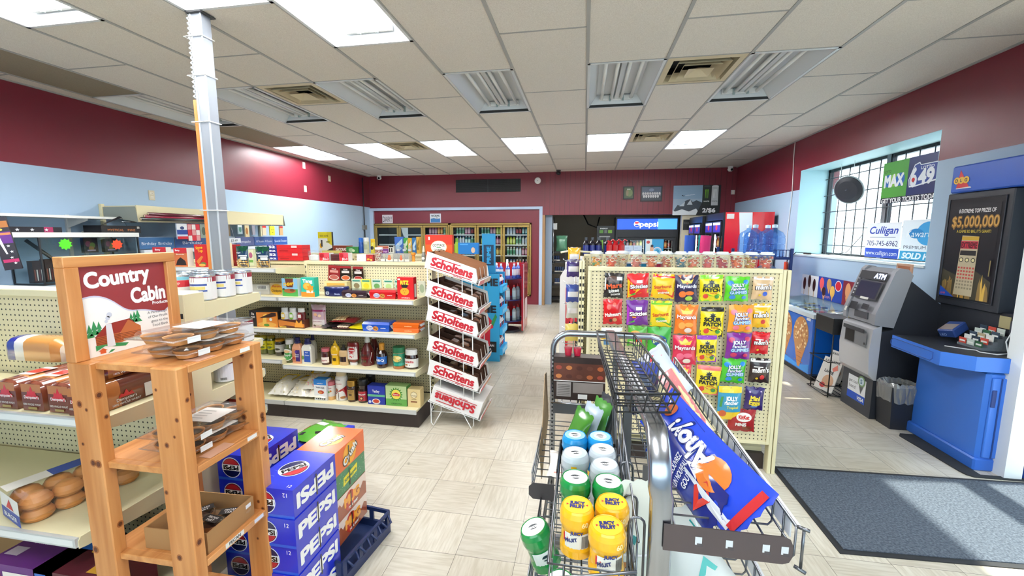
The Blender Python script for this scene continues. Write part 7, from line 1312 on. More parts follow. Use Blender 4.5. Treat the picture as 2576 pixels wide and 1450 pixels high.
# gum cage
t = thing('gum_basket', 'black-sided wire basket holding the gum bottles', 'wire basket', (0, 0, 0)); m = MB(); Zg = .83
for z, r in ((Zg, .0026), (Zg+.055, .0032)): m.tube([(-.064, .845, z), (.122, .845, z), (.122, 1.385, z), (-.066, 1.385, z)], r, CHD, 6, True)
for i in range(7): m.tube([(-.056, .86+i*.08, Zg+.055), (-.056, .86+i*.08, Zg-.002), (.105, .86+i*.08, Zg-.002), (.105, .86+i*.08, Zg+.055)], .0022, CHD, 5)
for i in range(4): m.tube([(-.03+i*.04, .846, Zg+.055), (-.03+i*.04, .846, Zg-.004), (-.03+i*.04, 1.36, Zg-.004), (-.03+i*.04, 1.36, Zg+.055)], .0022, CHD, 5)
m.build('wire_cage', t); m = MB(); m.box(-.069, -.066, 1.20, 1.385, Zg-.02, Zg+.07, M_BLK); m.box(-.066, .12, 1.387, 1.39, Zg-.02, Zg+.07, M_BLK); m.build('black_side', t)
m = MB(); m.tube([(-.066, .83, Zg+.03), (.02, .83, Zg+.05), (.125, .83, Zg+.075)], .0032, CHD, 6); m.build('front_wire', t)
def gum(label, x, y, kind, z=None, rz=0., rot=None, h=.12):
    z = Zg+.002 if z is None else z; C_ = dict(cyan=('1b8fd0', '2aa8e4'), silver=('c3ccd2', 'dfe6ea'), green=('17823c', '1fa04c'), yellow=('f2b41a', 'f8c428'))[kind]; r = .0415
    t = thing('gum_bottle', label, 'gum bottle', (x, y, z), rz)
    if rot: t.rotation_euler = rot
    m = MB(); m.lathe([(0, 0), (r*.9, 0), (r, .004), (r, h*.18), (r*.92, h*.30), (r*.92, h*.56), (r*1.0, h*.66)], G(C_[0]), n=24)
    fn = wrap(0, 0, r*.93, 0, -PI/2)
    if kind == 'yellow':
        m.rect(fn, -.030, h*.22, .030, h*.56, P('e8e4d8'), .001, 8, 1); m.text(fn, 'JUICY', 0, h*.63-.004, .008, P('1c2a6a'), .004, bold=.05)
        for k in range(9): m.rect(fn, .012+k*.0022, h*.26, .0132+k*.0022, h*.52, P('222222'), .0016)
        m.poly(fn, [(-.034, h*.35), (-.02, h*.45), (-.034, h*.55)], P('c8262c'), .0014); m.text(fn, 'FRUIT', -.014, h*.42, .009, P('1c2a6a'), .0018, rot=.3, bold=.05)
    else:
        m.rect(fn, -.026, h*.22, .02, h*.54, P('e6ece8' if kind != 'cyan' else '8ad0f0'), .001, 8, 1); m.disc(fn, .008, h*.40, .010, P('14343c'), .0016, ry=.008); m.text(fn, 'excel', .008, h*.40, .007, P('ffffff'), .0022, bold=.03)
    m.build('bottle_body', t); m = MB(); m.lathe([(r*1.0, h*.64), (r*1.03, h*.70), (r*1.02, h*.86), (r*.93, h*.96), (r*.86, h), (r*.84, h*.985), (0, h*.985)], G(C_[0]), n=24)
    tp_ = flat((0, 0, h*.986), (1, 0, 0), (0, 1, 0))
    if kind == 'yellow':
        m.disc(tp_, 0, 0, r*.8, G('f6c63a'), .0004, n=24); m.text(tp_, 'JUICY', 0, .007, .011, P('1c2260'), .0012, bold=.08, w=.038); m.text(tp_, 'FRUIT', 0, -.007, .011, P('1c2260'), .0012, bold=.08, w=.036); m.poly(tp_, [(-.026, -.004), (-.02, 0), (-.026, .004)], P('c8262c'), .001); m.poly(tp_, [(.026, -.004), (.02, 0), (.026, .004)], P('c8262c'), .001)
        sf = wrap(0, 0, r*1.03, 0, -PI/2); m.text(sf, '60', .02, h*.78, .012, P('fbe8a0'), .001, bold=.04)
    else:
        m.disc(tp_, 0, 0, r*.8, G('8fc8ec' if kind == 'cyan' else 'cfe4ee' if kind == 'silver' else 'f0f2f0'), .0004, n=24); m.disc(tp_, 0, 0, r*.5, G('e6f2f8' if kind != 'green' else 'f6f6f4'), .0007, n=20)
        m.disc(tp_, 0, 0, .014, P('0f1c24'), .001, n=20, ry=.010); m.text(tp_, 'excel', 0, 0, .012, P('fafafa'), .0014, bold=.05, w=.030, rot=.1)
        if kind == 'silver': sf = wrap(0, 0, r*1.03, 0, -PI/2); m.rect(sf, -.022, h*.62, -.006, h*.80, G('f0b81c'), .0012, 4, 1); m.text(sf, '60', -.014, h*.71, .007, P('2a2a2a'), .002)
    m.build('cap', t); return t
for a in [('cyan gum bottle, left one of the far pair', -.017, 1.33, 'cyan'), ('cyan gum bottle, right one of the far pair', .066, 1.335, 'cyan'), ('silver gum bottle with yellow sticker, left column', -.013, 1.215, 'silver'), ('silver gum bottle, farther one of the right column', .07, 1.25, 'silver'), ('silver gum bottle, nearer one of the right column', .073, 1.166, 'silver'),
          ('green gum bottle with white lid label, left column', -.010, 1.085, 'green'), ('green gum bottle with white lid label, right column', .078, 1.081, 'green'), ('yellow gum bottle, left of the near three', -.003, .965, 'yellow'), ('yellow gum bottle, right rear of the near three', .083, .992, 'yellow'), ('yellow gum bottle, nearest to the camera', .066, .903, 'yellow')]:
    gum(*a, rz=RND.uniform(-.3, .3))
gum('green gum bottle lying in the lower left wire basket', -.082, 1.06, 'green', z=.70, rot=(0, -.35, .2)); gum('second green gum bottle low in the left wire basket', -.02, .93, 'green', z=.66, rot=(.1, -.2, 0))
# black wire basket on top
t = thing('black_wire_basket', 'black wire tray basket sitting on top of the chrome rack', 'wire basket', (0, 0, 0)); m = MB()
A, B, C_, D_ = Vector((.053, 1.57, 1.25)), Vector((.186, 1.545, 1.25)), Vector((.222, .965, 1.25)), Vector((.079, .945, 1.25)); dz = Vector((0, 0, -.06)); K = M_BLK
ctr = (A+B+C_+D_)/4; a, b, c, d = [p+dz+(ctr-p)*.12 for p in (A, B, C_, D_)]
m.tube([A, B, C_, D_], .0035, K, 6, True); m.tube([a, b, c, d], .003, K, 6, True); m.tube([A+(a-A)*.5, B+(b-B)*.5, C_+(c-C_)*.5, D_+(d-D_)*.5], .0025, K, 6, True); m.build('rims', t)
for i in range(16):
    s_ = i/15; L_ = A.lerp(D_, s_); R_ = B.lerp(C_, s_); l_ = a.lerp(d, s_); r_ = b.lerp(c, s_); m = MB(); m.tube([L_, l_, r_, R_], .0022, K, 5); m.build('cross_wire', t)
for s_ in (.25, .5, .75): m = MB(); m.tube([B.lerp(A, s_), b.lerp(a, s_), c.lerp(d, s_), C_.lerp(D_, s_)], .0022, K, 5); m.build('long_wire', t)
# goods in the rack
def place_bag(label, base, ops, w, h, t_, foot, up, face, name='snack_bag', cat='snack bag', seed=0, **k):
    """foot = bottom-centre, up = direction of the height, face = outward normal of the printed side"""
    Zv = Vector(up).normalized(); Yv = -(Vector(face)-Zv*Vector(face).dot(Zv)).normalized(); Xv = Yv.cross(Zv)
    M = Matrix((Xv, Yv, Zv)).transposed().to_4x4(); M.translation = Vector(foot)
    o = pouch_mesh(w, h, t_, base, ops, seed=seed, nx=12, ny=18, **k).build(name, None, label, cat); o.matrix_world = M; return o
place_bag('big bright blue snack bag lying along the right wire basket', '1a3fc4', [('p', [(.1, .55), (.9, .5), (.95, .75), (.5, .88), (.1, .8)], '16309c'), ('t', 'Ahoy!', .5, .5, .13, '0f2270', 1.3, PI/2, .08), ('t', 'Ahoy!', .5, .5, .12, 'f4f4fa', 1.24, PI/2, .04), ('d', .5, .26, .3, 'd8752a', .10), ('p', [(.2, .3), (.4, .36), (.3, .42)], 'f0f0f6'), ('r', .04, .05, .2, .4, 'dfe4ee'), ('d', .7, .8, .16, 'a8542a', .05), ('r', .1, .02, .9, .06, 'b8262c')],
          .155, .47, .04, (.385, .93, .985), (-.14, .44, .07), (-.70, -.2, .62), seed=3, name='snack_bag')
place_bag('dark blue lower flap of a cookie bag with white writing in the right basket', '14257c', [('t', 'DECOUVREZ', .5, .55, .06, 'e8ecf6', .7), ('t', 'UN NOUVEAU', .5, .46, .06, 'e8ecf6', .7), ('t', 'GOUT', .5, .37, .06, 'e8ecf6', .4), ('p', [(.1, .2), (.6, .1), (.9, .2), (.6, .28)], 'c8342c')], .12, .32, .012, (.325, .97, .955), (-.13, .36, .06), (-.8, -.3, .25), seed=4)
place_bag('beige and pink snack bag standing behind the blue bag', 'd9cfa0', [('r', .62, 0, 1, 1, 'c87a7e')]+[('r', .1, .3+.035*k, .5, .312+.035*k, '5a5640') for k in range(12)], .17, .36, .035, (.34, 1.30, .965), (-.07, .42, .10), (-.6, -.25, .7), seed=5)
place_bag('white, blue and red snack bag behind the black basket', 'c8d4ec', [('p', [(0, .2), (.5, .5), (1, .3), (1, .6), (.5, .8), (0, .5)], '1e3f9c'), ('p', [(.1, .6), (.6, .8), (.9, .7), (.5, .66)], 'c8262c'), ('t', 'NEW', .4, .4, .08, 'ffffff', .3)], .16, .36, .035, (.36, 1.62, .98), (-.08, .42, .10), (-.6, -.25, .7), seed=6)
place_bag('dark navy snack bag under the black basket', '1a2248', [('t', 'TRUFFLE', .5, .35, .1, 'd8dce8', .7), ('t', 'PATE', .45, .22, .1, 'd8dce8', .4), ('r', .0, .8, 1, 1, '2a3a8a')], .12, .20, .03, (.225, 1.55, .94), (0, .1, 1), (-.1, -1, .2), seed=7)
place_bag('white and teal packet standing between the wire loops', 'e6ece0', [('p', [(0, 0), (1, 0), (1, .30), (0, .36)], '0f6a64'), ('p', [(.3, .5), (.8, .9), (.86, .88), (.4, .46)], '2a8a8a'), ('r', 0, .1, .3, .3, 'b87a4a'), ('r', .05, .36, .95, .38, 'ffffff')], .14, .30, .02, (.155, 1.05, .66), (0, .12, 1), (.25, -.9, .2), seed=8, name='food_packet', cat='food packet')
place_bag('white and teal snack bag in the lower right basket', 'dfe9e6', [('p', [(.1, .3), (.9, .7), (.9, .8), (.1, .45)], '2a9a94'), ('p', [(.2, .1), (.8, .3), (.7, .4)], '6ac8c0')], .2, .34, .03, (.34, .95, .71), (-.3, 1, .1), (-.2, 0, 1), seed=9)
for k, (c, x, ops, who) in enumerate([('3f7a2a', -.05, [('p', [(0, .5), (1, .2), (1, .4), (0, .7)], 'e8e8e0'), ('r', .2, .1, .8, .3, '2a3a5a'), ('r', .3, .3, .6, .4, 'e0e0d8')], 'green and white'), ('b8c8d8', .0, [('p', [(0, 0), (1, .2), (1, .4), (0, .3)], '2a5ab8'), ('r', .2, .5, .8, .7, '8aa8c8')], 'silver and blue'), ('4a8a3a', .05, [('p', [(0, .1), (1, .6), (1, .8), (0, .4)], '9ac8e8')], 'green and pale blue'), ('3a3c42', .09, [('r', .2, .3, .8, .5, '9ab8d0')], 'dark grey')]):
    place_bag(who+' snack bag in the left basket', c, ops, .10, .23, .018, (x-.01, 1.58+.05*k, .705), (.38-.06*k, .1, 1), (-.75, -.65, .1), seed=20+k)
place_bag('orange and white cracker packet lying low in the left basket', 'e8e0d8', [('p', [(.1, .1), (.5, .9), (.7, .9), (.4, .1)], 'd85a3a'), ('r', .7, 0, 1, 1, 'e8b83a')], .2, .16, .02, (-.02, 1.45, .72), (0, 1, .1), (0, 0, 1), seed=30)
a, b = at(1400, 882, y=1.95), at(1520, 985, y=1.95)
m = MB(); X0, X1 = -.128, .11; m.box(X0, X1, 1.90, 1.965, .838, 1.045, P('2a1812')); f = flat(((X0+X1)/2, 1.90, .838), (1, 0, 0), (0, 0, 1)); w, h = X1-X0, .207
m.draw(f, w, h, [('r', 0, .46, 1, .86, '5a2c1c'), ('r', 0, .44, 1, .46, 'd8d4d0'), ('r', .06, .08, .34, .42, 'a39a96'), ('r', .38, .18, .96, .42, '8a7f7a'), ('r', .48, .04, .66, .15, 'e0dcd8')]+[('d', .1+.2*i, .76-.2*j, .06, ['8a3a2a', 'b8703a', '4a2014', '6a3a2a', 'a85a30'][(i+j) % 5], .05) for i in range(5) for j in range(2)]+[('r', .08+.0*i, .12+.04*i, .32, .13+.04*i, '4a4240') for i in range(7)])
m.build('chocolate_box', None, 'dark brown chocolate box back with a chocolate guide, seen through the chrome frame', 'chocolate box')
t = thing('box_rest', 'thin wire ledge under the dark brown chocolate box', 'wire ledge', (0, 0, 0)); m = MB()
for i in range(7): m.rod((X0+.04*i, 1.88, .832), (X0+.04*i, 1.985, .832), .002, M_CHROME, 5)
m.rod((X0-.01, 1.88, .828), (X1+.02, 1.88, .828), .003, M_CHROME); m.rod((X0-.01, 1.978, .828), (X1+.02, 1.978, .828), .003, M_CHROME); m.build('ledge_wires', t)
m = MB(); f = flat((-.155, 1.62, .60), (0.03, 1, 0), (-.08, 0, 1)); m.prism([(0, .0), (.32, .13), (.36, .34), (.30, .35), (.1, .16), (0, .14)], f, .003, mat('9c8468', .8, name='brown_card')); m.rect(f, .1, .10, .12, .12, P('eee'), .0045); m.build('cardboard_sheet', None, 'bent brown card panel hanging on the left side of the chrome rack', 'card panel')
# ================================================================== right wall
t = thing('window_1', 'barred window', 'window', (0, 0, 0)); del t['label'], t['category']; t['kind'] = 'structure'
FR = mat('2c2e33', .4, .5, name='dark_bronze_frame'); WX = XR+.36; m = MB()
for y in (WY0, 5.52, 6.74): m.box(WX, WX+.05, y, y+.045, WZ0, WZ1, FR)
m.box(WX, WX+.05, WY0, WY1, WZ1-.04, WZ1, FR); m.box(WX, WX+.05, WY0, WY1, WZ0, WZ0+.03, FR); m.box(WX-.004, WX+.02, 5.535, 5.60, WZ0, WZ1, mat('8a8e92', .4, .5)); m.build('window_frame', t)
m = MB(); m.box(WX+.02, WX+.024, WY0+.04, 5.52, WZ0+.03, WZ1-.04, GLASS); m.box(WX+.02, WX+.024, 5.565, 6.74, WZ0+.03, WZ1-.04, GLASS); m.build('window_pane', t)
BAR = mat('3c3f46', .5); m = MB()
for k in range(12): m.rod((WX-.03, 4.5+.192*k, WZ0+.01), (WX-.03, 4.5+.192*k, WZ1-.02), .006, BAR, 6)
for k in range(5): m.rod((WX-.03, WY0, 1.46+.23*k), (WX-.03, WY1, 1.46+.23*k), .006, BAR, 6)
m.build('window_bars', t)
# outside ground glimpse and building
m = MB(); m.box(9, 9.4, 0, 14, -.1, 1.2, mat('c9d4d8', .8)); m.build('trim_9')['kind'] = 'structure'
# hanging black mirror, seen from behind
t = thing('convex_mirror', 'round black disc with pale rim hanging in the window', 'round mirror', (3.26, 6.0, 2.165)); t.rotation_euler = (0, 1.25, .5); t.scale = (.58,)*3
m = MB(); m.lathe([(0, -.05), (.2, -.045), (.275, -.02), (.285, 0)], mat('2b2e36', .45), n=32); m.build('back_shell', t); m = MB(); m.lathe([(.285, -.012), (.305, -.008), (.305, .012), (.285, .016)], mat('9aa4a8', .35), n=32); m.lathe([(.285, .01), (.15, .06), (0, .075)], MET('dfe6ea', .05), n=32); m.build('rim', t)
m = MB(); m.rod((-.02, 0, -.02), (-.02, 0, -.1), .012, CHD); m.build('pivot', t)
t = thing('mirror_wire', 'thin white wires from the window head holding the black disc', 'wire', (0, 0, 0)); m = MB()
for y in (5.93, 6.2): m.rod((3.26, y, WZ1-.005), (3.27, y+.02, 2.35), .003, M_WHT, 5)
m.build('wires', t)
def wsign(name, label, x, y1, y0, z0, z1, base, fnops, cat='window sign', th=.006):
    """sign facing -x; y1 = left edge as seen (far), y0 = near edge"""
    m = MB(); m.box(x, x+th, y0, y1, z0, z1, P(base)); f = flat((x, y1, z0), (0, -1, 0), (0, 0, 1)); fnops(m, f, y1-y0, z1-z0); return m.build(name, None, label, cat)
def lotto(m, f, w, h):
    m.rect(f, 0, h*.14, w*.46, h, P('4f9a3c')); m.rect(f, w*.46, h*.14, w, h, P('17265e')); m.rect(f, 0, 0, w, h*.14, P('10142c'), .0008)
    m.text(f, 'GET YOUR TICKETS TODAY', w*.5, h*.07, .05, P('f4f4f4'), .002, w=w*.96, bold=.04); m.text(f, 'LOTTO', w*.09, h*.78, .03, P('1f2f1c'), .001, w=.1); 
    m.disc(f, w*.12, h*.55, .07, P('2a6ab8'), .001); m.disc(f, w*.22, h*.55, .07, P('8ac04a'), .0012); m.disc(f, w*.33, h*.55, .07, P('2a6ab8'), .0014); m.text(f, 'MAX', w*.22, h*.55, .13, P('f4f6f8'), .002, w=w*.36, bold=.06)
    m.poly(f, [(w*.50, h*.32), (w*.48, h*.5), (w*.56, h*.82), (w*.64, h*.86), (w*.66, h*.80), (w*.94, h*.80), (w*.93, h*.40), (w*.6, h*.32)], P('f2f4f8'), .001); m.poly(f, [(w*.51, h*.35), (w*.495, h*.5), (w*.57, h*.80), (w*.635, h*.83), (w*.66, h*.78), (w*.925, h*.78), (w*.915, h*.43), (w*.6, h*.35)], P('1c3a8a'), .0014)
    m.text(f, '6', w*.565, h*.55, .19, P('f4f4f8'), .002, w=w*.11, bold=.05); m.text(f, '49', w*.76, h*.53, .15, P('f4f4f8'), .002, w=w*.25, bold=.05); m.text(f, 'LOTTO', w*.77, h*.72, .03, P('f4f4f8'), .002, w=w*.2, bold=.03); m.disc(f, w*.563, h*.48, .022, P('c8262c'), .0026)
wsign('lottery_sign', 'green and navy lottery tickets sign hanging in the window', WX-.05, 5.56, 4.73, 1.955, 2.41, '17265e', lotto)
def cull(m, f, w, h):
    m.text(f, 'Culligan', w*.5, h*.80, .085, P('1f3fa8'), .001, w=w*.84, bold=.02, shear=.25); m.rect(f, w*.12, h*.58, w*.88, h*.60, P('8a96b0')); m.text(f, '705-745-6962', w*.5, h*.42, .062, P('1c2c6a'), .001, w=w*.92, bold=.01); m.rect(f, 0, 0, w, h*.27, P('2448b4')); m.text(f, 'www.culligan.com', w*.5, h*.14, .05, P('e8f0fa'), .0016, w=w*.92, bold=.01)
wsign('water_sign', 'white and blue water company sign with phone number in the window', WX-.06, 5.72, 5.17, 1.345, 1.74, 'eef4fa', cull)
def kaw(m, f, w, h):
    m.disc(f, w*.30, h*.66, .10, P('1f7fc0'), .001, ry=.05); m.disc(f, w*.55, h*.66, .16, P('3a9ad4'), .0008, ry=.12); m.text(f, 'Kawartha', w*.42, h*.66, .07, P('eef6fc'), .002, w=w*.62, shear=.15); m.text(f, 'PREMIUM ICE', w*.4, h*.32, .035, P('4a5a6a'), .001, w=w*.66); m.rect(f, 0, 0, w, h*.22, P('2f9ac8')); m.text(f, 'SOLD HERE', w*.45, h*.11, .06, P('eaf6fc'), .0016, w=w*.8, bold=.05, shear=.2)
wsign('ice_sign', 'white and blue premium ice sign at the near end of the window', WX-.06, 5.15, 4.5, 1.345, 1.76, 'e6f0f8', kaw)
t = thing('extension_cord', 'white cord running down the right wall from the ceiling', 'cord', (0, 0, 0)); m = MB(); m.tube([(XR-.008, 7.0+.02*math.sin(z*5), z) for z in [2.96-.06*k for k in range(30)]], .006, P('e8e4e2'), 6); m.build('cord', t)
t = thing('power_adapter', 'black adapter and cables lying on the window sill', 'power adapter', (0, 0, 0)); m = MB(); m.box(XR+.03, XR+.07, 6.45, 6.58, WZ0+.005, WZ0+.03, M_BLK); m.build('adapter', t)
m = MB(); m.tube([(XR+.05, 6.58, WZ0+.02), (XR-.01, 6.7, WZ0+.03), (XR-.03, 6.9, 1.22), (XR-.03, 7.0, 1.0), (XR-.03, 6.98, .75)], .006, M_BLK, 6); m.tube([(XR+.05, 6.45, WZ0+.02), (XR+.1, 6.1, WZ0+.02), (XR+.2, 5.9, WZ0+.06), (XR+.3, 5.8, 1.6)], .004, M_BLK, 6); m.build('cables', t)
m = MB(); m.box(XR-.05, XR-.015, 6.9, 6.96, 1.05, 1.2, P('e04a2a'), .01); m.build('orange_tag', None, 'orange plastic tool hanging by the black cables', 'plug')
# ---- fridges along the right wall
def glassfridge(label, x0, x1, y0, y1, h, side, nd=2):
    t = thing('cola_fridge', label, 'fridge', (0, 0, 0)); K = mat('15161a', .35); m = MB()
    m.box(x0+.03, x1, y0, y0+.02, .04, h, side); m.box(x0+.03, x1, y1-.02, y1, .04, h, K); m.box(x1-.02, x1, y0+.02, y1-.02, .04, h, K); m.box(x0+.03, x1-.02, y0+.02, y1-.02, h-.03, h, K); m.box(x0+.03, x1-.02, y0+.02, y1-.02, .04, .25, K)
    m.box(x0, x0+.03, y0, y1, h-.12, h, K); m.box(x0, x0+.03, y0, y1, .04, .25, K); m.box(x0, x0+.03, y0, y0+.04, .25, h-.12, K); m.box(x0, x0+.03, y1-.04, y1, .25, h-.12, K); m.build('cabinet', t)
    w = (y1-y0-.08)/nd
    for k in range(nd):
        a = y0+.04+k*w+.01; b = a+w-.02; q = MB(); q.box(x0-.02, x0, a, b, h-.34, h-.14, K); q.box(x0-.02, x0, a, b, .27, .32, K); q.box(x0-.02, x0, a, a+.04, .32, h-.34, K); q.box(x0-.02, x0, b-.04, b, .32, h-.34, K); f = flat((x0-.02, b, h-.34), (0, -1, 0), (0, 0, 1)); q.rect(f, .03, .02, b-a-.03, .18, mat('3a2a9a', .4, emit=.3)); q.disc(f, (b-a)/2, .1, .05, mat('c02a3a', .4, emit=.3), .001); q.rect(f, .03, .14, b-a-.03, .18, mat('d8dcec', .4, emit=.5), .002); o = q.build('door', t)
        q = MB(); q.box(x0-.012, x0-.008, a+.04, b-.04, .32, h-.34, GLASS); q.build('glass_pane', o)
        for z in (.5, .8, 1.1, 1.38): q = MB(); q.box(x0+.06, x1-.06, a, b, z-.008, z, M_CHROME); q.build('wire_shelf', t)
        q = MB(); q.rod((x0+.04, a+.02, .35), (x0+.04, a+.02, h-.36), .01, mat('ffffff', .5, name='fridge_lamp', emit=5.)); q.build('light_tube', t)
    return t
tt = glassfridge('tall fridge with red side panel and white ribbon stripe', 2.22, 2.98, 7.35, 8.35, 1.965, G('cf1620'))
m = MB(); f = flat((2.25, 7.35, .04), (1, 0, 0), (0, 0, 1)); rib = [(.20, 1.92), (.40, 1.92), (.41, 1.7), (.36, 1.45), (.33, 1.2), (.36, 1.0), (.45, .8), (.42, .78), (.30, .95), (.24, 1.2), (.24, 1.45), (.22, 1.7)]
m.poly(f, rib, P('dfe8ee'), .001); m.rect(f, .02, 1.82, .13, 1.9, P('d8d0cc'), .001); m.disc(f, .55, 1.30, .15, P('d83038'), .0012, r0=.13); m.text(f, 'Cola', .52, 1.3, .1, P('eee4e2'), .0016, w=.3, shear=.3); m.build('side_graphic', tt)
glassfridge('black double-door drinks fridge beside the red one, farther away', 2.17, 2.98, 8.40, 9.38, 1.95, mat('15161a', .35))
q = random.Random(8)
for y0 in (7.45, 8.5):
    for z in (.8, 1.1, 1.38):
        for i in range(11):
            pi = q.choice([1, 1, 2, 6]); dup(protos[pi], (2.30, y0+.02+.078*i, z+.0005), group=protos[pi]['group'].replace('in the coolers', 'in the fridges on the right wall'), label=protos[pi]['label'].replace('on the cooler shelves', 'inside the right-wall fridges'))
m = MB(); m.box(0, .18, -.01, 0, 0, .22, P('1a1a1c')); m.text(flat((0, -.01, 0), (1, 0, 0), (0, 0, 1)), 'COLD', .09, .15, .04, P('7a7c80'), .001); m.build('dark_sign', None, 'small black sign on the wall end beside the black fridge', 'sign', loc=(2.06, YB, 1.70))
# ---- pool noodles
for k, (px, c, who) in enumerate([(1742, '2a5ac0', 'blue'), (1755, 'e0307a', 'hot pink'), (1777, '22a8a4', 'teal')]):
    x = at(px-4, 600, y=5.3).x; t = thing('pool_noodle', who+' foam pool noodle standing beyond the cups', 'pool noodle', (x, 5.24+.11*(k % 2 == 0), 0)); m = MB(); zt_ = 1.60; m.lathe([(.018, 0), (.058, 0), (.058, zt_), (.018, zt_), (.018, zt_-.05)], mat({'blue': '2a5ac0', 'hot pink': 'e0307a', 'teal': '22a8a4'}[who], .7), n=20); m.build('foam_tube', t)
    if k == 1: t.rotation_euler = (0, .06, 0)
t = thing('noodle_bin', 'dark bin holding the foam pool noodles', 'bin', (at(1757, 600, y=5.3).x-.02, 5.33, 0)); m = MB(); m.lathe([(.0, 0), (.22, 0), (.25, .5), (.245, .5), (.215, .01)], mat('2a2c30', .6), n=24); m.build('bin_body', t)
# ---- water jugs on a navy rack
t = thing('jug_rack', 'navy metal rack under the blue water jugs', 'bottle rack', (0, 0, 0)); NB = mat('22346e', .4, .2); X0, X1, Y0, Y1, ZR = 2.02, 2.76, 6.2, 6.85, 1.30
for x in (X0, X1):
    for y in (Y0, Y1): m = MB(); m.box(x-.015, x+.015, y-.015, y+.015, 0, 1.42, NB); m.build('post', t)
for z in (.35, .82, ZR):
    m = MB(); m.box(X0, X1, Y0-.01, Y0+.01, z-.03, z, NB); m.box(X0, X1, Y1-.01, Y1+.01, z-.03, z, NB); m.box(X0-.01, X0+.01, Y0, Y1, z-.03, z, NB); m.box(X1-.01, X1+.01, Y0, Y1, z-.03, z, NB)
    for k in range(9): m.rod((X0+.09*k, Y0, z-.006), (X0+.09*k, Y1, z-.006), .006, NB, 6)
    m.build('shelf', t)
m = MB()
for k in range(5): m.rod((X0+.55+.04*k, Y0, ZR), (X0+.55+.04*k, Y0, ZR+.1), .004, NB, 5)
m.rod((X0+.5, Y0, ZR+.1), (X1, Y0, ZR+.1), .005, NB); m.build('guard_rail', t)
def jug(label, loc, g=None):
    t = thing('water_jug', label, 'water jug', loc, RND.uniform(-.3, .3), g); m = MB(); m.lathe([(0, 0), (.12, 0), (.135, .02), (.135, .07), (.128, .08), (.135, .09), (.135, .16), (.128, .17), (.135, .18), (.135, .25), (.128, .262), (.132, .28), (.11, .33), (.045, .37), (.03, .385), (.03, .42)], JUG, n=24); m.build('jug_body', t)
    m = MB(); m.lathe([(.034, .40), (.034, .44), (0, .445)], P('c8dcf0'), n=14); m.build('cap', t); m = MB(); m.tube([(-.02, -.135, .25), (-.02, -.175, .23), (-.02, -.175, .12), (-.02, -.135, .1)], .011, JUG, 8); m.build('handle', t)
for k, (px, y, who) in enumerate([(1896, 6.35, 'front left'), (1944, 6.35, 'front right with handle showing'), (1880, 6.68, 'rear left'), (1927, 6.68, 'rear middle')]): jug('blue five-gallon water jug on the navy rack, '+who, (at(px, 638, y=y).x, y, ZR+.001))
for k in range(2): jug('blue water jug on the lower shelf of the navy rack, '+['left', 'right'][k], (2.2+.34*k, 6.4, .822))
# ---- chest freezer
t = thing('chest_freezer', 'blue glass-topped ice cream freezer with a nut cone picture', 'freezer', (0, 0, 0)); FB_ = G('1763c8'); X0, X1, Y0, Y1 = 2.47, 3.0, 4.93, 6.15; m = MB()
m.box(X0, X1, Y0, Y1, .06, .70, FB_, .012); m.box(X0+.03, X1, Y0+.03, Y1-.03, .0, .06, M_BLK)
f = flat((X0, Y1, .06), (0, -1, 0), (0, 0, 1)); L_ = Y1-Y0
for (c, r_) in ((L_*.50, .20), (L_*.80, .21)):
    m.poly(f, [(c-r_*.62, .30), (c+r_*.62, .30), (c+r_*.12, .0+.04), (c-r_*.12, .04)], P('c9854a'), .001); m.disc(f, c, .42, r_*.80, P('b98450'), .0014, ry=.20, n=24); q = random.Random(int(c*100))
    for j in range(60):
        a_, b_ = q.uniform(0, 6.28), q.random()**.5; m.disc(f, c+r_*.74*b_*math.cos(a_), .42+.185*b_*math.sin(a_), .014, P(q.choice(['ecd4a4', 'dcb880', 'f4e4c0', '9a6234'])), .0018+.0002*j/60, n=7)
    for j in range(4): m.rect(f, c-r_*.45+.03*j, .1+.05*j, c+r_*.45-.02*j, .106+.05*j, P('8a4c22'), .002)
m.poly(f, [(L_*.3, .02), (L_*.98, .02), (L_*.98, .12), (L_*.8, .06), (L_*.5, .09)], P('3f9aec'), .0008); m.rect(f, L_*.88, .6, L_*.95, .63, P('e8ecf0')); m.rect(f, L_*.1, .5, L_*.3, .62, P('dfe8f4'))
m.build('cabinet', t)
m = MB(); zt0, zt1 = .745, .80; fr_ = P('c9d4da')
m.add([(X0-.01, Y0-.01, .70), (X1, Y0-.01, .70), (X1, Y1+.01, .70), (X0-.01, Y1+.01, .70), (X0-.01, Y0-.01, zt0), (X1, Y0-.01, zt1), (X1, Y1+.01, zt1), (X0-.01, Y1+.01, zt0)], [(0, 3, 2, 1), (0, 1, 5, 4), (1, 2, 6, 5), (2, 3, 7, 6), (3, 0, 4, 7)], fr_)
sl = (zt1-zt0)/(X1-X0+.01); zf = lambda x: zt0+sl*(x-X0+.01)
m.add([(X0-.01, Y0-.01, zf(X0-.01)), (X0+.05, Y0-.01, zf(X0+.05)), (X0+.05, Y1, zf(X0+.05)), (X0-.01, Y1, zf(X0-.01))], [(0, 1, 2, 3)], fr_); m.add([(X0+.05, Y0-.01, zf(X0+.05)), (X1, Y0-.01, zt1), (X1, Y0+.05, zt1), (X0+.05, Y0+.05, zf(X0+.05))], [(0, 1, 2, 3)], fr_); m.build('lid_rim', t)
m = MB(); m.add([(X0+.05, Y0+.05, zf(X0+.05)), (X1, Y0+.05, zt1), (X1, Y1, zt1), (X0+.05, Y1, zf(X0+.05))], [(0, 1, 2, 3)], glass('freezer_glass', (.75, .88, .95), .05, 2.2, .12, lin('9ac0d4'))); m.build('sliding_glass', t)
q = random.Random(2)
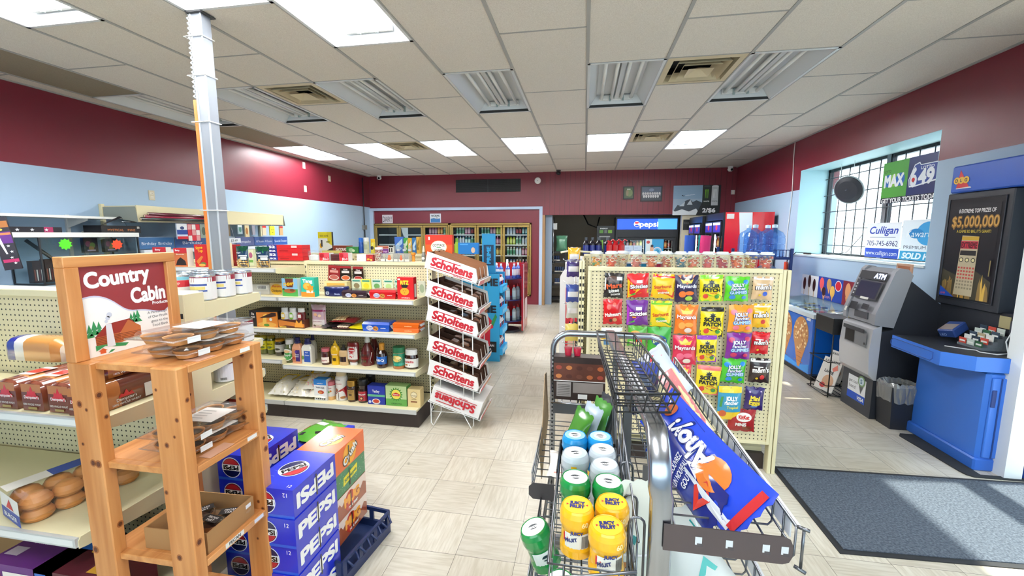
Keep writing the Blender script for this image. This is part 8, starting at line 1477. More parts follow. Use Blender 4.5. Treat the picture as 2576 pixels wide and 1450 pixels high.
for k in range(22):
    c = q.choice([('7a3a2a', 'brown'), ('e8e8ec', 'white'), ('c83a4a', 'red'), ('2a4a9a', 'blue'), ('e8b83a', 'yellow')]); m = MB(); m.box(-.06, .06, -.03, .03, 0, .02, G(c[0]), .006); m.rect(flat((-.05, -.02, .0205), (1, 0, 0), (0, 1, 0)), .01, .01, .09, .03, P('f0f0f0')); m.build('ice_cream_bar', None, 'wrapped ice cream bar under the freezer glass', 'ice cream', 'ice cream bars in the freezer', loc=(X0+.12+.16*(k % 3)+q.uniform(-.02, .02), Y0+.12+.15*(k//3)+q.uniform(-.02, .02), .702), rot=(0, 0, q.uniform(-.5, .5)))
# ice cream pictures standing against the wall behind the freezer
m = MB(); m.box(2.975, 2.985, 5.92, 6.33, .80, 1.07, P('dfe2e4')); f = flat((2.975, 6.33, .80), (0, -1, 0), (0, 0, 1))
for k in range(3): m.disc(f, .08+.12*k, .15+.04*(k == 1), .036, P('1c1410'), .001, ry=.085); m.rect(f, .074+.12*k, .0, .086+.12*k, .07+.04*(k == 1), P('d8b07a'), .0012)
m.build('ice_cream_sign', None, 'white card showing three dark chocolate ice cream bars behind the freezer', 'ice cream sign')
m = MB(); m.box(2.975, 2.985, 5.15, 5.915, .80, 1.08, P('1f3f98')); f = flat((2.975, 5.915, .80), (0, -1, 0), (0, 0, 1))
for a_, b_, r_, c in ((.08, .2, .05, 'e05a5a'), (.24, .2, .05, 'c89a5a'), (.32, .12, .05, 'e8b85a'), (.6, .16, .05, '7a3a2a'), (.14, .1, .04, '3a2018')): m.disc(f, a_, b_, r_, P(c), .001, ry=r_*1.4); m.poly(f, [(a_-.03, b_-.04), (a_+.03, b_-.04), (a_, b_-.12)], P('d8a060'), .0008)
m.disc(f, .43, .2, .065, P('f0f0f0'), .001); m.disc(f, .43, .2, .055, P('c82030'), .0014); m.rect(f, .52, 0, .765, .28, P('7a2430'), .0006); m.disc(f, .62, .17, .05, P('d89a6a'), .0016, ry=.09); m.text(f, 'SCOOPS', .2, .04, .03, P('e8a0a0'), .001); m.build('ice_cream_sign', None, 'blue card of ice cream cones with a round red badge behind the freezer', 'ice cream sign')
# ---- magazine rack
t = thing('magazine_rack', 'black wire magazine rack between the freezer and the cash machine', 'magazine rack', (0, 0, 0)); X0, X1, Y0, Y1 = 2.42, 2.70, 4.46, 4.78; K = M_BLK
for x, y in ((X0, Y0), (X0, Y1), (X1, Y0), (X1, Y1)): m = MB(); m.rod((x, y, 0), (x, y, .74), .006, K); m.build('post', t)
for z in (.02, .12, .36): m = MB(); m.tube([(X0-.03, Y0-.01, z), (X1, Y0-.01, z), (X1, Y1+.01, z), (X0-.03, Y1+.01, z)], .005, K, 6, True); m.build('hoop', t)
for k in range(6): m = MB(); m.rod((X0-.03+.055*k, Y0-.01, .02), (X0-.03+.055*k, Y1+.01, .02), .004, K, 5); m.build('floor_wire', t)
m = MB(); m.box(X0-.02, X0+.16, Y0-.02, Y1-.02, .64, .80, K, .005); m.box(X0+.15, X1+.03, Y0, Y1, .70, .74, K); m.build('top_box', t)
def mag(label, loc, rot, c, ops, w=.21, h=.28, name='magazine', cat='magazine'):
    m = MB(); m.box(-w/2, w/2, 0, .008, 0, h, P(c)); m.draw(flat((0, 0, 0), (1, 0, 0), (0, 0, 1)), w, h, ops); return m.build(name, None, label, cat, loc=loc, rot=rot)
MG = [('t', 'KAWARTHA', .5, .9, .08, '3a3a40', .8), ('d', .6, .3, .3, 'c8a080', .2), ('t', 'Living', .5, .6, .1, '2a2a2a', .5), ('d', .4, .15, .15, 'b83a3a', .08), ('p', [(.6, .7), (.8, .85), (.9, .7), (.7, .62)], 'd87a6a')]
mag('pale lifestyle magazine at the front of the wire rack', (2.435, 4.59, .03), (-.30, 0, -PI/2+.25), 'dcd8d2', MG, .22, .34); mag('second pale magazine behind the front one', (2.52, 4.62, .13), (-.28, 0, -PI/2+.2), 'e2dfda', MG, .22, .30); mag('magazine half hidden beside the cash machine', (2.60, 4.54, .14), (-.25, 0, -PI/2), 'cfcac4', MG, .2, .28)
for k, (c, z) in enumerate([('d8c43a', .70), ('2a3a7a', .78), ('e8e0c8', .82), ('c8b02a', .86)]): mag(['yellow', 'navy', 'cream', 'gold'][k]+' brochure in the top of the magazine rack', (2.60+.04*k, 4.60-.03*k, .745), (-.2, 0, -PI/2-.5), c, [('r', .1, .6, .9, .8, '3a3a3a')], .11, .13+.035*k, 'brochure', 'brochure')
# ---- cash machine
t = thing('cash_machine', 'grey and silver cash machine with a lit sign', 'cash machine', (0, 0, 0)); Y0, Y1 = 3.975, 4.395; W_ = Y1-Y0
GRY = mat('9a9ca3', .35, .2, name='machine_grey'); SIL = mat('d2d3d8', .3, .35, name='machine_silver'); NVY = mat('24272f', .5, name='machine_side'); fs_ = flat((0, Y1, 0), (1, 0, 0), (0, 0, 1))
def body(pts, m_, y0=Y0, y1=Y1, side=None):
    b = MB(); b.prism(pts, flat((0, y1, 0), (1, 0, 0), (0, 0, 1)), y1-y0, side or m_, m_); return b
body([(2.50, 0), (2.50, .42), (2.52, .78), (2.60, .80), (2.70, 1.22), (2.93, 1.03), (2.96, 0)], mat('3a3c42', .45), side=NVY).build('cabinet', t)
body([(2.50, .35), (2.455, .40), (2.44, .60), (2.455, .80), (2.52, .84), (2.52, .35)], SIL, Y0-.002, Y1+.002, SIL).build('front_bulge', t)
con = [(2.455, .84), (2.452, .93), (2.57, 1.30), (2.60, 1.33), (2.66, 1.32), (2.70, 1.27), (2.60, .82)]
for y0, y1 in ((Y0-.012, Y0+.035), (Y1-.035, Y1+.012)): body(con, GRY, y0, y1).build('console_cheek', t)
o_ = Vector((2.462, Y1-.03, .95)); sv = Vector((.105, 0, .345)).normalized(); f = flat(o_, (0, -1, 0), sv); m = MB()
body_in = [(2.47, .84), (2.468, .93), (2.58, 1.29), (2.62, 1.32), (2.66, 1.30), (2.62, .82)]; body(body_in, GRY, Y0+.035, Y1-.035).build('console', t)
w = W_-.06; m.rect(f, .01, .27, w-.01, .345, P('111218'), .018); m.rect(f, .01, .09, w-.01, .262, P('2a2c34'), .018); m.rect(f, .06, .105, w-.03, .25, mat('30364a', .12), .020); m.text(f, 'ATM', w*.78, .308, .045, mat('c8d4ff', .4, emit=1.5), .021, bold=.05, w=.14)
for k in range(4): m.rect(f, .025, .12+.03*k, .045, .133+.03*k, P('d0d2d6'), .021)
m.rect(f, w*.42, .088, w*.72, .108, P('e8e6e0'), .022); m.build('screen', t)
m = MB(); m.rect(f, w*.15, -.02, w*.42, .05, P('1c1d22'), .018); m.rect(f, w*.6, .0, w*.85, .05, P('26272c'), .018); m.rect(f, w*.62, .025, w*.82, .032, P('0a0a0c'), .019); m.rect(f, w*.02, -.05, w*.1, -.01, P('dfe4d8'), .018); m.box(2.46, 2.50, Y0+.1, Y1-.14, .87, .93, mat('4a4c52', .4)); m.build('keypad', t)
m = MB(); m.rect(flat((2.4385, Y1-.04, .6), (0, -1, 0), (0, 0, 1)), .04, .03, w-.02, .17, mat('8d9096', .35, .4), .004); m.rect(flat((2.4385, Y1-.04, .6), (0, -1, 0), (0, 0, 1)), .05, .04, .18, .15, P('0c0c10'), .006); m.rect(flat((2.4385, Y1-.04, .6), (0, -1, 0), (0, 0, 1)), .02, .15, w-.04, .185, mat('3a3c42', .4), .012); m.build('cash_slot', t)
m = MB(Matrix.Translation((2.443, Y0+.06, .66)) @ Matrix.Rotation(-PI/2, 4, 'Y')); m.lathe([(.016, 0), (.016, .008), (0, .01)], MET('5a5c60', .3), n=16); m.build('lock', t)
m = MB(); f = flat((2.4995, Y1-.06, .09), (0, -1, 0), (0, 0, 1)); m.rect(f, .03, .0, .28, .22, P('eef0f2'), .001); m.rect(f, .03, 0, .28, .07, P('1f4fb8'), .002); m.text(f, 'VISA', .22, .035, .035, P('f4f6fa'), .003, bold=.04, shear=.2); m.text(f, 'get cash', .11, .17, .03, P('4a4c50'), .002, w=.13); m.text(f, 'here!', .1, .12, .035, P('3a3c40'), .002); m.disc(f, .22, .20, .05, P('7a9a6a'), .003); m.disc(f, .22, .20, .036, P('cfe0e8'), .004); m.text(f, 'S', .22, .2, .04, P('3a6a8a'), .005, bold=.03); m.poly(f, [(.185, .17), (.255, .17), (.22, .08)], P('5a5c60'), .0028); m.build('sticker', t)
m = MB(); m.box(2.72, 2.73, 4.02, 4.2, 1.24, 1.36, P('c8a088')); m.rect(flat((2.72, 4.2, 1.24), (0, -1, 0), (0, 0, 1)), .02, .02, .16, .1, P('a86a4a')); m.build('photo_card', None, 'small photo card standing on top of the cash machine', 'photo card')
# ---- bin
t = thing('waste_bin', 'black waste bin with a clear liner beside the blue kiosk', 'waste bin', (2.60, 3.87, 0)); K = mat('24262c', .45); m = MB(); h = .36
def taper(mb, w0, d0, w1, d1, z0, z1, mt, top=False):
    vs = [(-w0, -d0, z0), (w0, -d0, z0), (w0, d0, z0), (-w0, d0, z0), (-w1, -d1, z1), (w1, -d1, z1), (w1, d1, z1), (-w1, d1, z1)]; mb.add(vs, [(3, 2, 1, 0), (0, 1, 5, 4), (1, 2, 6, 5), (2, 3, 7, 6), (3, 0, 4, 7)]+([(4, 5, 6, 7)] if top else []), mt)
t.location = (2.615, 3.868, 0); taper(m, .075, .085, .095, .095, 0, h, K); m.build('bin_body', t)
m = MB(); n = 40; vs = []; q = random.Random(6)
for j, (s_, z_) in enumerate(((.9, h-.02), (1.12, h+.03), (1.28, h+.0), (1.2, h-.07), (1.12, h-.13))):
    for i in range(n):
        a_ = 2*PI*i/n; k_ = 1/max(abs(math.cos(a_)), abs(math.sin(a_)))*.8+.2*1.1; rr_ = .088*s_*min(k_, 1.18)*(1+.05*q.uniform(-1, 1)); vs.append((rr_*math.cos(a_), rr_*math.sin(a_)*1.05, z_+q.uniform(-.008, .008)))
m.add(vs, [(j*n+i, j*n+(i+1) % n, (j+1)*n+(i+1) % n, (j+1)*n+i) for j in range(4) for i in range(n)], LINER); m.build('liner', t)
m = MB(); m.box(-.03, .06, -.02, .03, h-.05, h+.06, P('c89888'), .01); m.box(-.05, .0, -.05, .04, h-.05, h+.02, P('b8a090'), .01); m.build('crumpled_paper', t, rot=(.2, .3, .2))
# ---- lottery kiosk
t = thing('lottery_kiosk', 'blue and black lottery play stand against the right wall', 'lottery stand', (0, 0, 0)); BLU = mat('3c78dc', .32, name='kiosk_blue'); BKT = mat('23262e', .45, name='kiosk_dark')
top_ = [(2.47, 3.30), (2.49, 3.80), (3.02, 3.80), (3.02, 3.19), (2.78, 3.17), (2.60, 3.19)]; zz = flat((0, 0, .70), (1, 0, 0), (0, 1, 0)); m = MB(); m.prism(top_[::-1], zz, .10, BKT, BLU); f = flat((2.4698, 3.80, .70), (-.02, -.5, 0), (0, 0, 1))
m.tube([f(.05, .02, .004), f(.45, .02, .004), f(.47, .04, .004), f(.47, .085, .004), f(.05, .085, .004), f(.03, .06, .004), f(.03, .04, .004)], .003, mat('1f4a9c', .4), 5, True); m.build('counter', t)
m = MB(); m.box(2.68, 3.02, 3.19, 3.79, .06, .70, BLU, .02); m.box(2.66, 3.02, 3.18, 3.80, 0, .09, mat('366ed0', .4), .01); m.build('cabinet', t)
m = MB(); m.box(2.70, 2.78, 3.175, 3.19, .1, .66, BLU, .004); m.box(2.744, 2.752, 3.172, 3.176, .1, .66, mat('173a80', .4)); m.box(2.70, 2.73, 3.170, 3.178, .46, .58, P('15347a'), .004); m.build('cabinet_door', t)
m = MB(); m.box(2.93, 3.04, 3.22, 3.98, .80, 1.06, BKT); m.build('back_panel', t)
FX = 2.90; m = MB(); m.box(FX, 3.04, 3.46, 4.0, 1.05, 1.93, BKT, .006); f = flat((FX, 4.0, 1.05), (0, -1, 0), (0, 0, 1)); w, h = .54, .88
m.rect(f, .03, .05, w-.04, h-.04, mat('15171c', .3), .003); m.tube([f(.035, .055, .005), f(w-.045, .055, .005), f(w-.045, h-.045, .005), f(.035, h-.045, .005)], .003, mat('3a3f4a', .3), 5, True); m.build('poster_frame', t)
m = MB(); pf = flat((FX-.004, 3.955, 1.12), (0, -1, 0), (0, 0, 1)); w, h = .42, .72; m.rect(pf, 0, 0, w, h, mat('121319', .35), .0005)
m.text(pf, '8 EXTREME TOP PRIZES OF', w*.56, h*.93, .030, P('e8e6e4'), .0015, w=w*.72, bold=.03); m.text(pf, '$5,000,000', w*.54, h*.82, .085, P('8a6428'), .0015, w=w*.94, bold=.06); m.text(pf, '$5,000,000', w*.54, h*.822, .080, P('d0a050'), .002, w=w*.92, bold=.0); m.text(pf, "A GAME SO BIG, IT'S GIANT!", w*.54, h*.715, .022, P('c8b040'), .0015, w=w*.68, bold=.03)
m.poly(pf, [(0, 0), (w, 0), (w, h*.2), (w*.7, h*.3), (w*.3, h*.24), (0, h*.3)], P('3a3626'), .001); q = random.Random(5)
for j in range(26): a_ = q.uniform(.02, w-.02); m.poly(pf, [(a_-.016, .0), (a_+.016, 0), (a_+.012, q.uniform(.05, .15)), (a_, q.uniform(.1, .2)), (a_-.012, q.uniform(.05, .12))], P(q.choice(['b8893a', 'd8b050', '6a5030', '8a7040'])), .0013+.00003*j)
m.poly(pf, [(w*.30, h*.03), (w*.68, h*.03), (w*.68, h*.66), (w*.34, h*.67)], P('b8ac90'), .0024); m.rect(pf, w*.34, h*.62, w*.68, h*.66, P('c8a030'), .003); m.rect(pf, w*.335, h*.53, w*.675, h*.61, P('c0223a'), .003); m.text(pf, 'EXTREME', w*.505, h*.57, .045, P('5a0c1c'), .0036, w=w*.32, bold=.05); m.rect(pf, w*.34, h*.46, w*.66, h*.51, P('1c1a1c'), .003)
for j in range(3): m.disc(pf, w*(.38+.12*j), h*.41, .018, P('2a2a22'), .003); m.disc(pf, w*(.38+.12*j), h*.41, .012, P('d8d0a0'), .0034)
for r_ in range(7):
    for c_ in range(6): m.rect(pf, w*(.335+.058*c_), h*(.10+.036*r_), w*(.335+.058*c_)+.016, h*(.10+.036*r_)+.014, P('b84a40' if r_ > 2 else '8a806a'), .003)
m.poly(pf, [(0, 0), (w*.32, 0), (0, h*.11)], P('1f4fb8'), .0036); m.text(pf, '6/49', w*.08, h*.03, .018, P('e85a5a'), .0042); m.rect(pf, w*.95, h*.26, w*.97, h*.42, MET('d8d090', .3), .006); m.build('poster', t)
m = MB(); m.box(2.895, 3.04, 3.30, 3.985, 1.935, 2.145, mat('2a5cc0', .35, name='kiosk_header'), .01); f = flat((2.895, 3.985, 1.935), (0, -1, 0), (0, 0, 1)); m.poly(f, [(.055, .035), (.17, .035), (.08, .175)], P('c8202c'), .001); m.poly(f, [(.055, .03), (.19, .03), (.18, .04), (.055, .036)], P('e8e4e4'), .0012)
for j, c in enumerate('OLG'): m.disc(f, .055+.042*j, .095, .027, P('f0c040'), .002+.0005*j); m.text(f, c, .055+.042*j, .095, .026, P('2a2a30'), .0045, bold=.03)
m.build('header', t)
M_ = Matrix.Translation((2.80, 3.66, .87)) @ Matrix.Rotation(-.5, 4, 'Y') @ Matrix.Rotation(.35, 4, 'Z'); m = MB(M_); m.box(-.06, .08, -.055, .055, -.02, .05, mat('27407e', .4), .008); m.rect(flat((-.05, .045, .0502), (0, -1, 0), (1, 0, 0)), 0, .0, .09, .08, mat('8a7a78', .3), .001); m.text(flat((-.0602, .04, -.01), (0, -1, 0), (0, 0, 1)), 'LED', .02, .02, .02, P('a8c0f0'), .001); m.build('ticket_checker', t)
m = MB(); m.box(2.86, 2.94, 3.68, 3.72, .80, .88, BKT); m.build('checker_stand', t)
m = MB(); m.box(2.90, 2.93, 3.30, 3.36, .92, 1.02, mat('3a3f48', .4), .004); m.build('pen_holder', t); m = MB(); m.tube([(2.895, 3.33, .95), (2.86, 3.32, .88), (2.84, 3.27, .81), (2.76, 3.25, .806), (2.70, 3.30, .806), (2.72, 3.35, .806), (2.68, 3.37, .806)], .004, P('e4e8ec'), 6); m.rod((2.68, 3.37, .806), (2.60, 3.45, .806), .004, P('dfe4e8')); m.build('pen_cord', t)
t2 = thing('ticket_tray', 'stepped clear tray of lottery slips on the kiosk counter', 'slip tray', (0, 0, 0)); m = MB()
for k in range(5): m.box(2.76+.03*k, 2.79+.03*k, 3.36, 3.56, .801, .82+.022*k, glass('tray_plastic', (.8, .85, .88), .1, 1.2, .25, (.5, .55, .6)) if k == 0 else m.mats[0])
m.build('tray_body', t2)
q = random.Random(9)
for k in range(5):
    for j in range(3):
        c = ['2a5a3a', 'c8d4cc', 'c84a3a', '2a3a4a', 'e0e4e0', 'b8a888', '3a4a5a'][(k*2+j) % 7]; m = MB(); m.box(2.762+.03*k, 2.766+.03*k, 3.365+.065*j, 3.42+.065*j, .82+.022*k, .86+.024*k, P(c)); m.rect(flat((2.762+.03*k, 3.42+.065*j, .82+.022*k), (0, -1, 0), (0, 0, 1)), .006, .012, .05, .024, P('e8ece8')); m.build('lottery_slip', None, 'lottery selection slip standing in the stepped tray on the kiosk', 'lottery slip', 'lottery slips in the kiosk tray')
m = MB(); m.box(2.92, 2.925, 3.38, 3.46, .955, 1.04, P('a8a078')); m.build('lottery_card', None, 'olive card behind the lottery slips', 'card')
# ---- mats
def matm(nm, c1, c2):
    m, n, l, b = nodes_mat(nm); tc = n.new('ShaderNodeTexCoord'); l.new(noise_mix(n, l, c1, c2, 90, .35, .65, tc.outputs['Object'], 6), b.inputs['Base Color']); b.inputs['Roughness'].default_value = .95
    nz = n.new('ShaderNodeTexNoise'); nz.inputs['Scale'].default_value = 160; l.new(tc.outputs['Object'], nz.inputs['Vector']); bp = n.new('ShaderNodeBump'); bp.inputs['Distance'].default_value = .006; bp.inputs['Strength'].default_value = .8; l.new(nz.outputs[0], bp.inputs['Height']); l.new(bp.outputs[0], b.inputs['Normal']); return m
t = thing('floor_mat', 'large charcoal entrance mat at the lower right', 'floor mat', (0, 0, 0)); m = MB(); pl = [(1.315, 2.185), (2.9, 2.26), (2.9, 3.07), (1.315, 3.0)]; zz = flat((0, 0, 0), (1, 0, 0), (0, 1, 0)); m.prism(pl, zz, .006, mat('1e2024', .7)); m.build('rubber_edge', t)
m = MB(); m.prism([(1.345, 2.215), (2.88, 2.29), (2.88, 3.045), (1.345, 2.97)], zz, .011, matm('mat_pile', '3a424e', '5c6672')); m.build('pile', t)
m = MB(); m.prism([(2.56, 3.16), (2.53, 3.66), (2.56, 3.70), (2.66, 3.70), (2.66, 3.12), (2.9, 3.12), (2.9, 3.085), (2.6, 3.085), (2.57, 3.11)][::-1], zz, .008, mat('25282c', .8)); m.build('floor_mat', None, 'black rubber mat along the front of the lottery kiosk', 'floor mat')
# ================================================================== left wall: fireworks shelves, showcase, card rack
STN = mat('dfe0de', .4)
def wshelf(label, y0, y1, z, dep, front=.04):
    t = thing('wall_shelf', label, 'wall shelf', (0, 0, 0)); m = MB(); m.box(XL+.02, XL+dep, y0, y1, z-.02, z, STN); m.build('board', t); m = MB(); m.box(XL+dep, XL+dep+.012, y0, y1, z-front, z+.003, P('f2f2ee')); m.build('price_rail', t)
    for y in (y0+.2, y1-.25): m = MB(); m.box(XL, XL+.02, y-.015, y+.015, z-.5, z+.02, STN); m.prism([(0, 0), (dep-.04, 0), (dep-.04, -.02), (0, -.09)], flat((XL+.02, y, z-.02), (1, 0, 0), (0, 0, 1)), .003, STN); m.build('bracket', t)
wshelf('upper white wall shelf, empty, at the far left', 1.9, 3.64, 1.785, .28, .02); wshelf('lower white wall shelf holding firework boxes at the far left', 2.0, 3.77, 1.625, .36)
PUR, STR = '3a1c5a', [('s', .45, .6, .09, 5, 'f0f0f4', .4), ('s', .72, .35, .07, 5, 'f0f0f4', .4)]
carton('firework_box', 'long dark firework box with white stars on the lower wall shelf', 'firework box', (-4.8, 2.72, 1.626), .82, .09, .05, '16141e', [('r', .0, 0, .45, 1, '4a2030'), ('r', .84, 0, .92, 1, 'a02a5a')]+[('s', .5+.12*k, .5, .02, 5, 'f0f0f4', .4) for k in range(4)]+[('d', .2, .5, .02, 'c8a04a', .3)], rz=PI/2)
carton('firework_box', 'open black firework carton with orange lettering at the end of the wall shelf', 'firework box', (-4.87, 3.645, 1.626), .38, .22, .075, '141216', [('t', 'MYSTICAL', .35, .4, .3, 'b8703a', .4), ('t', 'FIRE', .75, .4, .3, 'b8703a', .2), ('r', .9, .6, .97, .9, 'e8e6e0')], rz=PI/2, sides=[('t', 'fire', .5, .5, .3, '9a5a3a', .5)])
m = MB(); m.prism([(0, 0), (.2, .10), (.22, .09), (.24, .0), (.22, .085), (.0, -.005)], flat((-4.76, 3.455, 1.702), (0, 1, 0), (-.3, 0, 1)), .003, P('1c1a20')); m.build('carton_flap', None, 'raised black flap of the open firework carton', 'carton flap')
for k, (y, z0, z1, lb) in enumerate([(2.545, 1.34, 1.745, 'tall purple and black star-printed firework pack hanging at the left edge')]):
    o = carton('firework_pack', lb, 'firework pack', (-4.38, y, z0), .09, .05, z1-z0, '1a1424', [('r', 0, .5, 1, .72, '5a1c7a'), ('r', 0, .80, 1, .92, 'a0622a'), ('p', [(.1, .66), (.4, .3), (.5, .3), (.25, .8)], 'e8e4f0'), ('r', .1, .14, 1, .2, 'a81c5a'), ('r', .2, .66, 1, .7, 'd87a4a'), ('d', .5, .76, .12, 'e8c84a', .02)]+[('s', .65+.1*(i % 2), .45-.11*i, .12, 5, 'f0f0f4', .4) for i in range(4)], rz=.9, rot=(0, -.12, .9)); 
    q = MB(); q.rod((0, 0, z1-z0), (0, 0, z1-z0+.05), .003, M_CHROME); q.rod((0, 0, z1-z0+.05), (-.68, 0, z1-z0+.05), .004, M_CHROME); q.build('hang_hook', o)
t = thing('glass_showcase', 'glass showcase of firework packs under the wall shelf', 'showcase', (0, 0, 0)); K = mat('2a2c30', .4); X0, X1, Y0, Y1, Z0_, Z1_ = -5.06, -4.72, 2.93, 3.76, 1.165, 1.585; m = MB()
for x in (X0, X1):
    for y in (Y0, Y1): m.box(x-.006, x+.006, y-.006, y+.006, Z0_, Z1_, K)
for z in (Z0_, Z1_): m.box(X0, X1, Y0-.006, Y0+.006, z-.006, z+.006, K); m.box(X0, X1, Y1-.006, Y1+.006, z-.006, z+.006, K); m.box(X1-.006, X1+.006, Y0, Y1, z-.006, z+.006, K)
m.build('frame', t); m = MB(); m.box(X1, X1+.004, Y0, Y1, Z0_, Z1_, GLASS); m.build('front_glass', t); m = MB(); m.box(X0, X1, Y0, Y0+.004, Z0_, Z1_, GLASS); m.build('side_glass', t)
m = MB(); m.box(X0-.01, X1+.01, Y0-.9, 3.69, 0, Z0_-.008, P('8fa2b2')); m.build('cabinet', t)
for y, z, n_, c, lb in ((3.115, 1.52, 10, '5ae02a', 'green'), (3.55, 1.507, 9, 'f2502a', 'orange')): m = MB(); m.draw(flat((X1+.0045, y, z-.05), (0, 1, 0), (0, 0, 1)), .1, .1, [('s', .5, .5, .55, n_, c, .75)]); m.build('price_star', t, label=lb+' star price sticker')
for k, (y0, y1, z0, z1, c) in enumerate([(3.36, 3.48, 1.43, 1.575, '2a2430'), (3.54, 3.66, 1.43, 1.57, '1c2028')]): carton('firework_pack', ['left', 'right'][k]+' colourful dark firework pack hanging in the glass showcase', 'firework pack', (-4.88, (y0+y1)/2, z0), y1-y0, .04, z1-z0, c, [('d', .3, .6, .2, '7a3a5a', .2), ('d', .6, .5, .2, '5a7a3a', .2), ('d', .5, .3, .2, '8a6a3a', .15), ('r', .2, .1, .8, .2, 'a89ab8')], rz=PI/2)
for k in range(3): carton('firework_pack', ['nearest', 'middle', 'farthest'][k]+' low firework pack standing behind the showcase glass', 'firework pack', (-4.88, 2.96+.09*k+.02, 1.174), .08, .06, .2+.01*k, '2e1a1c', [('r', .1+.2*j, .1, .2+.2*j, .6, ['8a4a3a', 'e0dcd8', '6a2a2a', 'e0dcd8'][j]) for j in range(4)], rz=PI/2)
m = MB(); m.rod((-4.9, 2.95, 1.56), (-4.8, 3.2, 1.25), .015, K); m.build('firework_tube', None, 'long dark firework tube leaning diagonally in the showcase', 'firework tube')
# cream wall unit with canopy
t = thing('wall_shelving', 'cream wall unit with a tapered canopy, hung with party goods and cards', 'wall shelving', (0, 0, 0)); ys = (3.70, 4.83, 5.90)
for a, b in zip(ys, ys[1:]):
    m = MB(); m.prism([(a+.01, 1.74), (b-.015, 1.755), (b-.015, 1.91), (a+.01, 1.915)], flat((-4.64, 0, 0), (0, 1, 0), (0, 0, 1)), .012, M_CREAM); m.box(XL+.02, -4.64, a+.01, b-.015, 1.895, 1.91, M_CREAM); m.build('canopy', t)
    m = MB(); m.rod((-4.66, a+.02, 1.745), (-4.66, b-.02, 1.75), .008, M_CHROME); m.rod((-4.85, a+.02, 1.745), (-4.85, b-.02, 1.75), .008, M_CHROME); m.build('hang_rail', t)
    m = MB(); m.box(XL+.045, -4.81, a+.02, b-.02, .4, .43, M_CREAM); m.box(XL+.045, -4.82, a+.02, b-.02, 0, .4, M_DARK); m.build('base_deck', t)
for y in ys: m = MB(); m.box(XL+.005, XL+.04, y-.015, y+.015, 0, 1.93, M_CREAM); m.prism([(0, 0), (.42, .0), (.44, -.16), (.0, -.10)], flat((XL+.03, y, 1.90), (1, 0, 0), (0, 0, 1)), .004, mat('8a8f86', .5)); m.build('upright', t)
for k, (dz, c, lb) in enumerate([(0, '2a2a2c', 'black'), (.028, '8a1c3a', 'dark red'), (.055, '5a1c2c', 'maroon'), (.02, '2a5a5a', 'teal and silver')]):
    t = thing('wrapping_roll', lb+' wrapping paper roll lying under the canopy', 'wrapping paper', (-4.60+.012*k-.03*(k == 3), 3.72+.03*k, 1.772+dz)); m = MB(); m.rod((0, 0, 0), (0, .92, 0), .017, G(c), 12); m.build('roll', t); m = MB(); m.rod((0, -.004, 0), (0, 0, 0), .012, P('c8b49a'), 10); m.build('core', t)
HG = [(4.19, .13, .18, 'c8d4e8', [('r', 0, .6, 1, 1, 'e8ecf0'), ('r', 0, .3, 1, .6, '1f3f8a'), ('r', 0, 0, 1, .18, 'c01c2c'), ('d', .5, .72, .2, '2a3a6a', .1)], 'red, white and blue balloon pack'), (4.34, .16, .20, 'b02a3c', [('r', .0+.33*(k % 3), .0+.33*(k//3), .3+.33*(k % 3), .3+.33*(k//3), ['e8e0dc', 'c8283a', 'd89a9a'][(k+k//3) % 3]) for k in range(9)], 'red and white check napkin pack'), (4.47, .09, .17, '8a968a', [('d', .5, .5, .3, '4a564a', .3)], 'grey green pack'), (4.84, .05, .15, '6a5a42', [], 'brown bottle-shaped pack'),
      (5.03, .07, .12, '9ab0b8', [('d', .5, .5, .3, '4a7a6a', .3), ('r', 0, .8, 1, 1, 'e4ecee')], 'small clear and green pack'), (5.15, .07, .16, 'd8c8a0', [('d', .4, .5, .3, 'a8703a', .3)], 'tan toy pack'), (5.27, .05, .13, '9a9aa8', [], 'grey pack'), (5.47, .07, .14, 'e8d8b8', [('r', 0, .8, 1, 1, 'c8302c')], 'cream pack with red top'), (5.63, .10, .14, 'e0e040', [('d', .35, .6, .06, '2a2a2a', .05), ('d', .65, .6, .06, '2a2a2a', .05), ('p', [(.25, .4), (.5, .3), (.75, .4), (.5, .25)], '2a2a2a')], 'yellow smiling pack'), (5.82, .07, .14, 'd8b080', [('r', 0, .8, 1, 1, 'b8302c')], 'orange pack with red top')]
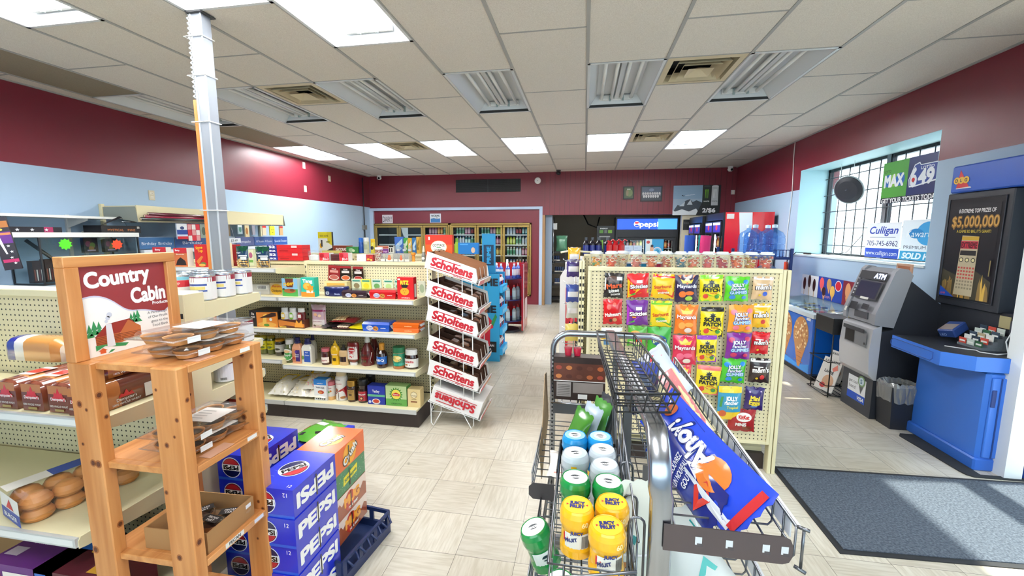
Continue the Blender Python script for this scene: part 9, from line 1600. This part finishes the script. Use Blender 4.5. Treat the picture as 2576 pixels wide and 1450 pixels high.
for y, w, h, c, ops, lb in HG:
    o = carton('hanging_pack', lb+' hanging from the wall unit rail', 'hanging pack', (-4.63, y, 1.735-h), w, .015, h, c, ops, rz=PI/2); q = MB(); q.rod((0, 0, h), (0, 0, h+.018), .002, M_CHROME, 5); q.build('hang_hook', o)
t = thing('card_rack', 'greeting card rack with blue header boards under the hanging packs', 'card rack', (0, 0, 0))
for k, (y0, y1, words, c) in enumerate([(3.80, 4.20, ('Birthday', 'Birthday'), '3a6a9c'), (4.22, 4.66, ('Birthday', ''), '3f5f96'), (5.10, 5.42, ('Sympathy', ''), '5f6a96'), (5.43, 5.80, ('All Occasion', 'All Occasion'), '4a66a0'), (5.81, 6.12, ('Special', 'Occasion'), '2f5498')]):
    m = MB(); m.box(-4.775, -4.765, y0, y1, 1.45, 1.575, P(c)); f = flat((-4.765, y0, 1.45), (0, 1, 0), (0, 0, 1)); n_ = 2 if words[1] else 1
    for j in range(n_): m.text(f, words[j], (y1-y0)*(.28+.46*j if n_ > 1 else .5), .06, .034, P('e6ecf4'), .001, w=(y1-y0)*(.4 if n_ > 1 else .6))
    m.build('header_board', t)
m = MB(); m.box(-4.79, -4.70, 3.80, 6.12, 1.40, 1.44, P('dfe6ee')); m.box(-4.80, -4.79, 3.80, 6.12, .8, 1.58, P('b8c8da')); m.build('card_ledge', t)
for k in range(10): m = MB(); m.box(-4.74, -4.73, 3.84+.21*k, 3.98+.21*k, 1.22, 1.40, P(['d8e0ea', 'e8c8c8', 'c8dcc8', 'e8e0b8'][k % 4])); m.build('greeting_card', t)
m = MB(); m.box(-4.80, -4.6, 3.8, 6.1, 0, .8, P('a8b4c4')); m.build('stand', t)
m = MB(); f = flat((-4.60, 4.83, 1.51), (0, 1, 0), (0, 0, 1)); m.box(-4.604, -4.60, 4.80, 5.0, 1.50, 1.56, P('dfe6ec')); m.text(f, '$3.49', .06, .02, .035, P('1a1a1e'), .0008, shear=.2); m.rod((-4.602, 4.9, 1.56), (-4.65, 4.9, 1.745), .0015, M_CHROME); m.build('price_sign', None, 'handwritten price sign beside the support post on the wall unit', 'price sign')
